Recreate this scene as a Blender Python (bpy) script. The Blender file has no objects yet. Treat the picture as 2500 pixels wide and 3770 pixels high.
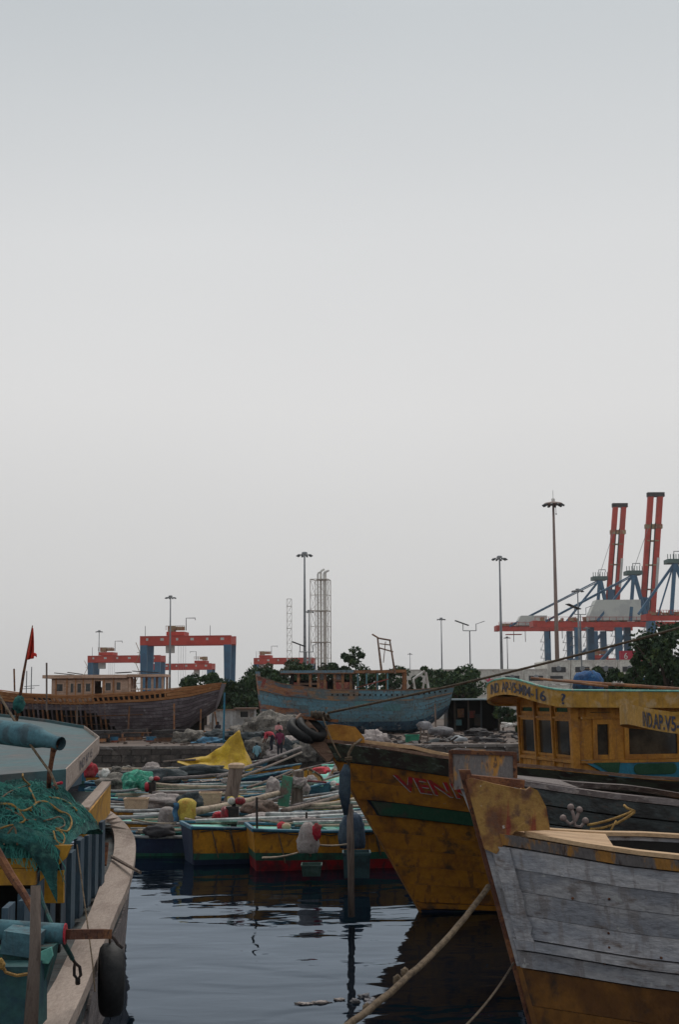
import bpy, bmesh, math, random
from mathutils import Vector as V, Matrix, noise

# ------------------------------------------------------------------ camera, sky, sun, exposure
sc = bpy.context.scene
COL = sc.collection
FPX, CX, CY, HOR = 5220.0, 1250.0, 1885.0, 2560.0
PITCH = math.atan((HOR - CY) / FPX)
ROLL = math.radians(-0.35)
CAMZ = 3.6
cam_d = bpy.data.cameras.new('camera'); cam = bpy.data.objects.new('camera', cam_d); COL.objects.link(cam)
cam_d.sensor_fit = 'VERTICAL'; cam_d.sensor_height = 36.0; cam_d.lens = 36.0 * FPX / 3770.0
cam_d.clip_start = 0.1; cam_d.clip_end = 9000
CAM_R = Matrix.Rotation(math.pi / 2 + PITCH, 3, 'X') @ Matrix.Rotation(ROLL, 3, 'Z')
cam.matrix_world = Matrix.Translation((0, 0, CAMZ)) @ CAM_R.to_4x4()
sc.camera = cam

world = bpy.data.worlds.new('World'); sc.world = world; world.use_nodes = True
wn, wl = world.node_tree.nodes, world.node_tree.links
wn.clear()
SUN_EL, SUN_AZ = math.radians(58), math.radians(12)
w_out = wn.new('ShaderNodeOutputWorld'); w_bg = wn.new('ShaderNodeBackground')
sky = wn.new('ShaderNodeTexSky'); sky.sky_type = 'NISHITA'; sky.sun_disc = False
sky.sun_elevation = SUN_EL; sky.sun_rotation = SUN_AZ; sky.air_density = 1.0; sky.dust_density = 6.0; sky.ozone_density = 1.0
sk_hsv = wn.new('ShaderNodeHueSaturation'); sk_hsv.inputs['Saturation'].default_value = 0.25
w_tc = wn.new('ShaderNodeTexCoord'); w_sep = wn.new('ShaderNodeSeparateXYZ')
w_ramp = wn.new('ShaderNodeValToRGB'); cr = w_ramp.color_ramp
cr.elements[0].position = 0.0; cr.elements[0].color = (5.45, 5.45, 5.45, 1)
cr.elements[1].position = 1.0; cr.elements[1].color = (4.2, 4.6, 4.9, 1)
for pos, c in ((0.08, (5.85, 5.85, 5.84, 1)), (0.20, (6.3, 6.28, 6.25, 1)), (0.31, (5.9, 6.0, 6.05, 1)), (0.45, (4.35, 4.7, 4.92, 1)), (0.6, (4.1, 4.5, 4.8, 1))):
    e = cr.elements.new(pos); e.color = c
w_noise = wn.new('ShaderNodeTexNoise'); w_noise.inputs['Scale'].default_value = 1.7; w_noise.inputs['Detail'].default_value = 3
w_map = wn.new('ShaderNodeMapping'); w_map.inputs['Scale'].default_value = (1, 1, 2.5)
w_mr = wn.new('ShaderNodeMapRange'); w_mr.inputs['To Min'].default_value = 0.93; w_mr.inputs['To Max'].default_value = 1.07
w_mul = wn.new('ShaderNodeMix'); w_mul.data_type = 'RGBA'; w_mul.blend_type = 'MULTIPLY'; w_mul.inputs[0].default_value = 1.0
w_mix = wn.new('ShaderNodeMix'); w_mix.data_type = 'RGBA'; w_mix.inputs[0].default_value = 0.86
wl.new(w_tc.outputs['Generated'], w_sep.inputs[0]); wl.new(w_sep.outputs['Z'], w_ramp.inputs[0])
wl.new(w_tc.outputs['Generated'], w_map.inputs[0]); wl.new(w_map.outputs[0], w_noise.inputs['Vector'])
wl.new(w_noise.outputs[0], w_mr.inputs['Value'])
wl.new(w_ramp.outputs[0], w_mul.inputs[6]); wl.new(w_mr.outputs[0], w_mul.inputs[7])
wl.new(sky.outputs[0], sk_hsv.inputs['Color'])
wl.new(sk_hsv.outputs[0], w_mix.inputs[6]); wl.new(w_mul.outputs[2], w_mix.inputs[7])
wl.new(w_mix.outputs[2], w_bg.inputs['Color']); w_bg.inputs['Strength'].default_value = 0.114
wl.new(w_bg.outputs[0], w_out.inputs[0])

sun_d = bpy.data.lights.new('sun', 'SUN'); sun = bpy.data.objects.new('sun', sun_d); COL.objects.link(sun)
sun_d.energy = 1.3; sun_d.angle = math.radians(25); sun_d.color = (1.0, 0.94, 0.86)
sd = V((math.sin(SUN_AZ) * math.cos(SUN_EL), math.cos(SUN_AZ) * math.cos(SUN_EL), math.sin(SUN_EL)))
sun.rotation_euler = sd.to_track_quat('Z', 'Y').to_euler()
sun.location = (0, 0, 60)
vs = sc.view_settings
vs.view_transform = 'Standard'; vs.look = 'None'; vs.exposure = 0.0; vs.gamma = 1.0; vs.use_curve_mapping = False
sc.cycles.max_bounces = 6; sc.cycles.volume_bounces = 2; sc.cycles.use_denoising = True

# ------------------------------------------------------------------ helpers
R = math.radians
rng = random.Random(7)
def P(px, py, d):
    """the world point seen at photo pixel (px, py) at distance Y = d"""
    v = CAM_R @ V(((px - CX) / FPX, (CY - py) / FPX, -1.0))
    return V((0, 0, CAMZ)) + v * (d / v.y)
def Pz(px, py, z):
    v = CAM_R @ V(((px - CX) / FPX, (CY - py) / FPX, -1.0))
    return V((0, 0, CAMZ)) + v * ((z - CAMZ) / v.z)
def lerp(a, b, t): return a + (b - a) * t
def interp(x, pts):
    if x <= pts[0][0]: return pts[0][1]
    for (x0, y0), (x1, y1) in zip(pts, pts[1:]):
        if x <= x1:
            k = (x - x0) / (x1 - x0); k = k * k * (3 - 2 * k) * 0.5 + k * 0.5
            return y0 + (y1 - y0) * k
    return pts[-1][1]

class MB:
    def __init__(self): self.v = []; self.f = []; self.mi = []; self.cur = 0
    def add(self, vs, fs):
        o = len(self.v); self.v += [V(p) for p in vs]
        for f in fs: self.f.append(tuple(i + o for i in f)); self.mi.append(self.cur)
        return self
    def box(self, c, s, rot=None):
        c = V(c); h = V(s) / 2
        ps = [V((x, y, z)) for x in (-h.x, h.x) for y in (-h.y, h.y) for z in (-h.z, h.z)]
        if rot is not None: ps = [rot @ p for p in ps]
        return self.add([c + p for p in ps], [(0, 1, 3, 2), (4, 6, 7, 5), (0, 4, 5, 1), (2, 3, 7, 6), (0, 2, 6, 4), (1, 5, 7, 3)])
    def beam(self, a, b, w, h=None, up=(0, 0, 1)):
        a, b = V(a), V(b); h = w if h is None else h
        d = (b - a).normalized(); u = V(up)
        if abs(d.dot(u)) > 0.98: u = V((0, 1, 0))
        s = d.cross(u).normalized(); u = s.cross(d)
        ps = [p + s * (x * w / 2) + u * (y * h / 2) for p in (a, b) for x, y in ((-1, -1), (1, -1), (1, 1), (-1, 1))]
        return self.add(ps, [(0, 1, 2, 3), (7, 6, 5, 4), (0, 4, 5, 1), (1, 5, 6, 2), (2, 6, 7, 3), (3, 7, 4, 0)])
    def tube(self, pts, r, n=7, cap=True, closed=False):
        pts = [V(p) for p in pts]; m = len(pts)
        rs = r if isinstance(r, (list, tuple)) else [r] * m
        u = None; rings = []
        for i, p in enumerate(pts):
            if closed: d = pts[(i + 1) % m] - pts[i - 1]
            else: d = pts[min(i + 1, m - 1)] - pts[max(i - 1, 0)]
            d = d.normalized() if d.length > 1e-9 else V((0, 0, 1))
            if u is None:
                u = V((0, 0, 1)) if abs(d.z) < 0.9 else V((1, 0, 0))
            u = (u - d * u.dot(d)); u = u.normalized() if u.length > 1e-6 else d.orthogonal().normalized()
            w = d.cross(u)
            rings.append([p + (u * math.cos(2 * math.pi * k / n) + w * math.sin(2 * math.pi * k / n)) * rs[i] for k in range(n)])
        return self.loft(rings, cap=cap and not closed, closed=closed)
    def loft(self, rings, cap=True, closed=False):
        n = len(rings[0]); vs = [p for r in rings for p in r]; fs = []
        m = len(rings)
        for i in range(m if closed else m - 1):
            j = (i + 1) % m
            for k in range(n):
                fs.append((i * n + k, i * n + (k + 1) % n, j * n + (k + 1) % n, j * n + k))
        if cap: fs.append(tuple(range(n - 1, -1, -1))); fs.append(tuple((m - 1) * n + k for k in range(n)))
        return self.add(vs, fs)
    def cyl(self, c, r, h, n=14, r2=None):
        c = V(c); r2 = r if r2 is None else r2
        return self.loft([[c + V((q * math.cos(2 * math.pi * k / n), q * math.sin(2 * math.pi * k / n), z)) for k in range(n)] for q, z in ((r, 0), (r2, h))])
    def lathe(self, c, prof, n=14, M=None):
        c = V(c); M = M or Matrix.Identity(3)
        return self.loft([[c + M @ V((q * math.cos(2 * math.pi * k / n), q * math.sin(2 * math.pi * k / n), z)) for k in range(n)] for q, z in prof])
    def prism(self, poly, ext):
        """closed polygon (3d points) pushed along the vector ext"""
        poly = [V(p) for p in poly]; ext = V(ext); n = len(poly)
        return self.add(poly + [p + ext for p in poly], [tuple(range(n - 1, -1, -1)), tuple(range(n, 2 * n))] + [(k, (k + 1) % n, n + (k + 1) % n, n + k) for k in range(n)])
    def grid(self, fn, nu, nv):
        vs = [V(fn(i / nu, j / nv)) for i in range(nu + 1) for j in range(nv + 1)]
        return self.add(vs, [(i * (nv + 1) + j, (i + 1) * (nv + 1) + j, (i + 1) * (nv + 1) + j + 1, i * (nv + 1) + j + 1) for i in range(nu) for j in range(nv)])
    def blob(self, c, rad, seed=0, sub=3, amp=0.22, fr=1.6, flat=None, fine=0.0):
        bm = bmesh.new(); bmesh.ops.create_icosphere(bm, subdivisions=sub, radius=1.0)
        o = V((seed * 3.7, seed * 1.3, -seed * 2.1)); c = V(c); rad = V(rad)
        vs = []
        for v in bm.verts:
            p = v.co.normalized(); k = 1 + amp * noise.noise(p * fr + o) * 1.6 + fine * noise.noise(p * fr * 5 + o)
            q = V((p.x * rad.x, p.y * rad.y, p.z * rad.z)) * k
            if flat is not None and q.z < -flat * rad.z: q.z = -flat * rad.z + (q.z + flat * rad.z) * 0.1
            vs.append(c + q)
        fs = [tuple(v.index for v in f.verts) for f in bm.faces]; bm.free()
        return self.add(vs, fs)

ROOT = {}
def root_of(o):
    while o.parent: o = o.parent
    return o
def mesh_obj(name, mb, mats, smooth=False):
    me = bpy.data.meshes.new(name); me.from_pydata([tuple(p) for p in mb.v], [], mb.f)
    for m in (mats if isinstance(mats, (list, tuple)) else [mats]): me.materials.append(m)
    if any(mb.mi): me.polygons.foreach_set('material_index', mb.mi)
    if smooth: me.polygons.foreach_set('use_smooth', [True] * len(me.polygons))
    me.update()
    bm = bmesh.new(); bm.from_mesh(me); bmesh.ops.recalc_face_normals(bm, faces=bm.faces); bm.to_mesh(me); bm.free()
    o = bpy.data.objects.new(name, me); COL.objects.link(o)
    return o
def tag(o, label=None, cat=None, group=None, kind=None):
    if label: o['label'] = label
    if cat: o['category'] = cat
    if group: o['group'] = group
    if kind: o['kind'] = kind
    return o
def thing(name, label, cat, loc=(0, 0, 0), rz=0.0, group=None):
    o = bpy.data.objects.new(name, None); COL.objects.link(o); o.empty_display_size = 0.2
    o.location = loc; o.rotation_euler = (0, 0, rz)
    ROOT[o.name] = Matrix.Translation(V(loc)) @ Matrix.Rotation(rz, 4, 'Z')
    return tag(o, label, cat, group)
def part(parent, name, mb, mats, world=False, smooth=False, kind=None, label=None):
    if world:
        inv = ROOT[root_of(parent).name].inverted(); mb.v = [inv @ p for p in mb.v]
    o = mesh_obj(name, mb, mats, smooth); o.parent = parent
    if kind: o['kind'] = kind
    if label: o['label'] = label
    return o
def single(name, mb, mats, label, cat, group=None, smooth=False):
    """a thing that is one mesh, built in world coordinates; its origin goes to its base"""
    zs = min(p.z for p in mb.v); n = len(mb.v)
    base = V((sum(p.x for p in mb.v) / n, sum(p.y for p in mb.v) / n, zs))
    mb.v = [p - base for p in mb.v]
    o = mesh_obj(name, mb, mats, smooth); o.location = base
    return tag(o, label, cat, group)
def struct(name, mb, mats, smooth=False, kind='structure', label=None):
    o = mesh_obj(name, mb, mats, smooth); o['kind'] = kind
    if label: o['label'] = label
    return o
def copy_tree(o, parent=None):
    c = o.copy(); COL.objects.link(c); c.parent = parent
    if o.name in ROOT: ROOT[c.name] = ROOT[o.name].copy()
    for ch in list(o.children): copy_tree(ch, c)
    return c
def text_pts(s, size, bold=0.0):
    cu = bpy.data.curves.new('lettering', 'FONT'); cu.body = s; cu.size = size; cu.extrude = 0.0; cu.offset = bold; cu.resolution_u = 3
    ob = bpy.data.objects.new('lettering', cu); COL.objects.link(ob)
    dg = bpy.context.evaluated_depsgraph_get(); me = bpy.data.meshes.new_from_object(ob.evaluated_get(dg))
    vs = [(v.co.x, v.co.y) for v in me.vertices]; fs = [tuple(p.vertices) for p in me.polygons]
    bpy.data.objects.remove(ob); bpy.data.curves.remove(cu); bpy.data.meshes.remove(me)
    w = max(v[0] for v in vs); return vs, fs, w
def lettering(parent, s, size, fn, m, width=None, world=False, name='letter', bold=0.0):
    """flat letters laid on a surface: fn(u, v) with u 0..1 along the line, v in metres above its foot"""
    vs, fs, w = text_pts(s, size, bold); par = list(range(len(vs)))
    def find(i):
        while par[i] != i: par[i] = par[par[i]]; i = par[i]
        return i
    for f in fs:
        for i in f[1:]: par[find(i)] = find(f[0])
    comps = {}
    for f in fs: comps.setdefault(find(f[0]), []).append(f)
    for c in comps.values():
        ids = sorted({i for f in c for i in f}); ix = {i: k for k, i in enumerate(ids)}
        mb = MB(); mb.add([fn(vs[i][0] / w, vs[i][1]) for i in ids], [tuple(ix[i] for i in f) for f in c])
        part(parent, name, mb, m, world=world)

# ------------------------------------------------------------------ materials (all procedural)
MATS = {}
def mat(name, c1, c2=None, c3=None, s=2.0, f2=0.52, f3=0.60, soft=0.06, rough=0.75, bump=0.25, bs=14.0, stretch=(1, 1, 1), rnd=0.18, metal=0.0, grain=0.25, s3=None, spec=0.3, streak=None, chips=None):
    m = bpy.data.materials.new(name); m.use_nodes = True; nt = m.node_tree; N, Lk = nt.nodes, nt.links
    bs_ = N['Principled BSDF']
    tc = N.new('ShaderNodeTexCoord'); oi = N.new('ShaderNodeObjectInfo')
    ml = N.new('ShaderNodeMath'); ml.operation = 'MULTIPLY'; ml.inputs[1].default_value = 37.0
    ad = N.new('ShaderNodeVectorMath'); ad.operation = 'ADD'
    Lk.new(oi.outputs['Random'], ml.inputs[0]); Lk.new(tc.outputs['Object'], ad.inputs[0]); Lk.new(ml.outputs[0], ad.inputs[1])
    mp = N.new('ShaderNodeMapping'); mp.inputs['Scale'].default_value = stretch; Lk.new(ad.outputs[0], mp.inputs[0])
    def nz(scale, off, det=6.0, rg=0.62):
        mm = N.new('ShaderNodeMapping'); mm.inputs['Location'].default_value = (off, off * 0.7, -off); Lk.new(mp.outputs[0], mm.inputs[0])
        t = N.new('ShaderNodeTexNoise'); t.inputs['Scale'].default_value = scale; t.inputs['Detail'].default_value = det; t.inputs['Roughness'].default_value = rg
        Lk.new(mm.outputs[0], t.inputs['Vector']); return t.outputs[0]
    def rgb(c): return (c[0], c[1], c[2], 1.0)
    def mask(src, f):
        mr = N.new('ShaderNodeMapRange'); mr.interpolation_type = 'SMOOTHSTEP'
        mr.inputs['From Min'].default_value = f - soft; mr.inputs['From Max'].default_value = f + soft; Lk.new(src, mr.inputs['Value']); return mr.outputs[0]
    cur = N.new('ShaderNodeRGB'); cur.outputs[0].default_value = rgb(c1); out = cur.outputs[0]
    for c, sc_, f, off in ((c2, s, f2, 3.1), (c3, s3 or s * 2.3, f3, 11.7)):
        if c is None: continue
        mx = N.new('ShaderNodeMix'); mx.data_type = 'RGBA'
        Lk.new(mask(nz(sc_, off), f), mx.inputs[0]); Lk.new(out, mx.inputs[6]); mx.inputs[7].default_value = rgb(c); out = mx.outputs[2]
    for lay, st_, sc_, sf in ((streak, (5.0, 5.0, 0.55), 1.6, 0.05), (chips, (1, 1, 1), 7.0, 0.02)):
        if lay is None: continue
        m5 = N.new('ShaderNodeMapping'); m5.inputs['Scale'].default_value = st_; Lk.new(ad.outputs[0], m5.inputs[0])
        t5 = N.new('ShaderNodeTexNoise'); t5.inputs['Scale'].default_value = sc_; t5.inputs['Detail'].default_value = 5.0; t5.inputs['Roughness'].default_value = 0.6; Lk.new(m5.outputs[0], t5.inputs['Vector'])
        r5 = N.new('ShaderNodeMapRange'); r5.interpolation_type = 'SMOOTHSTEP'; r5.inputs['From Min'].default_value = lay[1] - sf; r5.inputs['From Max'].default_value = lay[1] + sf; r5.inputs['To Max'].default_value = lay[2]; Lk.new(t5.outputs[0], r5.inputs['Value'])
        mx = N.new('ShaderNodeMix'); mx.data_type = 'RGBA'; Lk.new(r5.outputs[0], mx.inputs[0]); Lk.new(out, mx.inputs[6]); mx.inputs[7].default_value = rgb(lay[0]); out = mx.outputs[2]
    # fine grain and a per-object shift in value
    g = nz(s * 9.0, 5.0, 4.0, 0.7)
    mr = N.new('ShaderNodeMapRange'); mr.inputs['From Min'].default_value = 0.25; mr.inputs['From Max'].default_value = 0.75
    mr.inputs['To Min'].default_value = 1 - grain; mr.inputs['To Max'].default_value = 1 + grain; Lk.new(g, mr.inputs['Value'])
    mr2 = N.new('ShaderNodeMapRange'); mr2.inputs['To Min'].default_value = 1 - rnd; mr2.inputs['To Max'].default_value = 1 + rnd; Lk.new(oi.outputs['Random'], mr2.inputs['Value'])
    mm = N.new('ShaderNodeMath'); mm.operation = 'MULTIPLY'; Lk.new(mr.outputs[0], mm.inputs[0]); Lk.new(mr2.outputs[0], mm.inputs[1])
    hs = N.new('ShaderNodeHueSaturation'); Lk.new(out, hs.inputs['Color']); Lk.new(mm.outputs[0], hs.inputs['Value'])
    Lk.new(hs.outputs[0], bs_.inputs['Base Color'])
    bs_.inputs['Roughness'].default_value = rough; bs_.inputs['Metallic'].default_value = metal; bs_.inputs['Specular IOR Level'].default_value = spec
    if bump > 0:
        b = N.new('ShaderNodeBump'); b.inputs['Strength'].default_value = bump; b.inputs['Distance'].default_value = 0.05
        Lk.new(nz(bs, 8.0, 5.0, 0.65), b.inputs['Height']); Lk.new(b.outputs[0], bs_.inputs['Normal'])
    MATS[name] = m
    return m
def flatm(name, c, rough=0.6, rnd=0.0, metal=0.0): return mat(name, c, rough=rough, bump=0.0, grain=0.12, rnd=rnd, metal=metal)

WLONG = (0.35, 3.0, 3.0)     # grain stretched along local x
M_yel = mat('yellow_hull_paint', (0.36, 0.145, 0.012), (0.20, 0.075, 0.012), (0.055, 0.032, 0.02), s=1.3, f2=0.54, f3=0.62, soft=0.10, streak=((0.09, 0.04, 0.02), 0.60, 0.7), chips=((0.22, 0.20, 0.19), 0.72, 0.8), stretch=(1, 1, 1.2), rnd=0.10)
M_yel2 = mat('yellow_wheelhouse_paint', (0.44, 0.20, 0.030), (0.32, 0.13, 0.02), (0.20, 0.11, 0.05), s=2.2, f2=0.54, f3=0.64, soft=0.10, rnd=0.08, rough=0.6, streak=((0.20, 0.09, 0.03), 0.60, 0.6), chips=((0.50, 0.42, 0.32), 0.73, 0.8))
M_yelroof = mat('yellow_roof_fascia_paint', (0.43, 0.235, 0.045), (0.33, 0.18, 0.03), (0.44, 0.30, 0.15), s=1.8, f2=0.52, f3=0.58, soft=0.09, rnd=0.04, streak=((0.24, 0.15, 0.06), 0.58, 0.6), chips=((0.20, 0.28, 0.22), 0.70, 0.7))
M_green = mat('dark_green_paint', (0.018, 0.075, 0.042), (0.05, 0.06, 0.045), (0.09, 0.06, 0.03), s=2.5, f2=0.55, f3=0.66)
M_navy = mat('navy_bottom_paint', (0.012, 0.018, 0.04), (0.02, 0.035, 0.04), s=2.0)
M_blackgreen = mat('grimy_green_plank', (0.045, 0.05, 0.035), (0.03, 0.022, 0.018), (0.08, 0.10, 0.08), s=2.2, f2=0.5, f3=0.62, stretch=WLONG)
M_red = mat('red_letter_paint', (0.32, 0.012, 0.018), (0.16, 0.03, 0.02), (0.24, 0.10, 0.02), s=4, f2=0.55, f3=0.58, rnd=0)
M_white = mat('old_white_paint', (0.55, 0.53, 0.50), (0.40, 0.36, 0.33), s=3, rnd=0.05)
M_greyplank = mat('weathered_grey_plank', (0.42, 0.405, 0.415), (0.29, 0.295, 0.325), (0.15, 0.11, 0.09), s=1.6, f2=0.52, f3=0.64, soft=0.10, streak=((0.24, 0.215, 0.21), 0.58, 0.7), chips=((0.50, 0.49, 0.48), 0.66, 0.8), stretch=(0.5, 1.5, 2.2), rnd=0.14, bump=0.5, bs=9)
M_greywood = mat('bare_grey_wood', (0.20, 0.17, 0.165), (0.12, 0.095, 0.09), (0.28, 0.24, 0.22), s=2.5, stretch=WLONG, rnd=0.2, bump=0.5)
M_greendark = mat('grey_green_plank', (0.10, 0.115, 0.115), (0.06, 0.06, 0.06), (0.12, 0.10, 0.09), s=2.0, stretch=(0.5, 2, 2), rnd=0.2, bump=0.5)
M_sand = mat('sunbleached_deck_wood', (0.50, 0.33, 0.19), (0.40, 0.25, 0.14), (0.26, 0.15, 0.09), s=2.0, f2=0.55, f3=0.68, stretch=(0.6, 2, 2), rnd=0.06)
M_cap = mat('brown_cap_rail', (0.22, 0.13, 0.09), (0.12, 0.07, 0.05), (0.34, 0.24, 0.17), s=2.0, stretch=WLONG, rnd=0.12, bump=0.5)
M_rust = mat('rusty_iron', (0.11, 0.045, 0.028), (0.20, 0.085, 0.04), (0.035, 0.022, 0.02), s=5, rough=0.9, bump=0.5)
M_ironblk = mat('black_iron', (0.02, 0.018, 0.018), (0.05, 0.035, 0.03), s=6, rough=0.7)
M_rubber = mat('black_rubber', (0.012, 0.012, 0.013), (0.02, 0.02, 0.02), s=4, rough=0.65, bump=0.2)
M_rope = mat('old_rope', (0.19, 0.135, 0.085), (0.11, 0.075, 0.045), s=14, stretch=(1, 1, 1), bump=0.8, bs=60)
M_ropedk = mat('dark_rope', (0.07, 0.05, 0.035), (0.11, 0.08, 0.05), s=12, bump=0.8, bs=50)
M_ropeyl = mat('tan_rope', (0.42, 0.25, 0.07), (0.28, 0.16, 0.05), s=12, bump=0.8, bs=60)
M_glass = mat('dusty_window_glass', (0.018, 0.02, 0.02), (0.055, 0.05, 0.04), s=2.5, f2=0.55, soft=0.15, rough=0.12, bump=0.0, rnd=0.2, spec=0.5)
M_dark = flatm('dark_interior', (0.012, 0.010, 0.009), 0.9)  # near-black colour stands for shade inside cabins, hulls and hollows
M_bowpaint = mat('flaking_yellow_bow_paint', (0.34, 0.19, 0.055), (0.17, 0.065, 0.03), (0.14, 0.07, 0.045), s=2.6, f2=0.50, f3=0.60, soft=0.08, s3=5, streak=((0.22, 0.035, 0.025), 0.60, 0.85), chips=((0.55, 0.50, 0.45), 0.66, 0.9), bump=0.5, bs=8, rnd=0.04)
M_orangegrey = mat('worn_grey_orange_paint', (0.17, 0.15, 0.145), (0.42, 0.20, 0.05), (0.09, 0.06, 0.05), s=3.2, f2=0.55, f3=0.63, soft=0.05, stretch=(1.4, 1.4, 0.5), bump=0.5)
M_beige = mat('beige_rail_wood', (0.36, 0.285, 0.24), (0.27, 0.205, 0.17), (0.19, 0.14, 0.115), s=2.0, f2=0.55, f3=0.70, soft=0.10, stretch=(2, 0.5, 2), rnd=0.05, bump=0.3)
M_boardblue = mat('dark_blue_board', (0.05, 0.085, 0.115), (0.035, 0.055, 0.08), (0.11, 0.085, 0.07), s=2.2, f2=0.54, f3=0.66, stretch=(2, 2, 0.4), rnd=0.25)
M_turq = mat('turquoise_fibreglass', (0.06, 0.12, 0.13), (0.085, 0.10, 0.105), (0.13, 0.11, 0.105), s=0.9, f2=0.52, f3=0.62, chips=((0.22, 0.22, 0.21), 0.72, 0.8), soft=0.14, bump=0.15, rnd=0.04)
M_turqpipe = mat('turquoise_pipe_paint', (0.065, 0.155, 0.185), (0.045, 0.10, 0.125), (0.13, 0.06, 0.05), s=3.5, streak=((0.05, 0.07, 0.08), 0.56, 0.7), chips=((0.20, 0.20, 0.20), 0.68, 0.7), f2=0.55, f3=0.74, soft=0.08, rnd=0.05)
M_yelplank = mat('yellow_side_plank', (0.40, 0.20, 0.02), (0.30, 0.15, 0.03), (0.07, 0.05, 0.03), s=2.2, f2=0.54, f3=0.70, soft=0.05, rnd=0.12)
M_net = mat('teal_fishing_net', (0.035, 0.16, 0.145), (0.015, 0.06, 0.06), (0.07, 0.20, 0.16), s=4.0, f2=0.5, f3=0.58, soft=0.10, bump=1.0, bs=35, rough=0.95)
M_netdk = mat('dark_net_tarp', (0.045, 0.055, 0.06), (0.028, 0.04, 0.045), (0.07, 0.07, 0.075), s=2.5, bump=0.8, bs=18)
M_tealbox = mat('teal_box_paint', (0.02, 0.08, 0.075), (0.012, 0.035, 0.045), (0.06, 0.05, 0.04), s=3.0, streak=((0.05, 0.04, 0.035), 0.56, 0.8), f2=0.55, f3=0.66, rnd=0.15)
M_skyel = mat('skiff_yellow', (0.42, 0.185, 0.014), (0.30, 0.12, 0.012), (0.09, 0.05, 0.02), s=1.6, f2=0.54, f3=0.66, soft=0.10, rnd=0.15, rough=0.5, streak=((0.14, 0.06, 0.02), 0.58, 0.7), chips=((0.35, 0.30, 0.22), 0.72, 0.7))
M_skgreen = mat('skiff_green_stripe', (0.02, 0.11, 0.07), (0.02, 0.065, 0.045), s=2, streak=((0.04, 0.05, 0.04), 0.55, 0.7), rnd=0.1, rough=0.5)
M_skred = mat('skiff_red_bottom', (0.22, 0.008, 0.012), (0.09, 0.008, 0.012), s=2, streak=((0.05, 0.02, 0.02), 0.55, 0.7), rnd=0.1, rough=0.5)
M_skturq = mat('skiff_turquoise_inside', (0.20, 0.52, 0.42), (0.13, 0.40, 0.34), (0.38, 0.46, 0.40), s=2.2, f2=0.55, f3=0.62, rnd=0.25, rough=0.6)
M_skblue = mat('skiff_blue_gunwale', (0.035, 0.13, 0.19), (0.02, 0.06, 0.10), (0.14, 0.18, 0.18), s=3, f2=0.55, f3=0.64, rnd=0.25, rough=0.5)
M_sknavy = mat('skiff_navy', (0.012, 0.02, 0.05), (0.015, 0.03, 0.06), s=2, rnd=0.1)
M_bamboo = mat('bamboo', (0.34, 0.27, 0.20), (0.22, 0.17, 0.13), (0.12, 0.09, 0.07), s=5, f2=0.52, f3=0.64, rnd=0.35)
M_pvc = mat('grey_plastic_pipe', (0.30, 0.31, 0.31), (0.18, 0.18, 0.18), (0.40, 0.40, 0.38), s=4, rnd=0.35, rough=0.5)
M_foam = mat('tan_foam_box', (0.50, 0.36, 0.24), (0.40, 0.28, 0.19), s=4, rnd=0.12)
M_ycloth = mat('yellow_cloth', (0.55, 0.42, 0.08), (0.42, 0.28, 0.05), (0.50, 0.26, 0.06), s=3, bump=0.5, rnd=0.05)
M_bcloth = mat('blue_cloth', (0.06, 0.17, 0.30), (0.03, 0.08, 0.16), s=3, bump=0.5)
M_dbcloth = mat('dark_blue_cloth', (0.03, 0.05, 0.08), (0.05, 0.075, 0.10), s=3, bump=0.6)
M_sack = mat('grey_sack_cloth', (0.36, 0.31, 0.29), (0.25, 0.21, 0.20), (0.15, 0.13, 0.11), s=3, f3=0.66, bump=0.7, rnd=0.2)
M_sackgr = mat('grey_net_heap', (0.17, 0.15, 0.13), (0.09, 0.08, 0.07), (0.25, 0.22, 0.18), s=2.5, bump=1.0, bs=14, chips=((0.05, 0.045, 0.04), 0.58, 0.7), rnd=0.35)
M_redcloth = mat('red_cloth', (0.45, 0.02, 0.04), (0.30, 0.05, 0.05), s=4, bump=0.5)
M_grbag = mat('green_bag', (0.05, 0.30, 0.20), (0.03, 0.17, 0.12), (0.16, 0.40, 0.30), s=5, bump=0.6, rnd=0.1)
M_tarp = mat('yellow_tarpaulin', (0.50, 0.32, 0.018), (0.40, 0.24, 0.02), s=1.5, bump=0.3, rough=0.6, rnd=0)
M_outred = mat('outboard_red', (0.28, 0.01, 0.02), (0.12, 0.01, 0.015), s=5, rough=0.4, rnd=0.1)
M_postwood = mat('driftwood_post', (0.185, 0.14, 0.115), (0.11, 0.08, 0.065), s=3, stretch=(4, 4, 0.5), bump=0.6, rnd=0.2)
M_newwood = mat('fresh_brown_timber', (0.40, 0.185, 0.075), (0.30, 0.125, 0.05), (0.46, 0.25, 0.12), s=1.5, stretch=(0.4, 2, 2), rnd=0.15)
M_cabwood = mat('pale_cabin_board', (0.52, 0.35, 0.26), (0.42, 0.27, 0.19), (0.60, 0.42, 0.32), s=1.6, stretch=(0.6, 1, 2), rnd=0.1)
M_purple = mat('weathered_purple_plank', (0.17, 0.145, 0.16), (0.11, 0.09, 0.10), (0.27, 0.245, 0.26), s=0.9, f2=0.50, f3=0.62, soft=0.08, stretch=(1.2, 1, 0.9), rnd=0.16)
M_bluehull = mat('flaking_blue_hull', (0.135, 0.275, 0.345), (0.14, 0.21, 0.235), (0.34, 0.19, 0.12), s=0.55, f2=0.52, f3=0.66, streak=((0.12, 0.10, 0.09), 0.58, 0.7), chips=((0.28, 0.30, 0.30), 0.68, 0.7), soft=0.07, s3=1.1, stretch=(1, 1, 1.4), rnd=0.12)
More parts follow.
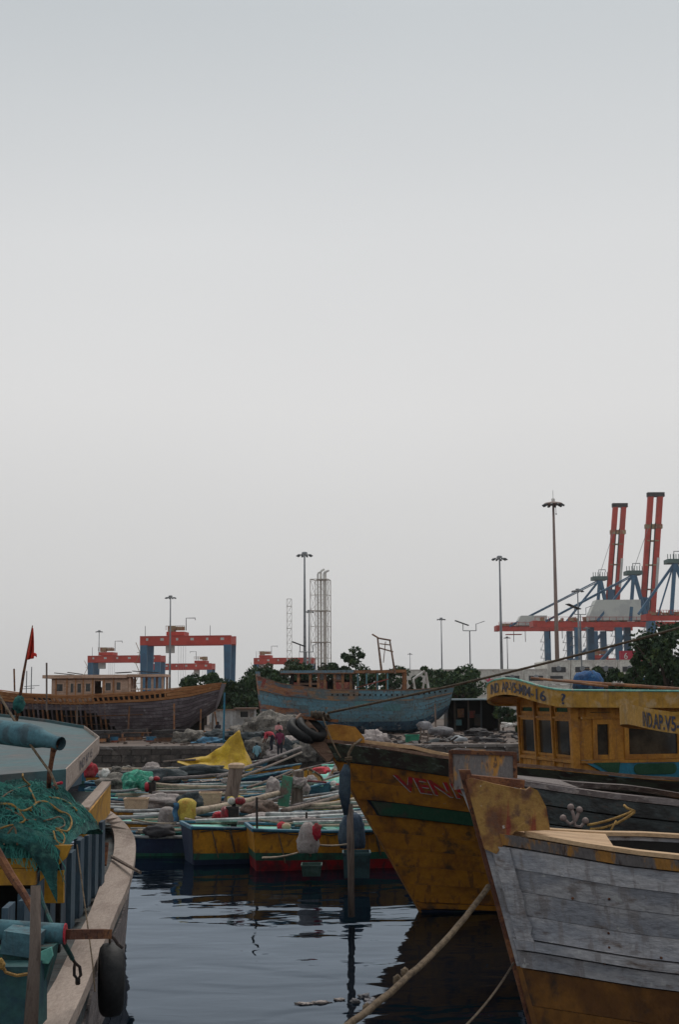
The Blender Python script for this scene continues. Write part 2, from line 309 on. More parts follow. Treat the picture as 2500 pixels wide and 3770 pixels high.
M_bluebow = mat('flaking_orange_blue_bow', (0.11, 0.18, 0.22), (0.36, 0.17, 0.09), (0.17, 0.06, 0.055), s=0.7, chips=((0.30, 0.26, 0.22), 0.68, 0.7), f2=0.50, f3=0.58, soft=0.07, s3=0.9, stretch=(0.7, 1, 1.6), rnd=0.12)
M_blueband = mat('faded_tan_blue_band', (0.15, 0.19, 0.20), (0.32, 0.20, 0.12), (0.10, 0.07, 0.06), s=0.8, f2=0.50, f3=0.66, soft=0.08, rnd=0.08)
M_bluebot = mat('barnacled_blue_bottom', (0.045, 0.095, 0.14), (0.24, 0.24, 0.25), (0.03, 0.05, 0.08), s=1.6, f2=0.60, f3=0.55, soft=0.05, rnd=0.1)
M_bluepatch = mat('pale_teal_patch', (0.12, 0.26, 0.28), (0.10, 0.20, 0.22), s=1.5, rnd=0.1)
M_oldred = mat('faded_red_panel', (0.24, 0.055, 0.045), (0.14, 0.05, 0.04), (0.30, 0.15, 0.09), s=2, rnd=0.2)
M_oldwood = mat('old_orange_timber', (0.28, 0.13, 0.06), (0.16, 0.08, 0.05), (0.20, 0.15, 0.12), s=2, rnd=0.3)
M_roofblue = mat('faded_blue_roof', (0.12, 0.21, 0.27), (0.17, 0.19, 0.20), (0.08, 0.07, 0.07), s=1.2, f3=0.62, rnd=0.05)
M_crred = mat('crane_red', (0.50, 0.055, 0.035), (0.42, 0.045, 0.03), s=0.2, rough=0.6, rnd=0.08, bump=0, grain=0.08)
M_crblue = mat('crane_blue', (0.05, 0.14, 0.235), (0.045, 0.11, 0.19), s=0.2, rough=0.6, rnd=0.08, bump=0, grain=0.08)
M_crgrey = mat('crane_machinery_tan', (0.32, 0.25, 0.14), (0.30, 0.10, 0.06), s=0.6, rnd=0.2, bump=0)
M_crwhite = mat('crane_house_white', (0.58, 0.60, 0.56), (0.50, 0.52, 0.50), s=0.2, rnd=0.05, bump=0, grain=0.05)
M_galv = mat('galvanised_steel', (0.24, 0.255, 0.27), (0.18, 0.19, 0.20), s=0.5, rough=0.5, rnd=0.1, bump=0, grain=0.08)
M_brownpole = mat('brown_weathered_steel', (0.27, 0.20, 0.175), (0.22, 0.165, 0.15), s=0.4, rough=0.6, rnd=0.05, bump=0, grain=0.08)
M_lamp = flatm('lamp_housing', (0.07, 0.08, 0.09), 0.5)
M_stack = mat('pale_steel_stack', (0.72, 0.70, 0.66), (0.62, 0.60, 0.57), s=0.4, rnd=0.08, bump=0, grain=0.05)
M_latt = mat('lattice_steel', (0.48, 0.45, 0.41), (0.40, 0.33, 0.29), s=0.4, rnd=0.05, bump=0)
M_cont = mat('white_container', (0.62, 0.60, 0.55), (0.52, 0.49, 0.45), (0.40, 0.33, 0.28), s=0.5, f3=0.68, rnd=0.08, bump=0)
M_contdk = flatm('container_machinery', (0.06, 0.06, 0.065), 0.6)
M_soil = mat('packed_brown_soil', (0.11, 0.075, 0.058), (0.07, 0.05, 0.04), (0.16, 0.12, 0.10), s=0.5, rnd=0, bump=0.6, bs=3)
M_wall = mat('dark_stone_wall', (0.075, 0.06, 0.052), (0.045, 0.037, 0.033), (0.12, 0.10, 0.085), s=1.2, rnd=0.25, bump=0.8, bs=5)
M_shed = mat('dark_corrugated_shed', (0.035, 0.04, 0.045), (0.06, 0.045, 0.035), s=0.8, rnd=0.2)
M_shedroof = mat('pale_shed_roof', (0.40, 0.48, 0.50), (0.30, 0.36, 0.38), s=1, rnd=0.05)
M_fence = mat('pale_corrugated_fence', (0.42, 0.42, 0.42), (0.34, 0.33, 0.32), (0.25, 0.20, 0.17), s=0.7, rnd=0.12)
M_leaf = mat('tree_leaf', (0.035, 0.068, 0.024), (0.018, 0.042, 0.018), (0.085, 0.12, 0.035), s=0.8, f2=0.48, f3=0.60, soft=0.08, bump=0, rough=0.6, rnd=0.18)
M_leaf2 = mat('dry_bush_leaf', (0.10, 0.085, 0.05), (0.06, 0.07, 0.035), (0.14, 0.11, 0.07), s=0.8, soft=0.1, bump=0, rough=0.7, rnd=0.1)
M_bark = mat('bark', (0.09, 0.065, 0.05), (0.06, 0.045, 0.035), s=3, rough=0.9)
M_barblue = mat('blue_drum', (0.05, 0.16, 0.26), (0.04, 0.10, 0.16), s=3, rnd=0.1)
M_barred = mat('red_drum_band', (0.28, 0.08, 0.05), (0.18, 0.06, 0.04), s=3, rnd=0.1)
M_bargreen = mat('green_tub', (0.03, 0.20, 0.12), (0.02, 0.13, 0.08), s=3, rnd=0.1)
M_skin = flatm('brown_skin', (0.13, 0.065, 0.04), 0.6)
M_hair = flatm('black_hair', (0.01, 0.008, 0.008), 0.6)
M_flag = mat('red_flag_cloth', (0.62, 0.03, 0.015), (0.50, 0.04, 0.02), s=3, bump=0.2, rnd=0)
M_navytext = mat('faded_navy_lettering', (0.05, 0.055, 0.085), (0.14, 0.12, 0.10), s=12, f2=0.58, rnd=0)
M_concrete = mat('stained_concrete', (0.17, 0.145, 0.13), (0.11, 0.09, 0.08), (0.25, 0.22, 0.205), s=1.2, soft=0.05, rnd=0.12, bump=0.5)
M_bluetarp = mat('blue_tarp', (0.02, 0.09, 0.24), (0.015, 0.05, 0.13), (0.06, 0.16, 0.30), s=3, bump=0.5, rnd=0)
M_tealpanel = mat('teal_blue_panel', (0.025, 0.17, 0.26), (0.03, 0.12, 0.18), s=3, rnd=0)
M_greenpanel = mat('green_panel', (0.012, 0.06, 0.03), (0.02, 0.075, 0.04), s=4, rnd=0.1)
M_scrap = mat('dark_scrap', (0.035, 0.032, 0.034), (0.065, 0.058, 0.056), (0.10, 0.05, 0.035), s=2.5, f3=0.68, rnd=0.12)
M_palesheet = mat('grey_tarpaulin', (0.20, 0.19, 0.20), (0.12, 0.115, 0.12), s=2, bump=0.6, rnd=0.2)

# ------------------------------------------------------------------ water, land, wall
LAND = 1.1; WALLY = 70.0
def water_mat():
    m = bpy.data.materials.new('harbour_water'); m.use_nodes = True; N, Lk = m.node_tree.nodes, m.node_tree.links
    N.remove(N['Principled BSDF']); out = N['Material Output']
    dif = N.new('ShaderNodeBsdfDiffuse'); dif.inputs['Color'].default_value = (0.0025, 0.006, 0.011, 1)
    glo = N.new('ShaderNodeBsdfGlossy'); glo.inputs['Color'].default_value = (0.58, 0.68, 0.80, 1); glo.inputs['Roughness'].default_value = 0.03
    fr = N.new('ShaderNodeFresnel'); fr.inputs['IOR'].default_value = 1.33; mix = N.new('ShaderNodeMixShader')
    tc = N.new('ShaderNodeTexCoord'); prev = None
    for sx, sy, scale, st, dist, det in ((0.65, 1.0, 0.8, 0.155, 0.07, 1.5), (0.6, 1.0, 3.2, 0.055, 0.02, 1.5)):
        mp = N.new('ShaderNodeMapping'); mp.inputs['Scale'].default_value = (sx, sy, 1); Lk.new(tc.outputs['Object'], mp.inputs[0])
        t = N.new('ShaderNodeTexNoise'); t.inputs['Scale'].default_value = scale; t.inputs['Detail'].default_value = det; t.inputs['Distortion'].default_value = 0.6
        Lk.new(mp.outputs[0], t.inputs['Vector'])
        bp = N.new('ShaderNodeBump'); bp.inputs['Strength'].default_value = st; bp.inputs['Distance'].default_value = dist * 4
        Lk.new(t.outputs[0], bp.inputs['Height'])
        if prev: Lk.new(prev.outputs[0], bp.inputs['Normal'])
        prev = bp
    for n_ in (dif, glo, fr): Lk.new(prev.outputs[0], n_.inputs['Normal'])
    Lk.new(fr.outputs[0], mix.inputs[0]); Lk.new(dif.outputs[0], mix.inputs[1]); Lk.new(glo.outputs[0], mix.inputs[2]); Lk.new(mix.outputs[0], out.inputs['Surface'])
    return m
M_water = water_mat()
mb = MB(); mb.add([(-1500, -80, 0), (1500, -80, 0), (1500, WALLY + 0.3, 0), (-1500, WALLY + 0.3, 0)], [(0, 1, 2, 3)])
struct('water', mb, M_water, label='dark calm harbour water')
mb = MB()
def landfn(u, v):
    x = lerp(-1, 1, u); x = 2500 * x * abs(x); y = WALLY + 0.2 + 4200 * v ** 3
    z = LAND + (0.0 if v == 0 else 0.10 * noise.noise(V((x * 0.2, y * 0.2, 0))))
    return (x, y, z)
mb.grid(landfn, 80, 50)
struct('ground', mb, M_soil, label='brown packed earth of the boatyard')
# retaining wall along the water: courses of stone blocks under a coping
wall = thing('quay_wall', 'long dark stone quay wall between the skiffs and the boatyard', 'wall', (0, WALLY, -1.5))
mb = MB(); mb.box((0, WALLY + 0.35, -0.24), (160, 0.5, 2.52)); part(wall, 'core', mb, M_wall, world=True)
blk = []
for v in range(3):
    m_ = MB(); h = 0.36
    m_.v = []; m_.box((0, 0, 0), (0.92, 0.14, 0.34)); m_.v = [p + V((rng.uniform(-.02, .02), rng.uniform(-.03, .02), rng.uniform(-.015, .015))) for p in m_.v]
    o = part(wall, 'stone', m_, M_wall); blk.append(o); 
first = [True, True, True]
for row in range(3):
    for i in range(34):
        x = -15.5 + i * 0.96 + (row % 2) * 0.48; k = rng.randrange(3)
        if first[k]: o = blk[k]; first[k] = False
        else: o = blk[k].copy(); COL.objects.link(o)
        o.parent = wall; o.location = (x, 0.06, 1.5 + 0.12 + row * 0.37 + 0.10)
for i in range(18):
    m_ = MB(); m_.box((-15.5 + i * 1.85, WALLY + 0.22, LAND + 0.04 + rng.uniform(-.02, .02)), (1.8, 0.55, 0.13)); part(wall, 'coping_stone', m_, M_concrete, world=True)

# ------------------------------------------------------------------ hull builder
class Hull:
    def __init__(s, L, B, rb, zk, zs, p=2.6, tm=0.45, ws=0.75, em=0.30, eb=0.75, rs=0.0, stem=0.06):
        s.L, s.B, s.rb, s.zk, s.zs, s.p, s.tm, s.ws, s.em, s.eb, s.rs, s.stem = L, B, rb, zk, zs, p, tm, ws, em, eb, rs, stem
    def w(s, t):
        if t >= s.tm: return 1 - ((t - s.tm) / (1 - s.tm)) ** s.p
        return s.ws + (1 - s.ws) * (1 - ((s.tm - t) / s.tm) ** 2)
    def S(s, t, q, side=1, off=0.0):
        xb = -s.rb * (1 - q); xs = -s.L + s.rs * (1 - q)
        x = xs + (xb - xs) * t
        e = lerp(s.em, s.eb, max(0, t) ** 2.5)
        y = s.B * s.w(min(t, 1.0)) * (max(q, 0.0) ** e) + s.stem
        z = s.zk(t) + q * (s.zs(t) - s.zk(t))
        return V((x, side * (y + off), z))
    def q(s, t, z): return (z - s.zk(t)) / (s.zs(t) - s.zk(t))
def strake(parent, name, H, q0, q1, m, side=1, t0=0.0, t1=1.0, proud=0.0, th=0.05, n=26, gap=0.004, wob=0.0):
    """one plank of the hull: a closed strip between two heights, proud of the shell"""
    mb = MB(); rings = []; sd = rng.random() * 50
    for i in range(n + 1):
        k = i / n; k = 1 - (1 - k) ** 1.35 if t1 >= 0.999 else k; t = t0 + (t1 - t0) * k
        w_ = wob * noise.noise(V((t * 9, sd, 0)))
        a, b = H.S(t, q0 + gap, side, proud + w_), H.S(t, q1 - gap, side, proud + w_)
        c, d = H.S(t, q1 - gap, side, proud - th), H.S(t, q0 + gap, side, proud - th)
        rings.append([a, b, c, d])
    mb.loft(rings); return part(parent, name, mb, m)
def shell(parent, H, m, inset=0.05, n=24, nq=8, sides=(1, -1), q1=0.985, tmax=1.0, tmin=0.0):  # inner shell added behind the planks to block light
    mb = MB()
    for sd in sides:
        mb.grid(lambda u, v: H.S(tmin + (tmax - tmin) * u, v * q1, sd, -inset), n, nq)
    if len(sides) == 2:
        mb.add([H.S(0, v / nq * q1, 1, -inset) for v in range(nq + 1)] + [H.S(0, v / nq * q1, -1, -inset) for v in range(nq + 1)],
               [(v, v + 1, nq + 2 + v, nq + 1 + v) for v in range(nq)])
    return part(parent, 'hull', mb, m)
def cap_rail(parent, H, m, w=0.2, h=0.06, t0=0.0, t1=1.0, lift=0.0, sides=(1, -1), n=28, name='cap_rail', inner=None):
    for sd in sides:
        mb = MB(); rings = []
        for i in range(n + 1):
            t = t0 + (t1 - t0) * i / n; t = 1 - (1 - t) ** 1.3 if t1 >= 0.999 else t
            o = H.S(t, 1.0, sd, 0.05) + V((0, 0, lift)); y_in = max(0.0, abs(o.y) - w)
            ii = V((o.x, sd * y_in, o.z))
            rings.append([o, o + V((0, 0, h)), ii + V((0, 0, h)), ii])
        mb.loft(rings); part(parent, name, mb, m)
def stem_post(parent, H, m, w=0.13, depth=0.2, q0=0.0, q1=1.05, lead=0.04, name='stem', n=10):
    mb = MB(); rings = []
    for i in range(n + 1):
        q = lerp(q0, q1, i / n); c = V((-H.rb * (1 - q), 0, H.zk(1) + q * (H.zs(1) - H.zk(1))))
        rings.append([c + V((lead, w * 0.32, 0)), c + V((lead - depth, w / 2, 0)), c + V((lead - depth, -w / 2, 0)), c + V((lead, -w * 0.32, 0))])
    mb.loft(rings); return part(parent, name, mb, m)
def deck(parent, H, m, drop, t0=0.03, t1=0.97, n=16):
    mb = MB(); vs = []
    for i in range(n + 1):
        t = lerp(t0, t1, i / n); z = H.zs(t) - drop; q = H.q(t, z)
        for sd in (1, -1):
            p = H.S(t, q, sd, -0.06); vs.append(p)
    mb.add(vs, [(2 * i, 2 * i + 1, 2 * i + 3, 2 * i + 2) for i in range(n)])
    return part(parent, 'deck', mb, m)
def panel_wall(parent, O, U, W_, zh, opens, m, th=0.05, name='wall', nrm=None, glass=M_glass, frame=None, fw=0.05, window='window', pane=True, skew=0.0):
    """a wall from corner O along unit U (width W_) and up (height zh) with window openings (u0,u1,v0,v1); each window is a part with frame and pane.
    skew leans the top outwards along nrm"""
    U = V(U).normalized(); nrm = V(nrm).normalized(); Z = V((0, 0, 1))
    def pt(u, v, o=0.0): return V(O) + U * u + Z * v + nrm * (o + skew * v)
    us = sorted({0.0, W_, *[a for op in opens for a in op[:2]]}); vs_ = sorted({0.0, zh, *[a for op in opens for a in op[2:4]]})
    mb = MB()
    def slabq(u0, u1, v0, v1, o0, o1, b):
        c = [pt(u, v, o) for o in (o0, o1) for u, v in ((u0, v0), (u1, v0), (u1, v1), (u0, v1))]
        b.add(c, [(0, 1, 2, 3), (7, 6, 5, 4), (0, 4, 5, 1), (1, 5, 6, 2), (2, 6, 7, 3), (3, 7, 4, 0)])
    for u0, u1 in zip(us, us[1:]):
        run = None
        for v0, v1 in list(zip(vs_, vs_[1:])) + [(None, None)]:
            hole = v0 is None or any(op[0] <= u0 + 1e-6 and u1 <= op[1] + 1e-6 and op[2] <= v0 + 1e-6 and v1 <= op[3] + 1e-6 for op in opens)
            if not hole: run = (run[0], v1) if run else (v0, v1)
            elif run: slabq(u0, u1, run[0], run[1], -th, 0, mb); run = None
    wobj = part(parent, name, mb, m)
    for op in opens:
        u0, u1, v0, v1 = op[:4]; g = op[4] if len(op) > 4 else glass
        if frame:
            fb = MB()
            slabq(u0 - fw * .3, u0 + fw, v0 - fw * .3, v1 + fw * .3, -th * .6, 0.025, fb); slabq(u1 - fw, u1 + fw * .3, v0 - fw * .3, v1 + fw * .3, -th * .6, 0.025, fb)
            slabq(u0 + fw, u1 - fw, v0 - fw * .3, v0 + fw, -th * .6, 0.022, fb); slabq(u0 + fw, u1 - fw, v1 - fw, v1 + fw * .3, -th * .6, 0.022, fb)
            wo = part(parent, window, fb, frame)
            if pane and g:
                gb = MB(); slabq(u0 + fw * .8, u1 - fw * .8, v0 + fw * .8, v1 - fw * .8, -th * .5, -th * .3, gb); part(wo, 'pane', gb, g)
        elif pane and g:
            gb = MB(); slabq(u0, u1, v0, v1, -th * .7, -th * .4, gb); part(parent, 'pane', gb, g)
    return wobj
def slab_poly(poly, h):
    m_ = MB(); m_.prism(poly, (0, 0, h)); return m_
def sag_rope(a, b, sag, n=16):
    a, b = V(a), V(b); return [a.lerp(b, i / n) - V((0, 0, sag * 4 * (i / n) * (1 - i / n))) for i in range(n + 1)]
def coil(c, r, turns, rise, n=18, M=None, jit=0.1):
    M = M or Matrix.Identity(3); c = V(c); pts = []
    for i in range(int(turns * n) + 1):
        a = 2 * math.pi * i / n; rr = r * (1 + jit * noise.noise(V((i * 0.13, c.x, c.y))))
        pts.append(c + M @ V((rr * math.cos(a), rr * math.sin(a), rise * i / n)))
    return pts
def tyre(name, c, M, Rr, r, label, group=None, tread=False):
    """an old tyre: tread ring, side walls and the open middle"""
    c = V(c); prof = []
    for k in range(12):
        a = 2 * math.pi * k / 12; prof.append((Rr - r * 0.75 + r * 0.80 * (1 if abs(math.cos(a)) > .8 else 1) * math.cos(a), r * 0.95 * math.copysign(abs(math.sin(a)) ** 0.6, math.sin(a))))
    n = 28; rings = [[c + M @ V((q * math.cos(2 * math.pi * k / n), q * math.sin(2 * math.pi * k / n), z)) for q, z in prof] for k in range(n)]
    mb = MB(); mb.loft(rings, cap=False, closed=True)
    for k in range(0, 56 if tread else 0):
        a = 2 * math.pi * (k + .5) / 56; q = Rr - 0.001
        rot = M @ Matrix.Rotation(a, 3, 'Z')
        mb.box(c + rot @ V((q, 0, (k % 2 - .5) * r * 0.9)), (0.012, 0.016, r * 0.8), rot)
    return single(name, mb, M_rubber, label, 'tyre', group, smooth=True)

# ------------------------------------------------------------------ big yellow trawler
TY_ANG = math.pi + R(13)
bow = P(1196, 2732, 24.0)
tr = thing('trawler', 'big yellow trawler with green band, black tyre on its stem and yellow wheelhouse', 'boat', (bow.x, bow.y, 0), TY_ANG)
H1 = Hull(13.5, 2.1, 2.10, lambda t: -0.8 + 0.0 * t, lambda t: interp(t, [(0, 2.35), (0.35, 2.12), (0.6, 2.2), (0.8, 2.45), (1, bow.z)]), p=2.5, tm=0.42, ws=0.8, em=0.28, eb=0.85)
shell(tr, H1, M_navy, 0.06)
QB = lambda z: (z + 0.8) / (bow.z + 0.8)
lv = [-0.8, -0.35, 0.06]
for a, b in zip(lv, lv[1:]): strake(tr, 'plank', H1, QB(a), QB(b), M_navy); strake(tr, 'plank', H1, QB(a), QB(b), M_navy, -1, n=14)
strake(tr, 'rubbing_strake', H1, QB(0.06), QB(0.17), M_yel, proud=0.05, th=0.1)
lv = [0.17, 0.47, 0.77, 1.06, 1.34, 1.62]
for a, b in zip(lv, lv[1:]): strake(tr, 'plank', H1, QB(a), QB(b), M_yel, gap=0.0005, wob=0.008); strake(tr, 'plank', H1, QB(a), QB(b), M_yel, -1, n=14)
strake(tr, 'rubbing_strake', H1, QB(1.62), QB(1.88), M_green, proud=0.06, th=0.1, t1=0.985, wob=0.02); strake(tr, 'rubbing_strake', H1, QB(1.62), QB(1.88), M_green, -1, proud=0.05, n=14)
for a, b in ((1.88, 2.20), (2.20, 2.50)): strake(tr, 'plank', H1, QB(a), QB(b), M_yel, gap=0.0005, wob=0.008); strake(tr, 'plank', H1, QB(a), QB(b), M_yel, -1, n=14)
strake(tr, 'sheer_plank', H1, QB(2.50), 1.0, M_blackgreen, proud=0.035, th=0.08, wob=0.015); strake(tr, 'sheer_plank', H1, QB(2.50), 1.0, M_blackgreen, -1, n=14)
cap_rail(tr, H1, M_cap, 0.20, 0.05)
deck(tr, H1, M_greywood, 0.55)
stem_post(tr, H1, M_yel, 0.17, 0.24, 0.0, 1.02, 0.03)
# raised stem head leaning forward, with the weathered timber look
mb = MB(); c0 = V((-0.12, 0, bow.z - 0.25)); c1 = V((0.50, 0, bow.z + 0.40))
mb.beam(c0, c1, 0.17, 0.24, up=(0, 0, 1)); part(tr, 'stem_head', mb, M_cap)
# breasthook foredeck (pale) and the yellow bow board
mb = MB(); pts = [H1.S(t, 1.0, 1, -0.16) for t in (0.80, 0.85, 0.9, 0.95, 0.985)] + [H1.S(t, 1.0, -1, -0.16) for t in (0.985, 0.95, 0.9, 0.85, 0.80)]
pts = [V((p.x, p.y * 0.9, p.z + 0.035 + 0.10 * min(1, abs(p.x) / 1.0) * (1 if abs(p.x) < 2.0 else .4))) for p in pts]; mb.add(pts + [p - V((0, 0, 0.06)) for p in pts], [tuple(range(10)), tuple(range(19, 9, -1))] + [(k, (k + 1) % 10, 10 + (k + 1) % 10, 10 + k) for k in range(10)])
part(tr, 'foredeck', mb, M_sand)
for sd in (1, -1):
    mb = MB(); prof = [(-0.03, 0.02), (-0.60, 0.02), (-0.60, 0.14), (-0.46, 0.30), (-0.20, 0.31), (-0.03, 0.28)]
    mb.prism([V((x, sd * (0.07 + 0.42 * abs(x) ** .9) , H1.zs(1 + x / 13.5) + z)) for x, z in prof], (0, -sd * 0.06, 0)); part(tr, 'bow_board', mb, M_yel2)
mb = MB(); mb.box((0.10, 0, bow.z + 0.38), (0.62, 0.26, 0.05), Matrix.Rotation(R(-6), 3, 'Y')); part(tr, 'stem_cap', mb, M_rust)
# name letters, half worn away
lv0, lv1 = 2.08, 2.32
def on_hull(u, v, off=0.012):
    t = lerp(0.940, 0.835, u); q = H1.q(t, 0) ; qq = QB(2.13 + v); p = H1.S(t, qq, 1, 0.0); pr = 0.0
    return H1.S(t, qq, 1, off + 0.0)
lettering(tr, 'VENKA', 0.36, lambda u, v: on_hull(u, v, 0.024), M_red, bold=0.008)
lettering(tr, 'VENKA', 0.36, lambda u, v: on_hull(u - 0.010, v - 0.014, 0.017), M_greyplank, name='letter_outline', bold=0.008)
# wheelhouse ------------------------------------------------------------
TI = ROOT[tr.name].inverted()
nc = TI @ V((3.97, 23.3, 0)); xf, hw = nc.x, 1.28           # front x in local coordinates; half width
zb, zt = 1.62, 3.56
fo = V((xf, -hw, zb)); 
dk = MB(); dk.box((xf - 2.6, 0, (zb + zt) / 2 - 0.1), (4.4, 1.9, zt - zb - 0.4)); part(tr, 'cabin_shade_block', dk, M_dark)  # solid near-black block; its colour stands for the unlit cabin
fw_ = 2 * hw
op = []
for k in range(3):
    u0 = 0.10 + k * 0.83; op.append((u0, u0 + 0.70, 0.94, 1.56))
opu = [(0.14 + k * 0.83, 0.14 + k * 0.83 + 0.62, 1.65, 1.78, M_greenpanel) for k in range(3)]
panel_wall(tr, fo, (0, 1, 0), fw_, zt - zb, op + opu, M_yel2, nrm=(1, 0, 0), frame=M_yel2, fw=0.03, th=0.03, name='front_wall', skew=0.03)
sl = 4.6
op = [(0.30, 0.62, 0.92, 1.54), (0.86, 1.86, 0.92, 1.54), (2.25, 3.1, 0.92, 1.54), (3.4, 4.2, 0.92, 1.54)]
opu = [(0.18, 0.66, 1.61, 1.74, M_greenpanel), (0.90, 1.90, 1.61, 1.74, M_greenpanel), (2.25, 3.2, 1.61, 1.74, M_greenpanel)]
for sd in (1, -1):
    panel_wall(tr, V((xf + 0.001, sd * hw, zb)), (-1, 0, 0), sl, zt - zb, op + opu, M_yel2, nrm=(0, sd, 0), frame=M_yel2, fw=0.06, name='side_wall')
for zz, hh in ((2.49, 0.05), (3.205, 0.035)):
    mb = MB(); mb.box((xf - 2.25, hw + 0.022, zz), (4.4, 0.04, hh)); part(tr, 'moulding', mb, M_yel2)
    mb = MB(); mb.box((xf + 0.035 + 0.03 * (zz - zb), 0, zz), (0.03, 2 * hw, hh)); part(tr, 'moulding', mb, M_yel2)
mb = MB(); mb.beam((xf + 0.01, hw + 0.012, zb), (xf + 0.06, hw + 0.012, zt - .05), 0.13, 0.10); part(tr, 'corner_post', mb, M_yel2)
for k in range(4):
    mb = MB(); mb.beam((xf + 0.02, -hw + 0.05 + 0.83 * k, zb), (xf + 0.085, -hw + 0.05 + 0.83 * k, zt - .05), 0.07, 0.05); part(tr, 'mullion', mb, M_yel2)
for k in range(10):
    mb = MB(); mb.box((xf + 0.028, -hw + 0.16 + 0.252 * k, 2.05), (0.02, 0.235, 0.80)); part(tr, 'wall_board', mb, M_yel2)
# teal skirt with green panels below the side windows
mb = MB(); 
mb.prism([V((xf - 0.05, hw, 2.52)), V((xf - 0.62, hw, 2.22)), V((xf - 1.85, hw, 2.20)), V((xf - 1.85, hw, 2.50))], (0, 0.035, 0)); sk = part(tr, 'skirt_panel', mb, M_tealpanel)
mb = MB(); a0, a1, z0, z1 = xf - 0.98, xf - 1.75, 2.27, 2.45; n_ = 8
ov = []
for cx_, s0 in ((a1 + 0.09, -1), (a0 - 0.09, 1)):
    for k in range(n_ + 1):
        a = -math.pi / 2 + math.pi * k / n_
        if s0 < 0: a = math.pi / 2 + math.pi * k / n_
        ov.append(V((cx_ + 0.09 * math.cos(a), hw + 0.036, 2.36 + 0.09 * math.sin(a))))
mb.prism(ov, (0, 0.012, 0)); part(sk, 'green_inlay', mb, M_greenpanel)
mb = MB(); mb.prism([V((xf - 0.26, hw + .036, 2.475)), V((xf - 0.60, hw + .036, 2.28)), V((xf - 0.70, hw + .036, 2.28)), V((xf - 0.74, hw + .036, 2.475))], (0, 0.012, 0)); part(sk, 'green_inlay', mb, M_greenpanel)
mb = MB(); mb.beam((xf - 2.05, hw + 0.05, 2.1), (xf - 2.05, hw + 0.05, 3.4), 0.10, 0.08); part(tr, 'door_post', mb, M_cap)
mb = MB(); mb.box((xf - 2.6, hw + 0.02, 2.36), (0.85, 0.03, 0.22)); part(tr, 'side_panel', mb, M_yel2)
# cambered roof with rounded front and a deep fascia
RF, RH, RX1 = 0.78, hw + 0.34, xf - 5.2
def rplan():
    pts = []
    for k in range(0, 25):
        a = math.pi / 2 - math.pi * k / 24          # from port to starboard round the front
        pts.append((xf + 0.18 + (RF - 0.18) * math.cos(a) ** 0.75 if math.cos(a) > 1e-6 else xf + 0.18, RH * math.copysign(abs(math.sin(a)) ** 0.55, math.sin(a))))
    return [(RX1, RH)] + [(lerp(RX1, xf, k / 6), RH) for k in range(1, 6)] + pts + [(lerp(xf, RX1, k / 6), -RH) for k in range(1, 6)] + [(RX1, -RH)]
pl = rplan()
def rz(x, y): return 3.59 - 0.21 * (y / RH) ** 2 - 0.012 * (xf - x)
mb = MB(); n_ = len(pl)
lo = [V((x, y, rz(x, y))) for x, y in pl]; hi = [V((x, y, rz(x, y) + 0.265)) for x, y in pl]
li = [V((x * 1 if False else (x - 0.05 if x > xf else x), y * 0.965, rz(x, y))) for x, y in pl]; hin = [V(((x - 0.05 if x > xf else x), y * 0.965, rz(x, y) + 0.265)) for x, y in pl]
mb.add(lo + hi + hin + li, [(k, k + 1, n_ + k + 1, n_ + k) for k in range(n_ - 1)] + [(n_ + k, n_ + k + 1, 2 * n_ + k + 1, 2 * n_ + k) for k in range(n_ - 1)] + [(2 * n_ + k, 2 * n_ + k + 1, 3 * n_ + k + 1, 3 * n_ + k) for k in range(n_ - 1)] + [(3 * n_ + k, 3 * n_ + k + 1, k + 1, k) for k in range(n_ - 1)])
rf = part(tr, 'roof_fascia', mb, M_yelroof)
mb = MB()
def roof_sheet(zo):
    half = n_ // 2
    vs = []
    for k in range(half + 1):
        a = li[k]; b = li[n_ - 1 - k]
        for j in range(9): p = a.lerp(b, j / 8); p.z = rz(p.x, p.y) + zo if zo < .1 else 3.55 - 0.012 * (xf - p.x); vs.append(p)
    return vs, [(i * 9 + j, i * 9 + j + 1, (i + 1) * 9 + j + 1, (i + 1) * 9 + j) for i in range(half) for j in range(8)]
mb.add(*roof_sheet(0.02)); part(tr, 'ceiling', mb, M_yel2)
mb = MB(); mb.add(*roof_sheet(0.24)); part(tr, 'roof', mb, M_turq)
mb = MB(); mb.tube([p + V((0, 0, 0.012)) for p in hi], 0.018, 5); part(tr, 'roof_edge', mb, M_skturq)
# lettering on the curved front fascia
acc = [0.0]
for a, b in zip(hi, hi[1:]): acc.append(acc[-1] + (V((b.x, b.y, 0)) - V((a.x, a.y, 0))).length)
def on_fascia(s, v):
    for k in range(n_ - 1):
        if acc[k] <= s <= acc[k + 1]:
            f = (s - acc[k]) / max(1e-6, acc[k + 1] - acc[k]); p = lo[k].lerp(lo[k + 1], f); d = (lo[k + 1] - lo[k]); nr = V((-d.y, d.x, 0)).normalized()
            if nr.dot(V((p.x - xf + 1.5, p.y, 0))) < 0: nr = -nr
            return p + nr * 0.010 + V((0, 0, v))
    return lo[-1]
lettering(rf, 'IND  AP-V5-MM-16   ?', 0.24, lambda u, v: on_fascia(lerp(acc[20], acc[7], u), v + 0.05), M_navytext, bold=0.005)
mb = MB(); mb.box((xf - 2.55, RH - 0.002, rz(xf - 2.55, RH) + 0.20), (0.33, 0.03, 0.11)); part(tr, 'fascia_slot', mb, M_rust)
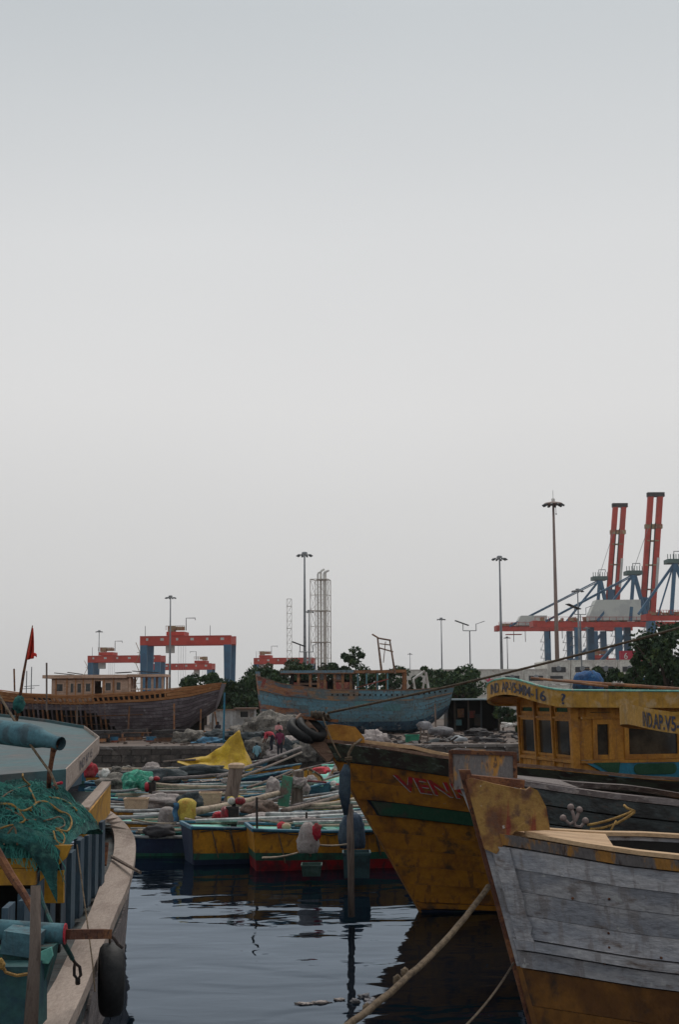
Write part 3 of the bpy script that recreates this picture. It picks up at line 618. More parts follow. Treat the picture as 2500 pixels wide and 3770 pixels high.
# lashed blue tarp bundle and poles lying on the wheelhouse roof
TW = ROOT[tr.name]
def on_roof(px, d): 
    p = P(px, 2500, d); l = TI @ p; return V((p.x, p.y, 3.55 - 0.012 * (xf - l.x)))
c = on_roof(2165, 25.3)
bt = thing('tarp_bundle', 'blue tarpaulin bundle lashed on top of the yellow wheelhouse roof', 'tarpaulin', c)
mb = MB(); mb.blob(c + V((0, 0, 0.24)), (0.27, 0.20, 0.25), 3, 3, 0.14, 2.0, flat=0.8, fine=0.06); part(bt, 'tarp', mb, M_bluetarp, world=True, smooth=True)
mb = MB(); mb.tube([c + V((0.27 * math.cos(a) * 0.35, -0.18 * math.cos(a), 0.24 + 0.27 * math.sin(a))) for a in [k * math.pi / 9 for k in range(10)]], 0.008, 5); part(bt, 'lashing', mb, M_rope, world=True)
a, b = on_roof(1957, 23.8), on_roof(2240, 23.9)
mb = MB(); mb.tube([P(1955, 2496, 23.75), P(2110, 2512, 23.8), P(2240, 2528, 23.85)], 0.022, 7); single('timber_pole', mb, M_oldwood, 'reddish timber pole lying along the yellow wheelhouse roof, its end sticking out', 'pole')
mb = MB(); mb.tube([P(2075, 2507, 24.4), P(2500, 2536, 24.6), P(2560, 2540, 24.6)], 0.028, 7); single('timber_pole', mb, M_oldwood, 'second reddish pole on the yellow wheelhouse roof, beside the blue tarp bundle', 'pole')
# tyres on the stem head
hd = TW @ V((0.48, 0, bow.z + 0.36))
for i, (dx, dy, tl, lab) in enumerate(((-0.10, -0.10, 34, 'black tyre hung from the stem head of the big yellow trawler, outer one'), (0.10, -0.06, 28, 'black tyre hung from the stem head of the big yellow trawler, inner one'))):
    Mt = Matrix.Rotation(R(20), 3, 'Z') @ Matrix.Rotation(R(tl), 3, 'Y') @ Matrix.Rotation(R(66), 3, 'X')
    tyre('tyre', P(1112 + i * 34, 2690 - i * 6, 23.75 + 0.05 * i), Matrix.Rotation(R(-38), 3, 'Y') @ Matrix.Rotation(R(68), 3, 'Z') @ Matrix.Rotation(R(72), 3, 'X'), 0.28, 0.085, lab, 'tyres on the stem head')
# ropes wound on the stem head
mb = MB()
for k in range(5): 
    c = P(1145 + 14 * k, 2632 + 3 * k + rng.uniform(-5, 5), 23.85); mb.tube(coil(c, 0.05 + 0.012 * (k % 2), 2.2, 0.02, M=Matrix.Rotation(R(80), 3, 'Y') @ Matrix.Rotation(R(8 * k), 3, 'X'), jit=0.3), 0.017, 5)
part(tr, 'rope_turns', mb, M_ropedk, world=True)
mb = MB(); mb.tube(sag_rope(P(1205, 2625, 23.9), P(2560, 2295, 25.0), 0.06, 30), 0.021, 6)
single('mooring_rope', mb, M_ropedk, 'long dark mooring rope rising from the trawler stem to the upper right', 'rope', smooth=True)
mb = MB(); mb.tube(sag_rope(P(1188, 2640, 23.6), P(1255, 2790, 23.4), 0.05), 0.012, 5); part(tr, 'stem_rope', mb, M_rope, world=True)
# hanging fender log on ropes at the trawler's bow
fl = thing('fender_log', 'long brown fender log hanging on a rope from the yellow trawler bow into the water', 'fender', P(1292, 3345, 23.4))
mb = MB(); pa = [P(1288, 2960, 23.4), P(1290, 3090, 23.4), P(1292, 3200, 23.4), P(1294, 3375, 23.4)]; mb.tube(pa, [0.05, 0.062, 0.058, 0.055], 9); part(fl, 'log', mb, M_postwood, world=True, smooth=True)
mb = MB(); pa = [P(1278, 2815, 23.4), P(1270, 2850, 23.4), P(1268, 2920, 23.4), P(1276, 3000, 23.4)]; mb.tube(pa, [0.05, 0.095, 0.10, 0.05], 9); part(fl, 'cloth_wrap', mb, M_dbcloth, world=True, smooth=True)
mb = MB(); mb.tube([P(1330, 2722, 23.75), P(1300, 2745, 23.42), P(1284, 2775, 23.38), P(1283, 2830, 23.38)], 0.026, 6); mb.tube(coil(P(1283, 2802, 23.38), 0.045, 2, 0.03), 0.02, 5); part(fl, 'rope', mb, M_rope, world=True, smooth=True)

# ------------------------------------------------------------------ near grey trawler (foreground right)
gb = P(1792, 3020, 13.0); sheer0 = 2.40
g = thing('trawler', 'foreground trawler of weathered grey planks with flaking yellow bow plate', 'boat', (1.27, 13.0, 0), math.pi)
HG = Hull(12.5, 1.9, 0.80, lambda t: -0.7, lambda t: interp(t, [(0, 2.2), (0.4, 1.95), (0.75, 2.10), (0.9, 2.26), (1, sheer0)]), p=2.7, tm=0.45, ws=0.8, em=0.30, eb=0.62, stem=0.075)
QG = lambda z: (z + 0.7) / (sheer0 + 0.7)
shell(g, HG, M_dark, 0.07)
lv = [-0.7, -0.2, 0.2, 0.55, 0.88, 1.20]
M_yelbot = mat('dirty_ochre_bottom', (0.20, 0.085, 0.018), (0.12, 0.05, 0.015), (0.05, 0.03, 0.02), s=1.6, f2=0.5, f3=0.62, soft=0.1, stretch=(1, 1, 0.7), rnd=0.1)
for a, b in zip(lv, lv[1:]): strake(g, 'plank', HG, QG(a), QG(b), M_yelbot, gap=0.001); strake(g, 'plank', HG, QG(a), QG(b), M_yelbot, -1, n=12)
strake(g, 'plank', HG, QG(1.20), QG(1.37), M_greyplank, proud=0.02, th=0.07, wob=0.02)
strake(g, 'rubbing_strake', HG, QG(1.37), QG(1.47), M_greyplank, proud=0.095, th=0.14, wob=0.02)
lv = [1.47, 1.68, 1.89, 2.09]
for i, (a, b) in enumerate(zip(lv, lv[1:])): strake(g, 'plank', HG, QG(a), QG(b), M_greyplank, proud=0.010 * (i % 2), gap=0.0007, wob=0.02)
strake(g, 'plank', HG, QG(2.09), QG(2.28), M_greyplank, proud=0.030, th=0.08, gap=0.001, t1=0.995, wob=0.02)
strake(g, 'sheer_plank', HG, QG(2.28), 1.0, M_orangegrey, proud=0.055, th=0.1, t1=0.990)
for a, b in ((1.20, 1.6), (1.6, 2.0), (2.0, 2.4)): strake(g, 'plank', HG, QG(a), QG(b), M_greyplank, -1, n=14)
cap_rail(g, HG, M_sand, 0.16, 0.035, t1=0.972)
# nails and rust bolts along the plank ends
nb = MB(); 
for (px, py) in ((1848, 3115), (1862, 3133), (1978, 3152), (1870, 3165), (1905, 3262), (1912, 3310), (1918, 3355), (1935, 3408), (2250, 3310), (2248, 3440), (2246, 3483), (2432, 3525), (2232, 3545), (2105, 3306), (2435, 3255), (2330, 3222), (2072, 3128), (2382, 3553)):
    best = None
    for i in range(200):
        t = 0.6 + 0.4 * i / 200
        for jq in range(60):
            q = 0.5 + 0.5 * jq / 60; p = ROOT[g.name] @ HG.S(t, q, 1, 0.02); v = CAM_R.transposed() @ (p - V((0, 0, CAMZ))); X, Y = CX + FPX * v.x / -v.z, CY - FPX * v.y / -v.z
            e = (X - px) ** 2 + (Y - py) ** 2
            if best is None or e < best[0]: best = (e, t, q)
    _, t, q = best; p = HG.S(t, q, 1, 0.0); nrm_ = (HG.S(t, q, 1, 1) - p).normalized()
    nb.lathe(p - nrm_ * 0.01, [(0.012, 0), (0.012, 0.022), (0.006, 0.028)], 8, nrm_.to_track_quat('Z', 'Y').to_matrix())
part(g, 'bolt', nb, M_rust, kind='stuff')
stem_post(g, HG, M_rust, 0.10, 0.10, 0.0, 1.17, 0.07, name='stem_iron')
stem_post(g, HG, M_greyplank, 0.21, 0.34, 0.0, QG(2.28), 0.03)
stem_post(g, HG, M_yelbot, 0.23, 0.30, 0.0, QG(1.22), 0.035, name='stem_foot')
for sd in (1, -1):
    mb = MB(); nq_ = 12; rings = []
    for i in range(nq_ + 1):
        q = lerp(QG(1.46), QG(2.27), i / nq_); w_ = 0.014 * noise.noise(V((i * .7, sd, 0)))
        rings.append([HG.S(0.998, q, sd, 0.055), HG.S(0.986 + w_ * .2, q, sd, 0.055), HG.S(0.986 + w_ * .2, q, sd, -0.02), HG.S(0.998, q, sd, -0.02)])
    mb.loft(rings); part(g, 'stem_cheek', mb, M_greyplank)
# bow plate: flaking yellow board on each side of the stem rising above the sheer
for sd in (1, -1):
    mb = MB(); prof = [(0.0, -0.16), (-0.10, -0.20), (-0.26, 0.0), (-0.56, 0.02), (-0.53, 0.22), (-0.46, 0.36), (-0.40, 0.39), (-0.36, 0.36), (-0.1, 0.41), (0.10, 0.46), (0.15, 0.44)]
    if sd < 0: prof = [(x, z * 0.9 if z > 0 else z) for x, z in prof]
    def bp(x, z): 
        q = QG(sheer0 + z); xs = -HG.rb * (1 - q); return V((x, sd * (0.085 + 0.50 * max(0, min(0.66, 0.19 - x)) ** 1.15 * 0.8), sheer0 + z))
    mb.prism([bp(x, z) for x, z in prof], (0, -sd * 0.07, 0)); part(g, 'bow_plate', mb, M_bowpaint)
mb = MB(); mb.box((-0.12, 0, sheer0 + 0.425), (0.52, 0.14, 0.07), Matrix.Rotation(R(-6), 3, 'Y')); part(g, 'bow_cap', mb, M_rust)
mb = MB(); pts = [HG.S(t, 1.0, 1, -0.13) for t in (0.915, 0.93, 0.95, 0.97, 0.985)] + [HG.S(t, 1.0, -1, -0.05) for t in (0.985, 0.97, 0.95, 0.93, 0.90)]
mb.prism([V((p.x, p.y, p.z - 0.03)) for p in pts], (0, 0, 0.05)); part(g, 'foredeck', mb, M_sand)
deck(g, HG, M_greywood, 0.65, t1=0.93)
# wheelhouse roof overhang entering at the right edge
gw = TI
wx = (ROOT[g.name].inverted() @ P(2440, 2650, 12.6)).x
zr0 = 3.30
M_ = ROOT[g.name].inverted()

# ------------------------------------------------------------------ middle grey trawler between the two
mbow = P(1712, 2800, 19.0)
m2 = thing('trawler', 'dark grey-green trawler moored between the yellow trawler and the foreground grey one', 'boat', (mbow.x - 0.1, 18.9, 0), math.pi)
H2 = Hull(12.5, 1.95, 1.3, lambda t: -0.7, lambda t: interp(t, [(0, 2.1), (0.4, 1.75), (0.66, 1.98), (0.82, 2.28), (1, 2.52)]), p=2.8, tm=0.45, ws=0.8, em=0.30, eb=0.7)
Q2 = lambda z: (z + 0.7) / 3.22
shell(m2, H2, M_dark, 0.06)
lv = [-0.7, 0.1, 0.6, 1.0, 1.3, 1.55, 1.8, 2.05, 2.3]
for i, (a, b) in enumerate(zip(lv, lv[1:])):
    strake(m2, 'plank', H2, Q2(a), Q2(b), M_greendark if i > 2 else M_navy, proud=0.02 * (i % 2), gap=0.003, wob=0.02); strake(m2, 'plank', H2, Q2(a), Q2(b), M_greendark, -1, n=12)
strake(m2, 'sheer_plank', H2, Q2(2.3), 1.0, M_greendark, proud=0.04, th=0.08, wob=0.02); strake(m2, 'sheer_plank', H2, Q2(2.3), 1.0, M_greendark, -1, n=12)
cap_rail(m2, H2, M_greywood, 0.26, 0.07)
stem_post(m2, H2, M_greyplank, 0.18, 0.24, 0.0, 1.02, 0.03)
deck(m2, H2, M_greywood, 0.6, t1=0.95)
mb = MB(); pts = [H2.S(t, 1.0, 1, -0.1) for t in (0.885, 0.91, 0.94, 0.97, 0.985)] + [H2.S(t, 1.0, -1, -0.1) for t in (0.985, 0.97, 0.94, 0.91, 0.885)]
mb.prism([V((p.x, p.y, p.z + 0.02)) for p in pts], (0, 0, 0.06)); part(m2, 'foredeck', mb, M_greywood)
for sd in (1, -1):
    mb = MB(); prof = [(0.06, -0.15), (-0.70, -0.05), (-0.72, 0.25), (-0.66, 0.33), (0.0, 0.38), (0.08, 0.36)]
    mb.prism([V((x, sd * (0.10 + 0.40 * max(0, 0.1 - x)), 2.52 + z)) for x, z in prof], (0, -sd * 0.06, 0)); part(m2, 'bow_plate', mb, M_orangegrey)
mb = MB(); mb.beam((0.08, 0.12, 2.86), (-0.70, 0.42, 2.84), 0.05, 0.05); mb.beam((0.10, 0.10, 2.45), (0.10, 0.10, 2.88), 0.05, 0.05); mb.beam((-0.70, 0.42, 2.5), (-0.70, 0.42, 2.86), 0.05, 0.05); part(m2, 'plate_edge', mb, M_rust)
# bitts with iron balls and a tan rope made fast
bt = MB(); M2 = ROOT[m2.name]
for (px, py) in ((2103, 2972), (2135, 2982), (2075, 3012), (2157, 3022)):
    c = P(px, py, 17.0); bt.blob(c, (0.042, 0.042, 0.042), 1, 2, 0.05)
bt.tube([P(2103, 2972, 17.0), P(2113, 3000, 16.98), P(2118, 3040, 17.0), P(2140, 3045, 17.0), P(2157, 3022, 17.0)], 0.02, 7); bt.tube([P(2135, 2982, 17.0), P(2122, 3020, 16.99), P(2100, 3035, 17.0), P(2075, 3012, 17.0)], 0.02, 7)
part(m2, 'iron_bitts', bt, M_brownpole, world=True, smooth=True)
rb_ = MB(); rb_.tube(sag_rope(P(2165, 3038, 16.95), P(2335, 2985, 17.2), 0.02), 0.016, 6); rb_.tube(sag_rope(P(2175, 3053, 16.95), P(2338, 2990, 17.15), 0.05), 0.017, 6)
rb_.tube([P(2338, 2987, 17.15), P(2310, 2975, 17.3), P(2300, 2965, 17.4)], 0.017, 6); rb_.tube([P(2270, 3022, 17.0), P(2255, 3050, 16.95), P(2245, 3066, 16.95)], 0.012, 5)
part(m2, 'mooring_line', rb_, M_ropeyl, world=True, smooth=True)
# its wheelhouse roof (only the rounded fore end enters the frame); same make as the other, in its own size
wf = (ROOT[m2.name].inverted() @ P(2508, 2700, 20.0)).x; hw2 = 1.15; z2 = 3.18; RH2 = hw2 + 0.3; n_ = 25
pl2 = [(wf - 4.4, RH2)] + [(wf - 2, RH2)] + [(wf + 0.1 + 0.85 * max(0, math.cos(a)) ** 0.75, RH2 * math.copysign(abs(math.sin(a)) ** 0.6, math.sin(a))) for a in [math.pi / 2 - math.pi * k / 20 for k in range(21)]] + [(wf - 2, -RH2), (wf - 4.4, -RH2)]
def rz2(x, y): return z2 - 0.10 * (y / RH2) ** 2 + 0.02 * (x - wf)
n_ = len(pl2); lo2 = [V((x, y, rz2(x, y))) for x, y in pl2]; hi2 = [p + V((0, 0, 0.26)) for p in lo2]
mb = MB(); mb.add(lo2 + hi2, [(k, k + 1, n_ + k + 1, n_ + k) for k in range(n_ - 1)]); rf2 = part(m2, 'roof_fascia', mb, M_yelroof)
for zo, nm, mm in ((0.0, 'ceiling', M_yel2), (0.09, 'roof', M_turq)):
    mb = MB(); half = n_ // 2; vs_ = []
    for k in range(half + 1):
        for j in range(7): p = lo2[k].lerp(lo2[n_ - 1 - k], j / 6); p.z = rz2(p.x, p.y) + zo; vs_.append(p)
    mb.add(vs_, [(i * 7 + j, i * 7 + j + 1, (i + 1) * 7 + j + 1, (i + 1) * 7 + j) for i in range(half) for j in range(6)]); part(m2, nm, mb, mm)
acc2 = [0.0]
for a, b in zip(lo2, lo2[1:]): acc2.append(acc2[-1] + (a - b).length)
def on_fascia2(s, v):
    for k in range(n_ - 1):
        if acc2[k] <= s <= acc2[k + 1]:
            f = (s - acc2[k]) / max(1e-6, acc2[k + 1] - acc2[k]); p = lo2[k].lerp(lo2[k + 1], f); d = lo2[k + 1] - lo2[k]; nr = V((-d.y, d.x, 0)).normalized()
            if nr.dot(V((p.x - wf + 1.2, p.y, 0))) < 0: nr = -nr
            return p + nr * 0.010 + V((0, 0, v))
    return lo2[-1]
lettering(rf2, 'IND.AP.V5-MM-21', 0.25, lambda u, v: on_fascia2(lerp(acc2[12] - 0.76, acc2[12] - 1.85, u), v + 0.03), M_navytext, bold=0.006)
cb = MB(); panel_wall(m2, V((wf, -hw2, 1.35)), (0, 1, 0), 2 * hw2, 1.85, [(0.15 + 0.75 * k, 0.75 + 0.75 * k, 0.9, 1.5) for k in range(3)], M_yel2, nrm=(1, 0, 0), frame=M_yel2, name='front_wall')
for sd in (1, -1): panel_wall(m2, V((wf, sd * hw2, 1.35)), (-1, 0, 0), 4.0, 1.85, [(0.3, 1.0, 0.9, 1.5), (1.4, 2.4, 0.9, 1.5)], M_yel2, nrm=(0, sd, 0), frame=M_yel2, name='side_wall')
# ropes running down to the quay under the camera
mb = MB(); mb.tube([p + V((0, 0.01 * noise.noise(p * 4), 0.01 * noise.noise(p * 5))) for p in sag_rope(P(1800, 3265, 12.9), P(1240, 3800, 9.6), 0.10, 24)], 0.026, 7)
for k in (0.55, 0.60, 0.8): 
    p = P(lerp(1800, 1240, k), lerp(3265, 3800, k) + 22, lerp(12.9, 9.6, k)); mb.blob(p, (0.04, 0.04, 0.04), 2, 2)
single('mooring_rope', mb, M_rope, 'thick frayed tan mooring rope slanting from the grey bow down to the bottom edge', 'rope', smooth=True)
mb = MB(); mb.tube(sag_rope(P(1893, 3545, 12.75), P(1690, 3800, 10.2), 0.04, 12), 0.010, 5); single('mooring_line', mb, M_rope, 'thin mooring line under the grey bow going down to the bottom edge', 'rope', smooth=True)

# ------------------------------------------------------------------ net boat (foreground left), running away from the camera
nbt = thing('net_boat', 'foreground net boat with wide beige side rail, dark blue boards and turquoise roof', 'boat', (-4.3, 14, 0))
outer = [Pz(249 - 90, 3960, 1.25), Pz(249, 3770, 1.25), Pz(302, 3661, 1.25), Pz(386, 3458, 1.25), Pz(430, 3350, 1.25), Pz(474, 3250, 1.26), Pz(496, 3153, 1.30), Pz(498, 3105, 1.36), Pz(488, 3069, 1.46), Pz(453, 3024, 1.60), Pz(398, 2981, 1.75), Pz(330, 2955, 1.85)]
inner = [Pz(60, 3870, 1.25), Pz(123, 3735, 1.25), Pz(203, 3608, 1.25), Pz(280, 3451, 1.25), Pz(328, 3360, 1.25), Pz(365, 3265, 1.26), Pz(410, 3165, 1.30), Pz(420, 3105, 1.36), Pz(416, 3062, 1.46), Pz(395, 3025, 1.60), Pz(365, 2998, 1.75), Pz(300, 2975, 1.85)]
def densify(ps, k=3):
    out = []
    for i in range(len(ps) - 1):
        p0, p1, p2, p3 = ps[max(i - 1, 0)], ps[i], ps[i + 1], ps[min(i + 2, len(ps) - 1)]
        for j in range(k):
            t = j / k; out.append(0.5 * ((2 * p1) + (p2 - p0) * t + (2 * p0 - 5 * p1 + 4 * p2 - p3) * t * t + (3 * p1 - 3 * p2 + p3 - p0) * t ** 3))
    return out + [ps[-1]]
od, idn = densify(outer), densify(inner)
brk = [0, 7, 14, 20, len(od) - 1]
for a, b in zip(brk, brk[1:]):
    mb = MB(); mb.loft([[o, i, i - V((0, 0, 0.11)), o - V((0, 0, 0.11))] for o, i in zip(od[a:b + 1], idn[a:b + 1])]); 
    part(nbt, 'rail_plank', mb, M_beige, world=True)
mb = MB(); rings = []
for o, i in zip(od, idn):
    dn = (i - o); dn.z = 0; dn.normalize()
    rings.append([o + dn * 0.10 - V((0, 0, 0.112)), o + dn * 0.16 + V((0, 0, -o.z * 0.5)), o + dn * 0.3 + V((0, 0, -o.z + 0.03)), o + dn * 0.5 + V((0, 0, -o.z - 0.5)), o + dn * 1.2 + V((0, 0, -o.z - 0.5)), i + dn * 0.25 - V((0, 0, 0.112))])
mb.loft(rings); part(nbt, 'hull', mb, M_greendark, world=True)
for k in range(3):
    mb = MB(); z0, z1 = (0.52 - 0.36 * k), (0.86 - 0.36 * k)
    mb.loft([[o + dn_ * (0.07 + 0.12 * (1 - z / 1.1)) + V((0, 0, z - 1.25 if False else z * o.z / 1.25 - o.z)) for z, dn_ in ((z0, d), (z1, d))] + [o + d * (0.16 + 0.12) + V((0, 0, z1 * o.z / 1.25 - o.z)), o + d * 0.3 + V((0, 0, z0 * o.z / 1.25 - o.z))] for o, d in [(o, V((i.x - o.x, i.y - o.y, 0)).normalized()) for o, i in zip(od, idn)]]); part(nbt, 'plank', mb, M_greywood, world=True)
mb = MB(); mb.add([V((-6.8, 6, 1.0)), V((-2.6, 6, 1.0)), V((-2.6, 12, 1.0)), V((-3.0, 17, 1.0)), V((-3.6, 21.5, 1.0)), V((-6.8, 21.5, 1.0))], [(0, 1, 2, 3, 4, 5)]); part(nbt, 'deck', mb, M_greendark, world=True)
# standing boards on the inner edge of the rail, each one its own plank
wl0, wl1 = V((-2.62, 11.5, 0)), V((-3.10, 18.9, 0)); nB = 19
for k in range(nB):
    a = wl0.lerp(wl1, k / nB); b = wl0.lerp(wl1, (k + 0.92) / nB); sh = V((0.05 if k % 2 else -0.02, 0, 0)); h0 = 1.22 if k > 3 else 1.22
    top = 2.02 + rng.uniform(-0.03, 0.03) if k > 2 else 1.95
    mb = MB(); mb.prism([a + sh + V((0, 0, h0)), b + sh + V((0, 0, h0)), b + sh + V((0, 0, top)), a + sh + V((0, 0, top))], (-0.05, 0, 0)); part(nbt, 'board', mb, M_boardblue, world=True)
# coaming boards in yellow at the top of the boards
for (y0, y1, x0, x1) in ((16.6, 20.6, -2.94, -3.30),):
    mb = MB(); mb.prism([V((x0, y0, 1.93)), V((x1, y1, 1.96)), V((x1, y1, 2.36)), V((x0 + 0.02, y0 + 0.3, 2.30)), V((x0, y0, 2.26))], (-0.09, 0, 0)); part(nbt, 'coaming_board', mb, M_yelplank, world=True)
    mb = MB(); mb.prism([V((x0 + .004, y0 + .2, 2.29)), V((x1 + .004, y1, 2.365)), V((x1 + .004, y1, 2.40)), V((x0 + .004, y0 + .2, 2.325))], (-0.13, 0, 0)); part(nbt, 'coaming_cap', mb, M_beige, world=True)
# net platform
mb = MB(); mb.add([V((-6.5, 12.7, 2.22)), V((-2.5, 12.7, 2.22)), V((-3.02, 16.6, 2.22)), V((-3.38, 20.6, 2.26)), V((-6.5, 20.6, 2.26))], [(0, 1, 2, 3, 4)])
mb.v += [p - V((0, 0, 0.1)) for p in mb.v[:5]]; mb.f += [(9, 8, 7, 6, 5)] + [(k, (k + 1) % 5, 5 + (k + 1) % 5, 5 + k) for k in range(5)]; mb.mi += [0] * 6
part(nbt, 'platform', mb, M_netdk, world=True)
# yellow planks across its near end and the corner brace
for i, (x0, x1, z0, z1) in enumerate(((-6.4, -2.66, 2.13, 2.27), (-6.4, -2.66, 1.985, 2.125))):
    mb = MB(); mb.prism([V((x0, 12.6, z0)), V((x1, 12.6, z0)), V((x1, 12.6, z1)), V((x0, 12.6, z1))], (0, 0.07, 0)); part(nbt, 'end_plank', mb, M_yelplank, world=True)
mb = MB(); mb.prism([P(145, 3245, 12.55), P(150, 3135, 12.55), P(185, 3112, 12.55), P(262, 3112, 12.55), P(240, 3160, 12.55)], (0, 0.06, 0)); part(nbt, 'corner_brace', mb, M_yelplank, world=True)
mb = MB(); mb.prism([P(148, 3325, 13.2), P(148, 3215, 13.2), P(232, 3205, 13.2), P(232, 3325, 13.2)], (0, 0.05, 0)); part(nbt, 'side_panel', mb, M_yelplank, world=True)
mb = MB(); mb.prism([V((-6.4, 14.2, 1.0)), V((-2.75, 14.2, 1.0)), V((-2.75, 14.2, 2.1)), V((-6.4, 14.2, 2.1))], (0, 0.06, 0)); part(nbt, 'cavity_shade_sheet', mb, M_dark, world=True)  # near-black sheet; its colour stands for shade in the cavity below the platform
# turquoise wheelhouse roof with lip and beige fascia
rp = [P(-260, 2600, 27.5), P(0, 2628, 27), P(170, 2648, 26.6), P(310, 2672, 26), P(365, 2712, 22.5), P(242, 2832, 15.0), P(0, 2852, 14.8), P(-260, 2870, 14.6)]
nr_ = len(rp); cen = sum(rp, V()) / nr_
mb = MB(); rin = [p.lerp(cen, 0.012) - V((0, 0, 0.05)) for p in rp]; mb.add(rin + [cen - V((0, 0, 0.12))], [(k, (k + 1) % nr_, nr_) for k in range(nr_)]); part(nbt, 'roof', mb, M_turq, world=True)
edge = lambda i, j, m_, nm, h: part(nbt, nm, MB().add([rp[i], rp[j], rp[j] - V((0, 0, h)), rp[i] - V((0, 0, h)), rin[i] + V((0, 0, .05)), rin[j] + V((0, 0, .05)), rin[j] - V((0, 0, h)), rin[i] - V((0, 0, h))], [(0, 1, 2, 3), (4, 5, 1, 0), (5, 4, 7, 6), (3, 2, 6, 7), (0, 3, 7, 4), (1, 5, 6, 2)]), m_, world=True)
for i in range(3): edge(i, i + 1, M_turq, 'roof_lip', 0.2)
edge(3, 4, M_beige, 'roof_lip', 0.21); fs_l = edge(4, 5, M_beige, 'fascia', 0.215)
edge(5, 6, M_turq, 'roof_lip', 0.2); edge(6, 7, M_turq, 'roof_lip', 0.2)
eu = (rp[4] - rp[5]); nrf = V((eu.y, -eu.x, 0)).normalized()
if nrf.x < 0: nrf = -nrf
lettering(fs_l, 'IND AP V5', 0.17, lambda u, v: rp[5].lerp(rp[4], 0.30 + 0.40 * u) + nrf * 0.006 - V((0, 0, 0.175 - v)), M_navytext, world=True)
mb = MB(); mb.box((-6.4, 21.0, 2.45), (3.6, 9.0, 0.75)); part(nbt, 'wheelhouse', mb, M_boardblue, world=True)
# exhaust pipe with an open mouth
ex = thing('exhaust_pipe', 'fat turquoise exhaust pipe with open black end above the nets', 'pipe', P(180, 2850, 13.0))
mb = MB(); cl = [P(-200, 2685, 13.6), P(0, 2695, 13.3), P(105, 2708, 13.1), P(135, 2714, 13.05), P(160, 2722, 13.0), P(200, 2732, 12.95), P(222, 2738, 12.9)]
rr_ = [0.108, 0.112, 0.112, 0.10, 0.075, 0.06, 0.062]
mb.tube(cl, rr_, 16, cap=False); mb.tube([cl[-1], cl[-2]], [0.052, 0.048], 16, cap=False); part(ex, 'pipe', mb, M_turqpipe, world=True, smooth=True)
mb = MB(); mb.tube([cl[-2], cl[-2].lerp(cl[-1], 0.2)], 0.05, 14); part(ex, 'mouth', mb, M_dark, world=True)
mb = MB(); mb.tube([P(198, 2745, 12.95), P(190, 2790, 12.97), P(180, 2850, 13.0), P(178, 2900, 13.05)], [0.03, 0.022, 0.022, 0.022], 7); mb.tube([P(192, 2752, 12.95), P(205, 2758, 12.94)], 0.035, 7); part(ex, 'support_leg', mb, M_rust, world=True, smooth=True)
# heap of nets: lumps, loose strands, tan rope loops
nh = thing('net_heap', 'heap of teal fishing net with tan rope loops on the left net boat', 'net', (-3.3, 13.6, 2.22))
def heap(x, y):
    a = max(0, 1 - ((x + 3.75) / 1.35) ** 4) * max(0, 1 - ((y - 13.6) / 1.05) ** 4)
    return 2.22 + a ** 0.6 * (0.54 + 0.08 * max(0, -3.0 - x) + 0.16 * noise.noise(V((x * 1.6, y * 1.6, 2))) + 0.10 * noise.noise(V((x * 4, y * 4, 5))) + 0.05 * noise.noise(V((x * 11, y * 11, 1))) + 0.03 * noise.noise(V((x * 27, y * 27, 1)))) 
mb = MB(); mb.grid(lambda u, v: (lerp(-5.1, -2.42, u), lerp(12.55, 14.65, v), heap(lerp(-5.1, -2.42, u), lerp(12.55, 14.65, v))), 90, 70); part(nh, 'net_pile', mb, M_net, world=True, smooth=True)
# the skirt of net hanging over the near edge and the corner
mb = MB()
def skirt(u, v):
    x = lerp(-5.1, -2.44, u); y = 12.56 - 0.12 * math.sin(v * 2.2) - 0.04 * noise.noise(V((x * 5, v * 3, 0)))
    drop = 0.08 + 0.10 * max(0, noise.noise(V((x * 2.2, 0, 4)))) + 0.26 * max(0, (x + 2.75) / 0.31) ** 1.5
    return (x, y, heap(x, 12.66) + 0.03 - v * (drop + 0.08) + 0.02 * noise.noise(V((x * 8, v * 6, 7))))
mb.grid(skirt, 70, 10); part(nh, 'net_skirt', mb, M_net, world=True, smooth=True)
mb = MB(); r2 = random.Random(3)
for k in range(1300):
    x, y = r2.uniform(-5.0, -2.5), 12.62 + 2.0 * r2.random() ** 1.6; a = r2.uniform(0, 6.28); pts = []
    for i in range(9):
        a += r2.uniform(-0.9, 0.9); x += 0.05 * math.cos(a); y += 0.05 * math.sin(a); y = max(12.56, y); x = min(-2.45, x)
        pts.append(V((x, y, heap(x, y) + 0.008 + 0.02 * r2.random())))
    mb.tube(pts, 0.0032, 3, cap=False)
for k in range(220):
    x = r2.uniform(-5.0, -2.46); pts = []; z = heap(x, 12.66); y = 12.5
    for i in range(6): pts.append(V((x, y - 0.02 * r2.random(), z - i * 0.06))); x += r2.uniform(-0.04, 0.04)
    mb.tube(pts, 0.003, 3, cap=False)
part(nh, 'loose_strands', mb, mat('teal_twine', (0.05, 0.24, 0.20), (0.02, 0.10, 0.09), s=3, bump=0, rnd=0), world=True, kind='stuff')
def draped(px_pts, lift=0.02):
    out = []
    for px, py in px_pts:
        # walk along the pixel's ray until it meets the heap or its near skirt
        hit = None
        for i in range(400):
            d = 12.40 + i * 0.008; p = P(px, py, d)
            if p.z < heap(p.x, max(p.y, 12.66)) + lift and p.y > 12.45: hit = p; break
        out.append(hit or P(px, py, 12.42))
    return densify(out, 4)
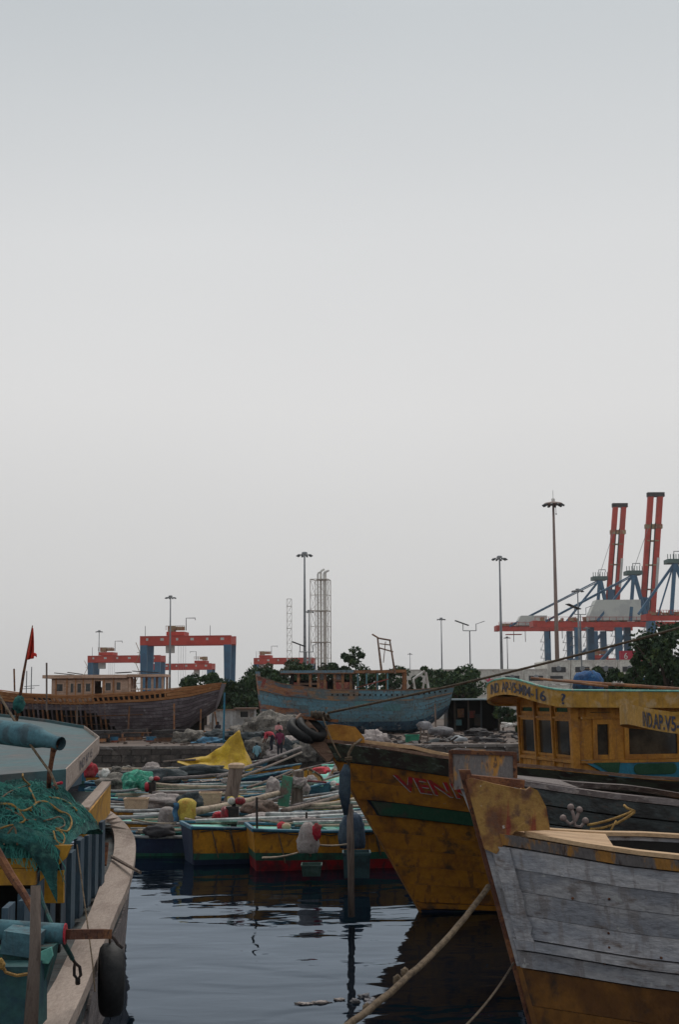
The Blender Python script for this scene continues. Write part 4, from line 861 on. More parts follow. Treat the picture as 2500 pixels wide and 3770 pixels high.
ropes = [[(0, 2940), (35, 2915), (75, 2900), (108, 2890)], [(108, 2890), (85, 2868), (82, 2850)], [(0, 2960), (40, 2962), (75, 2985), (110, 2975), (140, 2952), (175, 2955), (215, 2985), (250, 3000), (262, 3030), (245, 3060), (205, 3050)],
         [(160, 3022), (190, 3015), (215, 3008), (232, 3020), (235, 3040), (205, 3052)], [(195, 3060), (205, 3095), (228, 3108), (236, 3085), (222, 3062), (200, 3058)], [(0, 3050), (30, 3040), (55, 3035), (90, 3020), (70, 2990)],
         [(12, 3110), (25, 3075), (50, 3045), (60, 3090), (62, 3112)], [(110, 2985), (130, 2960), (118, 2925), (105, 2900)], [(180, 2935), (215, 2940), (250, 2955), (282, 2985)], [(20, 2975), (60, 2995), (85, 3010), (100, 3020), (130, 3018)]]
for i, rp_ in enumerate(ropes):
    mb = MB(); mb.tube(draped(rp_), 0.0085 if i != 2 else 0.0105, 6); part(nh, 'rope', mb, M_ropeyl if i % 3 else M_rope, world=True, smooth=True)
mb = MB(); mb.tube(draped([(190, 2900), (202, 2888), (225, 2882)]), 0.014, 6); part(nh, 'red_cord', mb, M_redcloth, world=True, smooth=True)
# lower gear: horizontal pipe, boxes, timber post, gaff, hook
gp = thing('winch_pipe', 'thick horizontal teal pipe with a red end in the lower left corner', 'pipe', P(100, 3470, 10.8))
mb = MB(); mb.tube([P(-160, 3412, 10.8), P(185, 3435, 10.8), P(236, 3438, 10.8)], [0.075, 0.075, 0.075], 14); part(gp, 'pipe', mb, M_turqpipe, world=True, smooth=True)
mb = MB(); mb.tube([P(237, 3438, 10.8), P(241, 3438, 10.8)], 0.077, 14); part(gp, 'red_end', mb, M_redcloth, world=True)
mb = MB(); mb.beam(P(240, 3440, 10.8), P(395, 3438, 11.3), 0.08, 0.07); part(gp, 'iron_arm', mb, M_rust, world=True)
mb = MB(); mb.tube([P(395, 3436, 11.3), P(420, 3455, 11.32), P(432, 3475, 11.33), P(452, 3490, 11.33)], 0.014, 6); part(gp, 'hanger', mb, M_ironblk, world=True)
mb = MB(); c = P(85, 3465, 10.6); mb.box(c, (0.25, 0.3, 0.16), Matrix.Rotation(R(8), 3, 'Y')); part(gp, 'saddle', mb, M_turqpipe, world=True)
bx = thing('deck_locker', 'teal deck locker under the pipe in the lower left corner', 'locker', (-2.6, 10.3, 1.0))
mb = MB(); mb.prism([P(-60, 3800, 10.2), P(-60, 3560, 10.2), P(128, 3560, 10.2), P(128, 3800, 10.2)], (0, 0.4, 0)); part(bx, 'front', mb, mat('navy_teal_locker', (0.02, 0.055, 0.075), (0.03, 0.09, 0.09), s=2, rnd=0.1), world=True)
mb = MB(); mb.prism([P(-60, 3770, 10.5), P(-60, 3500, 10.5), P(190, 3490, 10.5), P(182, 3545, 10.5), P(135, 3700, 10.5)], (0, 0.25, 0)); part(bx, 'side', mb, M_tealbox, world=True)
mb = MB(); mb.prism([P(130, 3512, 10.44), P(186, 3488, 10.44), P(192, 3520, 10.44), P(176, 3548, 10.44), P(132, 3545, 10.44)], (0, 0.04, 0)); part(bx, 'lid', mb, M_skturq, world=True)
mb = MB(); mb.tube([P(0, 3540, 10.15), P(20, 3580, 10.15), P(60, 3592, 10.15), P(108, 3585, 10.15)], 0.012, 5); mb.blob(P(2, 3550, 10.13), (0.03, 0.03, 0.04), 2, 2); part(bx, 'rope', mb, M_ropeyl, world=True)
mb = MB(); mb.tube([P(130, 3260, 10.05), P(128, 3500, 10.0), P(110, 3800, 9.9)], [0.035, 0.04, 0.05], 8); single('timber_post', mb, M_postwood, 'brown timber post standing before the teal locker, lower left', 'post', smooth=True)
mb = MB(); mb.tube([P(-20, 3120, 11.6), P(40, 3225, 11.5), P(85, 3290, 11.4), P(120, 3350, 11.3), P(140, 3420, 11.2)], [0.035, 0.035, 0.03, 0.03, 0.03], 7); part(gp, 'brace', mb, M_rust, world=True)
mb = MB(); mb.tube([P(140, 3260, 11.9), P(155, 3320, 11.8), P(175, 3370, 11.7), P(188, 3400, 11.6)], 0.016, 6); part(gp, 'hose', mb, M_tealbox, world=True)
hk = thing('iron_hook', 'black iron shackle hanging over the beige rail', 'hook', P(285, 3630, 11.3))
mb = MB(); mb.tube([P(228, 3462, 10.85), P(255, 3510, 11.0), P(265, 3530, 11.1)], 0.018, 6); part(hk, 'handle', mb, M_tealbox, world=True)
mb = MB(); mb.tube([P(262, 3525, 11.1), P(275, 3545, 11.15), P(292, 3560, 11.2), P(296, 3590, 11.2), P(285, 3605, 11.2), P(272, 3590, 11.2), P(272, 3560, 11.18), P(275, 3545, 11.15)], 0.013, 6); mb.tube([P(285, 3603, 11.2), P(285, 3622, 11.22)], 0.02, 6); part(hk, 'shackle', mb, M_ironblk, world=True, smooth=True)
tyre('tyre', P(408, 3606, 13.05), Matrix.Rotation(R(12), 3, 'Z') @ Matrix.Rotation(R(90), 3, 'Y'), 0.315, 0.115, 'worn black tyre hung as a fender on the beige-railed net boat')
mb = MB(); mb.tube([P(400, 3445, 13.0), P(405, 3480, 13.05), P(406, 3500, 13.05)], 0.012, 5); part(nbt, 'tyre_rope', mb, M_ropedk, world=True)
mb = MB(); mb.tube([P(412, 3155, 20.6), P(515, 3212, 18.6)], [0.028, 0.022], 6); single('bamboo_pole', mb, M_postwood, 'short brown pole sticking out over the beige rail', 'pole')
mb = MB(); mb.tube(sag_rope(P(-5, 2560, 13.5), P(185, 2845, 12.7), 0.02), 0.012, 5); mb.tube([P(185, 2845, 12.7), P(210, 2905, 12.6)], 0.012, 5); single('guy_rope', mb, M_rope, 'thin brown guy rope crossing in front of the turquoise pipe', 'rope')
mb = MB(); mb.tube([P(282, 3110, 12.3), P(300, 3250, 12.0), P(320, 3400, 11.6), P(340, 3550, 11.2), P(348, 3650, 11.0)], 0.006, 5); single('thin_line', mb, M_rope, 'thin line hanging from the nets in front of the blue boards', 'rope')
for i, (px, py) in enumerate(((368, 3125), (392, 3130))):
    mb = MB(); mb.beam(P(px, py - 25, 19.5), P(px - 4 - 4 * i, py + 55, 19.3), 0.05, 0.05); part(nbt, 'bollard_post', mb, M_oldred if i == 0 else M_rust, world=True)
# red flag on a leaning pole
fg = thing('flag', 'limp red flag on a leaning dark pole at the left', 'flag', P(60, 2640, 26.2))
mb = MB(); mb.tube([P(58, 2660, 26.2), P(85, 2480, 26.0), P(118, 2303, 25.8)], [0.032, 0.026, 0.010], 7); part(fg, 'pole', mb, M_rust, world=True, smooth=True)
mb = MB()
def fl_(u, v):
    y = lerp(2312, 2430, v); xl = lerp(117, 95, v); wd = lerp(3, 27, min(1, v * 1.1) ** 0.8); w2 = 0.05 * math.sin(u * 9 + v * 4) + 0.03 * math.sin(u * 17)
    return P(xl + wd * u, y - 6 * u * v, 25.82 + w2)
mb.grid(fl_, 14, 16); mb.grid(lambda u, v: P(lerp(112, 134, u), lerp(2406, 2418, v) + 3 * math.sin(u * 7), 25.8 + 0.03 * math.sin(u * 8)), 8, 3)
fo_ = part(fg, 'cloth', mb, M_flag, world=True, smooth=True); sm_ = fo_.modifiers.new('thickness', 'SOLIDIFY'); sm_.thickness = 0.008
mb = MB(); mb.blob(P(68, 2592, 26.0), (0.11, 0.10, 0.15), 4, 3, 0.2, 2.5, fine=0.15); part(fg, 'net_bundle', mb, M_net, world=True, smooth=True)

# ------------------------------------------------------------------ fibreglass skiffs
def skiff_mesh(parent, L, B, fb, hull_m, str_m, bot_m, in_m, gun_m, bowrise=0.45, seed=0, stripes=False, square=0.55, bands=(0.30, 0.45)):
    """local x runs from the square end (0) to the bow (L)"""
    r = random.Random(seed)
    def hw_(t): return B / 2 * (square + (1 - square) * min(1, t / 0.22) ** 0.7) if t < 0.55 else B / 2 * (1 - max(0, (t - 0.55) / 0.45) ** 2.6)
    def zs_(t): return fb + bowrise * max(0, (t - 0.35) / 0.65) ** 2 + 0.06 * max(0, (0.2 - t) / 0.2)
    def S(t, q, sd, off=0.0):
        x = L * t - (0.55 * (1 - q) * max(0, (t - 0.6) / 0.4)) + 0.10 * (1 - q) * max(0, (0.1 - t) / 0.1)
        y = hw_(t) * (0.62 + 0.38 * q ** 0.6) + off; z = -0.22 + q * (zs_(t) + 0.22)
        return V((x, sd * max(0.012, y), z))
    def band(name, q0, q1, m, off):
        mb = MB(); n = 22
        for sd in (1, -1): mb.grid(lambda u, v: S(u, lerp(q0, q1, v), sd, off), n, 2)
        nq = 3; a = [S(0, lerp(q0, q1, v / nq), 1, off) - V((off, 0, 0)) for v in range(nq + 1)]; b = [S(0, lerp(q0, q1, v / nq), -1, off) - V((off, 0, 0)) for v in range(nq + 1)]
        mb.add(a + b, [(v, v + 1, nq + 2 + v, nq + 1 + v) for v in range(nq)])
        return part(parent, name, mb, m)
    band('bottom', 0.0, bands[0], bot_m, 0.0); band('stripe', bands[0], bands[1], str_m, 0.002); hb = band('hull', bands[1], 1.0, hull_m, 0.004)
    mb = MB(); mb.grid(lambda u, v: S(0.015 + 0.97 * u, 0.985, 1, -0.03) * (1 - v) + S(0.015 + 0.97 * u, 0.985, -1, -0.03) * v - V((0, 0, (0.16 if 0.02 < v < 0.98 and 0.1 < u < 0.82 else 0.02))), 30, 14); part(parent, 'inside', mb, in_m)
    for sd in (1, -1):
        mb = MB(); mb.tube([S(i / 22, 1.0, sd, 0.015) + V((0, 0, 0.012)) for i in range(23)], 0.038, 6); part(parent, 'gunwale', mb, gun_m, smooth=True)
    mb = MB(); mb.beam(S(0, 1, 1) + V((0, 0, .012)), S(0, 1, -1) + V((0, 0, .012)), 0.07, 0.07); part(parent, 'end_beam', mb, gun_m)
    for t in (0.22, 0.42, 0.62):
        mb = MB(); a, b = S(t, 0.95, 1, -0.02), S(t, 0.95, -1, -0.02); mb.beam(a, b, 0.24, 0.045); part(parent, 'thwart', mb, in_m)
    mb = MB(); mb.beam(S(0.94, 1.0, 1) , S(0.94, 1.0, -1), 0.3, 0.05); part(parent, 'foredeck', mb, in_m)
    if stripes:
        for k, m in enumerate((M_sknavy, M_skgreen, M_skred)):
            mb = MB(); t0 = 0.375 + 0.022 * k
            mb.grid(lambda u, v: S(t0 + 0.017 * u + 0.028 * v, lerp(0.47, 0.97, v), -1, 0.009), 2, 3); part(hb, 'stripe_mark', mb, m)
    return S
SK = []
def skiff(px, Y, ang, L, label, hull_m=None, str_m=None, bot_m=None, in_m=None, gun_m=None, B=1.65, fb=0.48, flip=False, seed=0, bowrise=0.45, stripes=False, square=0.6, bands=(0.30, 0.45)):
    x0 = (px - CX) / FPX * Y; a = R(ang)
    loc = V((x0 - math.sin(a) * B / 2 * 0, Y, 0))
    if flip: loc = loc + V((math.cos(a) * L, math.sin(a) * L, 0)); a += math.pi
    t = thing('skiff', label, 'boat', loc, a, 'fibreglass skiffs')
    S = skiff_mesh(t, L, B, fb, hull_m or M_skyel, str_m or M_skgreen, bot_m or M_sknavy, in_m or M_skturq, gun_m or M_skblue, seed=seed, bowrise=bowrise, stripes=stripes, square=square, bands=bands)
    SK.append((t, S, L, B, fb)); return t, S
sA = skiff(918, 30.6, 10, 8.2, 'yellow skiff with red bottom, green stripe and three slanted stripes, nearest of the skiffs', bot_m=M_skred, stripes=True, seed=1, square=0.92, B=1.65, fb=0.78, bowrise=0.2, bands=(0.42, 0.57))
sB = skiff(690, 31.7, 16, 8.0, 'yellow skiff with a square navy end and pale green deck left of the red-bottomed one', str_m=M_skgreen, seed=2, square=0.9, fb=0.73, bowrise=0.2, bands=(0.33, 0.47))
mb = MB(); S = sB[1]; mb.add([S(0, 0, 1) - V((.012, 0, 0)), S(0, 1, 1) - V((.012, 0, 0)), S(0, 1, -1) - V((.012, 0, 0)), S(0, 0, -1) - V((.012, 0, 0))], [(0, 1, 2, 3)]); part(sB[0], 'navy_end', mb, M_sknavy)
skiff(395, 36.0, 3, 7.5, 'low yellow skiff just beyond the beige-railed net boat, poles along it', hull_m=M_skyel, gun_m=M_pvc, seed=3, fb=0.5, bowrise=0.2)
skiff(640, 38.6, 9, 8.0, 'turquoise skiff behind the yellow cloth bundle', seed=4, hull_m=M_skyel, gun_m=M_skblue)
skiff(360, 40.2, 1, 7.5, 'skiff with tan foam box and grey gunwales near the left net boat', seed=5, gun_m=M_pvc, in_m=M_sackgr, fb=0.55)
skiff(330, 44.5, 0, 7.6, 'skiff under the bright green bags', seed=6, hull_m=M_skblue, in_m=M_skturq)
skiff(330, 48.3, 1, 7.6, 'pale turquoise skiff in the third row from the stone wall', seed=7, in_m=M_skturq, hull_m=M_skturq)
skiff(330, 52.0, -1, 7.4, 'dark skiff heaped with brown nets near the stone wall', seed=8, hull_m=M_sknavy, in_m=M_skblue)
skiff(330, 56.5, 0, 8.4, 'skiff lying under the yellow tarpaulin by the stone wall', seed=9, hull_m=M_skyel, in_m=M_skblue)
skiff(905, 46.0, 74, 9.0, 'yellow skiff pointing away to the wall, left of the leaning timber posts', seed=10, gun_m=M_greywood)
skiff(1000, 43.6, 72, 9.0, 'yellow skiff pointing away between the leaning post and the green board', seed=11, gun_m=M_pvc)
skiff(1070, 39.5, 68, 8.6, 'turquoise skiff pointing away behind the wrapped post', seed=12, gun_m=M_greywood)
skiff(985, 55.5, 60, 9.0, 'grey-decked skiff with pale blue deck below the people', seed=13, in_m=M_palesheet, hull_m=M_sknavy, gun_m=M_greywood, bowrise=0.9)
skiff(1130, 47.0, 98, 8.5, 'skiff with a high yellow bow seen behind the trawler stem', seed=14, flip=True, bowrise=0.75, gun_m=M_cap)
skiff(985, 36.5, 14, 8.0, 'bright turquoise skiff right behind the red-bottomed yellow one', seed=15, in_m=M_skturq, hull_m=M_skyel, B=1.7)

skiff(400, 33.4, 4, 5.2, 'small dark low skiff nearest to the beige rail', seed=16, hull_m=M_sknavy, in_m=M_skblue, gun_m=M_pvc, fb=0.42, bowrise=0.12, B=1.3)
skiff(300, 60.5, 0, 8.0, 'grey skiff close under the stone wall', seed=17, hull_m=M_skblue, in_m=M_skturq, gun_m=M_greywood, fb=0.5)
skiff(860, 50.0, 66, 8.5, 'worn turquoise skiff pointing away right of the yellow tarpaulin', seed=18, hull_m=M_skyel, gun_m=M_greywood)
# ropes and rubber strips hanging down the sides of the two nearest skiffs
for si, ts in ((0, (.06, .13, .24, .31)), (1, (.05, .1, .17))):
    t, S = SK[si][0], SK[si][1]
    for k, u in enumerate(ts):
        mb = MB(); mb.tube([S(u + .004 * j, 1.02 - .13 * j, -1, .02 + .012 * (j % 2)) for j in range(6 - k % 2)], .014 + .01 * (k % 2), 5); part(t, 'hanging_rope', mb, M_ropedk if k % 2 else M_rope)
    mb = MB(); mb.tube([S(.02 + .5 * i / 20, .93 + .05 * math.sin(i * .9) ** 2, -1, .02) for i in range(21)], .012, 5); part(t, 'side_rope', mb, M_ropedk)
# ------------------------------------------------------------------ gear lying on the skiffs
GP = 'poles lying across the skiffs'
def pole(p0, p1, r, m, label, name='bamboo_pole', n=6, joints=True):
    p0, p1 = V(p0), V(p1); mb = MB(); k = 12; pts = []; rs = []
    for i in range(k + 1):
        pts.append(p0.lerp(p1, i / k) + V((0, 0, -0.03 * math.sin(math.pi * i / k)))); rs.append(r * (1.12 if joints and i % 3 == 1 else 1.0) * lerp(1.05, 0.85, i / k))
    mb.tube(pts, rs, n); single(name, mb, m, label, 'pole', GP, smooth=True)
pl_ = [((420, 2983, 38.0), (610, 2980, 37.4), .045, M_pvc, 'grey pipe lying left of the pink sack, upper one'), ((385, 3010, 35.5), (585, 3000, 35.5), .055, M_pvc, 'thick grey pipe lying left of the pink sack, lower one'),
       ((485, 3017, 34.5), (640, 3032, 33.6), .022, M_bamboo, 'thin pale pole crossing in front of the pink sack'), ((680, 3013, 33.2), (845, 3030, 32.2), .020, M_bamboo, 'thin pale pole between the yellow cloth and the red outboard'),
       ((715, 2988, 35.5), (1025, 2920, 38.5), .085, M_bamboo, 'fat pale bamboo running past the leaning post'), ((850, 2985, 35.6), (1060, 2925, 38.8), .03, M_greywood, 'thin dark pole under the fat pale bamboo'),
       ((955, 3018, 31.6), (1125, 3030, 30.9), .022, M_bamboo, 'thin brown pole lying along the nearest skiff'), ((980, 3000, 33.0), (1300, 2985, 34.5), .06, M_pvc, 'long grey pipe on the bright turquoise skiff'),
       ((1040, 2985, 35.2), (1270, 2925, 39.0), .06, M_postwood, 'brown spar slanting up behind the hanging fender log'), ((1075, 2968, 37.5), (1275, 2905, 42.0), .04, M_greywood, 'dark spar above the brown slanting one'),
       ((560, 2887, 44.2), (845, 2897, 44.0), .05, M_bamboo, 'pale pole right of the bright green bags'), ((560, 2920, 41.2), (860, 2905, 42.0), .05, M_greywood, 'dark pole above the tan foam boxes'),
       ((395, 2912, 42.5), (505, 2905, 42.3), .04, M_pvc, 'grey pole left of the green bags'), ((600, 2868, 47.0), (900, 2842, 48.5), .06, M_greywood, 'dark spar below the yellow tarpaulin'),
       ((860, 2870, 45.2), (1110, 2770, 56.0), .05, M_postwood, 'long brown spar slanting up to the people, lowest'), ((800, 2862, 47.0), (1105, 2752, 58.0), .06, M_greywood, 'long grey spar slanting up to the people, middle'),
       ((850, 2845, 49.0), (1060, 2770, 57.0), .07, M_greywood, 'long grey spar slanting up to the people, highest'), ((910, 2900, 42.6), (1080, 2835, 47.0), .04, M_postwood, 'brown spar left of the green board'),
       ((880, 3080, 30.2), (1000, 3110, 29.3), .001, M_bamboo, ''), ((965, 3158, 28.9), (1095, 3140, 29.3), .020, M_bamboo, 'pale oar shaft low beside the red bottom of the nearest skiff'),
       ((1160, 3110, 29.2), (1290, 3106, 29.4), .020, M_bamboo, 'pale shaft of the bagged motor at the slanted stripes'), ((395, 2950, 40.5), (640, 2958, 39.5), .03, M_greywood, 'dark pole behind the tan foam box'),
       ((1180, 3018, 32.0), (1400, 3000, 33.0), .05, M_skblue, 'blue painted spar behind the dark blue cover'), ((1030, 2858, 46.0), (1200, 2880, 44.0), .035, M_skred, 'reddish spar behind the wrapped post'),
       ((1150, 2965, 36.5), (1310, 2940, 38.0), .05, M_bamboo, 'tan pole lying right of the wrapped post'), ((500, 3065, 33.4), (640, 3050, 33.0), .03, M_postwood, 'brown pole low over the water left of the navy end')]
for a, b, r, m, lab in pl_:
    if lab: pole(P(*a), P(*b), r, m, lab, 'bamboo_pole' if m in (M_bamboo, M_postwood) else 'pole')
def tubbox(name, px0, px1, py0, py1, d, m, label, cat, taper=0.86, lip=True, depth=0.5):
    a, b = P(px0, py1, d), P(px1, py0, d); w = b.x - a.x; h = b.z - a.z; c = V(((a.x + b.x) / 2, d + depth / 2, a.z))
    t = thing(name, label, cat, c); mb = MB()
    def ring(k, z, s=1.0): return [c + V((sx * w / 2 * k * s, sy * depth / 2 * k, z)) for sx, sy in ((-1, -1), (1, -1), (1, 1), (-1, 1))]
    mb.loft([ring(taper, 0), ring(0.97, h * 0.9), ring(0.97, h * 0.9), ring(0.90, h * 0.9), ring(0.85, h * 0.3)]); part(t, 'body', mb, m, world=True)
    if lip:
        mb = MB(); mb.loft([ring(0.975, h * 0.88), ring(1.02, h * 0.88), ring(1.02, h), ring(0.92, h), ring(0.90, h * 0.9)], cap=False); part(t, 'rim', mb, m, world=True)
    return t
tubbox('foam_box', 452, 540, 2940, 2982, 38.2, M_foam, 'tan foam fish box standing left of the yellow cloth bundle', 'box')
tubbox('foam_box', 728, 812, 2918, 2966, 39.6, M_foam, 'tan foam fish box standing right of the yellow cloth bundle', 'box')
def cloth_bundle(name, c, rad, m, label, cat, seed, m2=None, amp=0.25, fine=0.12, fr=1.6, flat=0.75):
    mb = MB(); mb.blob(c, rad, seed, 4, amp, fr, flat=flat, fine=fine); return single(name, mb, m, label, cat, smooth=True)
def cover(px0, px1, py0, py1, d, m, label, seed, ridge=0.25, taper=0.75, name='motor_cover', cat='cover', depth=0.45):
    """cloth draped over an upright motor: pleated, wider at the foot or the top"""
    a, b = P(px0, py1, d), P(px1, py0, d); w = b.x - a.x; h = b.z - a.z; cx = (a.x + b.x) / 2; cy = d + 0.2; n = 44; mb = MB(); rings = []
    prof = [(0.02, 1.0), (0.30, 0.99), (0.62 * taper, 0.95), (0.82 * taper, 0.88), (0.95 * taper, 0.78), (1.0 * taper * 0.6 + 0.4, 0.66), (1.0 * taper * .4 + .6, 0.52), (1.0, 0.38), (1.02, .25), (0.92, 0.12), (0.88, 0.0)]
    for q, z in prof:
        ring = []
        for k in range(n):
            an = 2 * math.pi * k / n; ru = 1 + ridge * 0.35 * noise.noise(V((math.cos(an) * 2.2 + seed, math.sin(an) * 2.2, z * 1.5))) + 0.06 * math.sin(an * 7 + seed) * (1 - z) + 0.16 * noise.noise(V((math.cos(an) * 5 + seed, math.sin(an) * 5, z * 7)))
            ring.append(V((cx + math.copysign(abs(math.cos(an)) ** 0.75, math.cos(an)) * w / 2 * q * ru, cy + math.copysign(abs(math.sin(an)) ** 0.75, math.sin(an)) * depth / 2 * q * ru, a.z + h * z + 0.05 * h * noise.noise(V((k * 0.3, z * 3, seed))) * (1 if z < 0.1 else 0.4))))
        rings.append(ring)
    mb.loft(rings); return single(name, mb, m, label, cat, smooth=True)
cover(648, 716, 2940, 3024, 34.0, M_ycloth, 'bright yellow cloth draped over a motor on the turquoise skiff', 2, 0.15, 1.05)
mb = MB(); mb.grid(lambda u, v: P(lerp(638, 656, u) + 3 * math.sin(v * 9), lerp(2955, 3024, v), 33.9 + 0.12 * u), 4, 10); o = single('blue_cloth', mb, M_bcloth, 'strip of blue cloth beside the yellow cloth bundle', 'cloth'); o.modifiers.new('thickness', 'SOLIDIFY').thickness = 0.02
cover(577, 642, 2972, 3055, 34.4, M_sack, 'pinkish grey sack over a motor left of the yellow cloth', 5, 0.3, 0.9)
cover(1094, 1172, 3030, 3142, 28.9, M_sack, 'grey sack over a motor at the side of the red-bottomed skiff', 7, 0.45, 0.75)
mb = MB(); mb.blob(P(1166, 3062, 28.8), (0.085, 0.06, 0.16), 9, 3, 0.35, 2.4, fine=0.15); single('red_plastic_bag', mb, M_redcloth, 'crumpled red plastic bag on the grey sack by the slanted stripes', 'bag', smooth=True)
cover(1250, 1345, 2995, 3125, 29.5, M_dbcloth, 'dark blue cloth cover hanging behind the fender log', 11, 0.4, 0.85)
def outboard(px, py, d, sc_, m, label, rot=0.0):
    c = P(px, py, d); t = thing('outboard_motor', label, 'outboard motor', c + V((0, 0, -0.35 * sc_)), rot)
    def s_(p): return V(p) * sc_
    mb = MB(); mb.lathe((0, 0, 0), [(0.001, 0), (0.16 * sc_, 0.0), (0.20 * sc_, 0.05 * sc_), (0.20 * sc_, 0.12 * sc_), (0.14 * sc_, 0.17 * sc_), (0.001, 0.18 * sc_)], 16, Matrix.Rotation(R(90), 3, 'Y')); mb.v = [p + s_((-0.24, -0.05, 0.48)) for p in mb.v]; part(t, 'fan_cowl', mb, m, smooth=True)
    mb = MB(); mb.box(s_((0.02, 0, 0.5)), s_((0.30, 0.28, 0.34))); mb.box(s_((0.02, 0, 0.30)), s_((0.22, 0.22, 0.12))); mb.cyl(s_((0.05, 0.02, 0.66)), 0.05 * sc_, 0.12 * sc_, 10); part(t, 'engine_block', mb, M_ironblk)
    mb = MB(); mb.blob(s_((0.0, -0.03, 0.80)), s_((0.10, 0.10, 0.09)), 1, 2, 0.04); part(t, 'fuel_cap', mb, M_white, smooth=True)
    mb = MB(); mb.blob(s_((0.20, 0, 0.80)), s_((0.14, 0.12, 0.10)), 2, 2, 0.05); part(t, 'fuel_tank', mb, m, smooth=True)
    mb = MB(); mb.tube([s_((0.05, 0, 0.3)), s_((0.05, 0, -0.15)), s_((0.08, 0, -0.5))], [0.07 * sc_, 0.06 * sc_, 0.045 * sc_], 8); part(t, 'leg', mb, M_ironblk)
    mb = MB(); mb.tube([s_((0.1, 0, 0.35)), s_((0.9, -0.1, 0.22))], 0.02 * sc_, 6); part(t, 'tiller', mb, M_bamboo)
    return t
outboard(852, 3020, 32.6, 0.95, M_outred, 'red outboard motor with white cap on the navy-ended skiff')
outboard(556, 2910, 42.0, 0.75, M_outred, 'dark red outboard motor beside the bright green bags')
for i, (px, py, d, rad, m, lab, nm, ct) in enumerate((
    (503, 2872, 44.0, (0.42, 0.3, 0.32), M_grbag, 'pile of bright green bags on a skiff', 'bag_pile', 'bags'), (478, 2895, 43.6, (0.20, 0.2, 0.2), M_grbag, 'lower green bag left of the green pile', 'green_bag', 'bag'), (535, 2893, 43.6, (0.18, 0.2, 0.2), M_grbag, 'lower green bag right of the green pile', 'green_bag', 'bag'),
    (384, 2850, 50.0, (0.19, 0.2, 0.2), M_white, 'white bundle beside the coaming of the net boat', 'white_bundle', 'bundle'), (426, 2836, 51.0, (0.18, 0.2, 0.14), M_sackgr, 'small brown bundle right of the white one', 'brown_bundle', 'bundle'),
    (330, 2835, 30.0, (0.14, 0.15, 0.2), M_redcloth, 'red cloth bundle behind the turquoise roof corner', 'red_bundle', 'bundle'),
    (420, 2880, 46.0, (0.55, 0.4, 0.25), M_sackgr, 'brown net heap left of the green bags', 'net_heap', 'net'), (600, 2862, 49.0, (0.75, 0.5, 0.30), M_netdk, 'grey-green net heap right of the green bags', 'net_heap', 'net'), (560, 2835, 53.0, (0.35, 0.3, 0.25), M_sack, 'tan net heap below the stone wall', 'net_heap', 'net'),
    (740, 2840, 51.0, (1.0, 0.5, 0.25), M_netdk, 'dark net heap along the foot of the yellow tarpaulin', 'net_heap', 'net'), (600, 2950, 39.4, (0.60, 0.35, 0.24), M_sack, 'tan net heap behind the foam box', 'net_heap', 'net'), (700, 2955, 38.8, (0.35, 0.3, 0.27), M_netdk, 'green net heap behind the yellow cloth', 'net_heap', 'net'),
    (955, 2980, 34.6, (0.42, 0.3, 0.22), mat('brown_net', (0.16, 0.105, 0.08), (0.10, 0.07, 0.055), s=3, bump=0.9, rnd=0.1), 'brown net bundle right of the red outboard', 'net_heap', 'net'), (1005, 2900, 43.0, (0.22, 0.25, 0.28), M_sack, 'pale grey net heap left of the green board', 'net_heap', 'net'),
    (960, 3008, 33.2, (0.35, 0.2, 0.10), M_sack, 'pale cloth heap below the brown net bundle', 'cloth_heap', 'cloth'), (850, 2945, 39.0, (0.10, 0.1, 0.1), M_ycloth, 'small yellow float by the leaning post', 'float', 'float'),
    (885, 2941, 37.5, (0.075, 0.07, 0.08), M_ycloth, 'small yellow float right of the leaning post', 'float', 'float'), (1228, 2885, 43.0, (0.09, 0.09, 0.09), M_white, 'white float by the trawler stem', 'float', 'float'), (830, 2875, 46.0, (0.13, 0.12, 0.11), M_sack, 'pale bundle left of the leaning post', 'bundle', 'bundle'),
    (680, 2870, 47.5, (0.10, 0.1, 0.07), M_foam, 'tan float under the tarpaulin', 'float', 'float'), (1180, 2838, 50.0, (0.3, 0.3, 0.14), M_redcloth, 'faded red cloth heap behind the wrapped post', 'cloth_heap', 'cloth'), (800, 3005, 34.4, (0.13, 0.12, 0.10), M_redcloth, 'faded red bundle left of the red outboard', 'bundle', 'bundle'),
    (1145, 2880, 45.0, (0.20, 0.2, 0.2), M_sack, 'tan bundle right of the wrapped post', 'bundle', 'bundle'), (590, 3062, 32.9, (0.35, 0.2, 0.16), M_scrap, 'dark heap of wet netting at the waterline', 'net_heap', 'net'))):
    cloth_bundle(nm, P(px, py, d), rad, m, lab, ct, i + 3)
# leaning mooring posts
def post(name, a, b, r0, r1, m, label, extra=None):
    t = thing(name, label, 'post', V((a.x, a.y, a.z))); mb = MB(); n = 12; rings = []
    for i in range(9):
        k = i / 8; c = a.lerp(b, k); r = lerp(r0, r1, k); rings.append([c + V((r * math.cos(2 * math.pi * j / n), r * math.sin(2 * math.pi * j / n), 0)) * (1 + 0.06 * noise.noise(V((j * 0.8, k * 4, a.x)))) for j in range(n)])
    mb.loft(rings); part(t, 'shaft', mb, m, world=True, smooth=False); return t
pa = post('mooring_post', P(842, 2990, 40.5), P(870, 2822, 40.5), 0.185, 0.20, M_postwood, 'thick leaning timber mooring post behind the red outboard')
mb = MB(); c = P(870, 2820, 40.5); mb.lathe(c - V((0, 0, 0.07)), [(0.19, 0), (0.235, 0.02), (0.235, 0.11), (0.17, 0.15), (0.05, 0.16)], 14); part(pa, 'frayed_top', mb, M_foam, world=True)
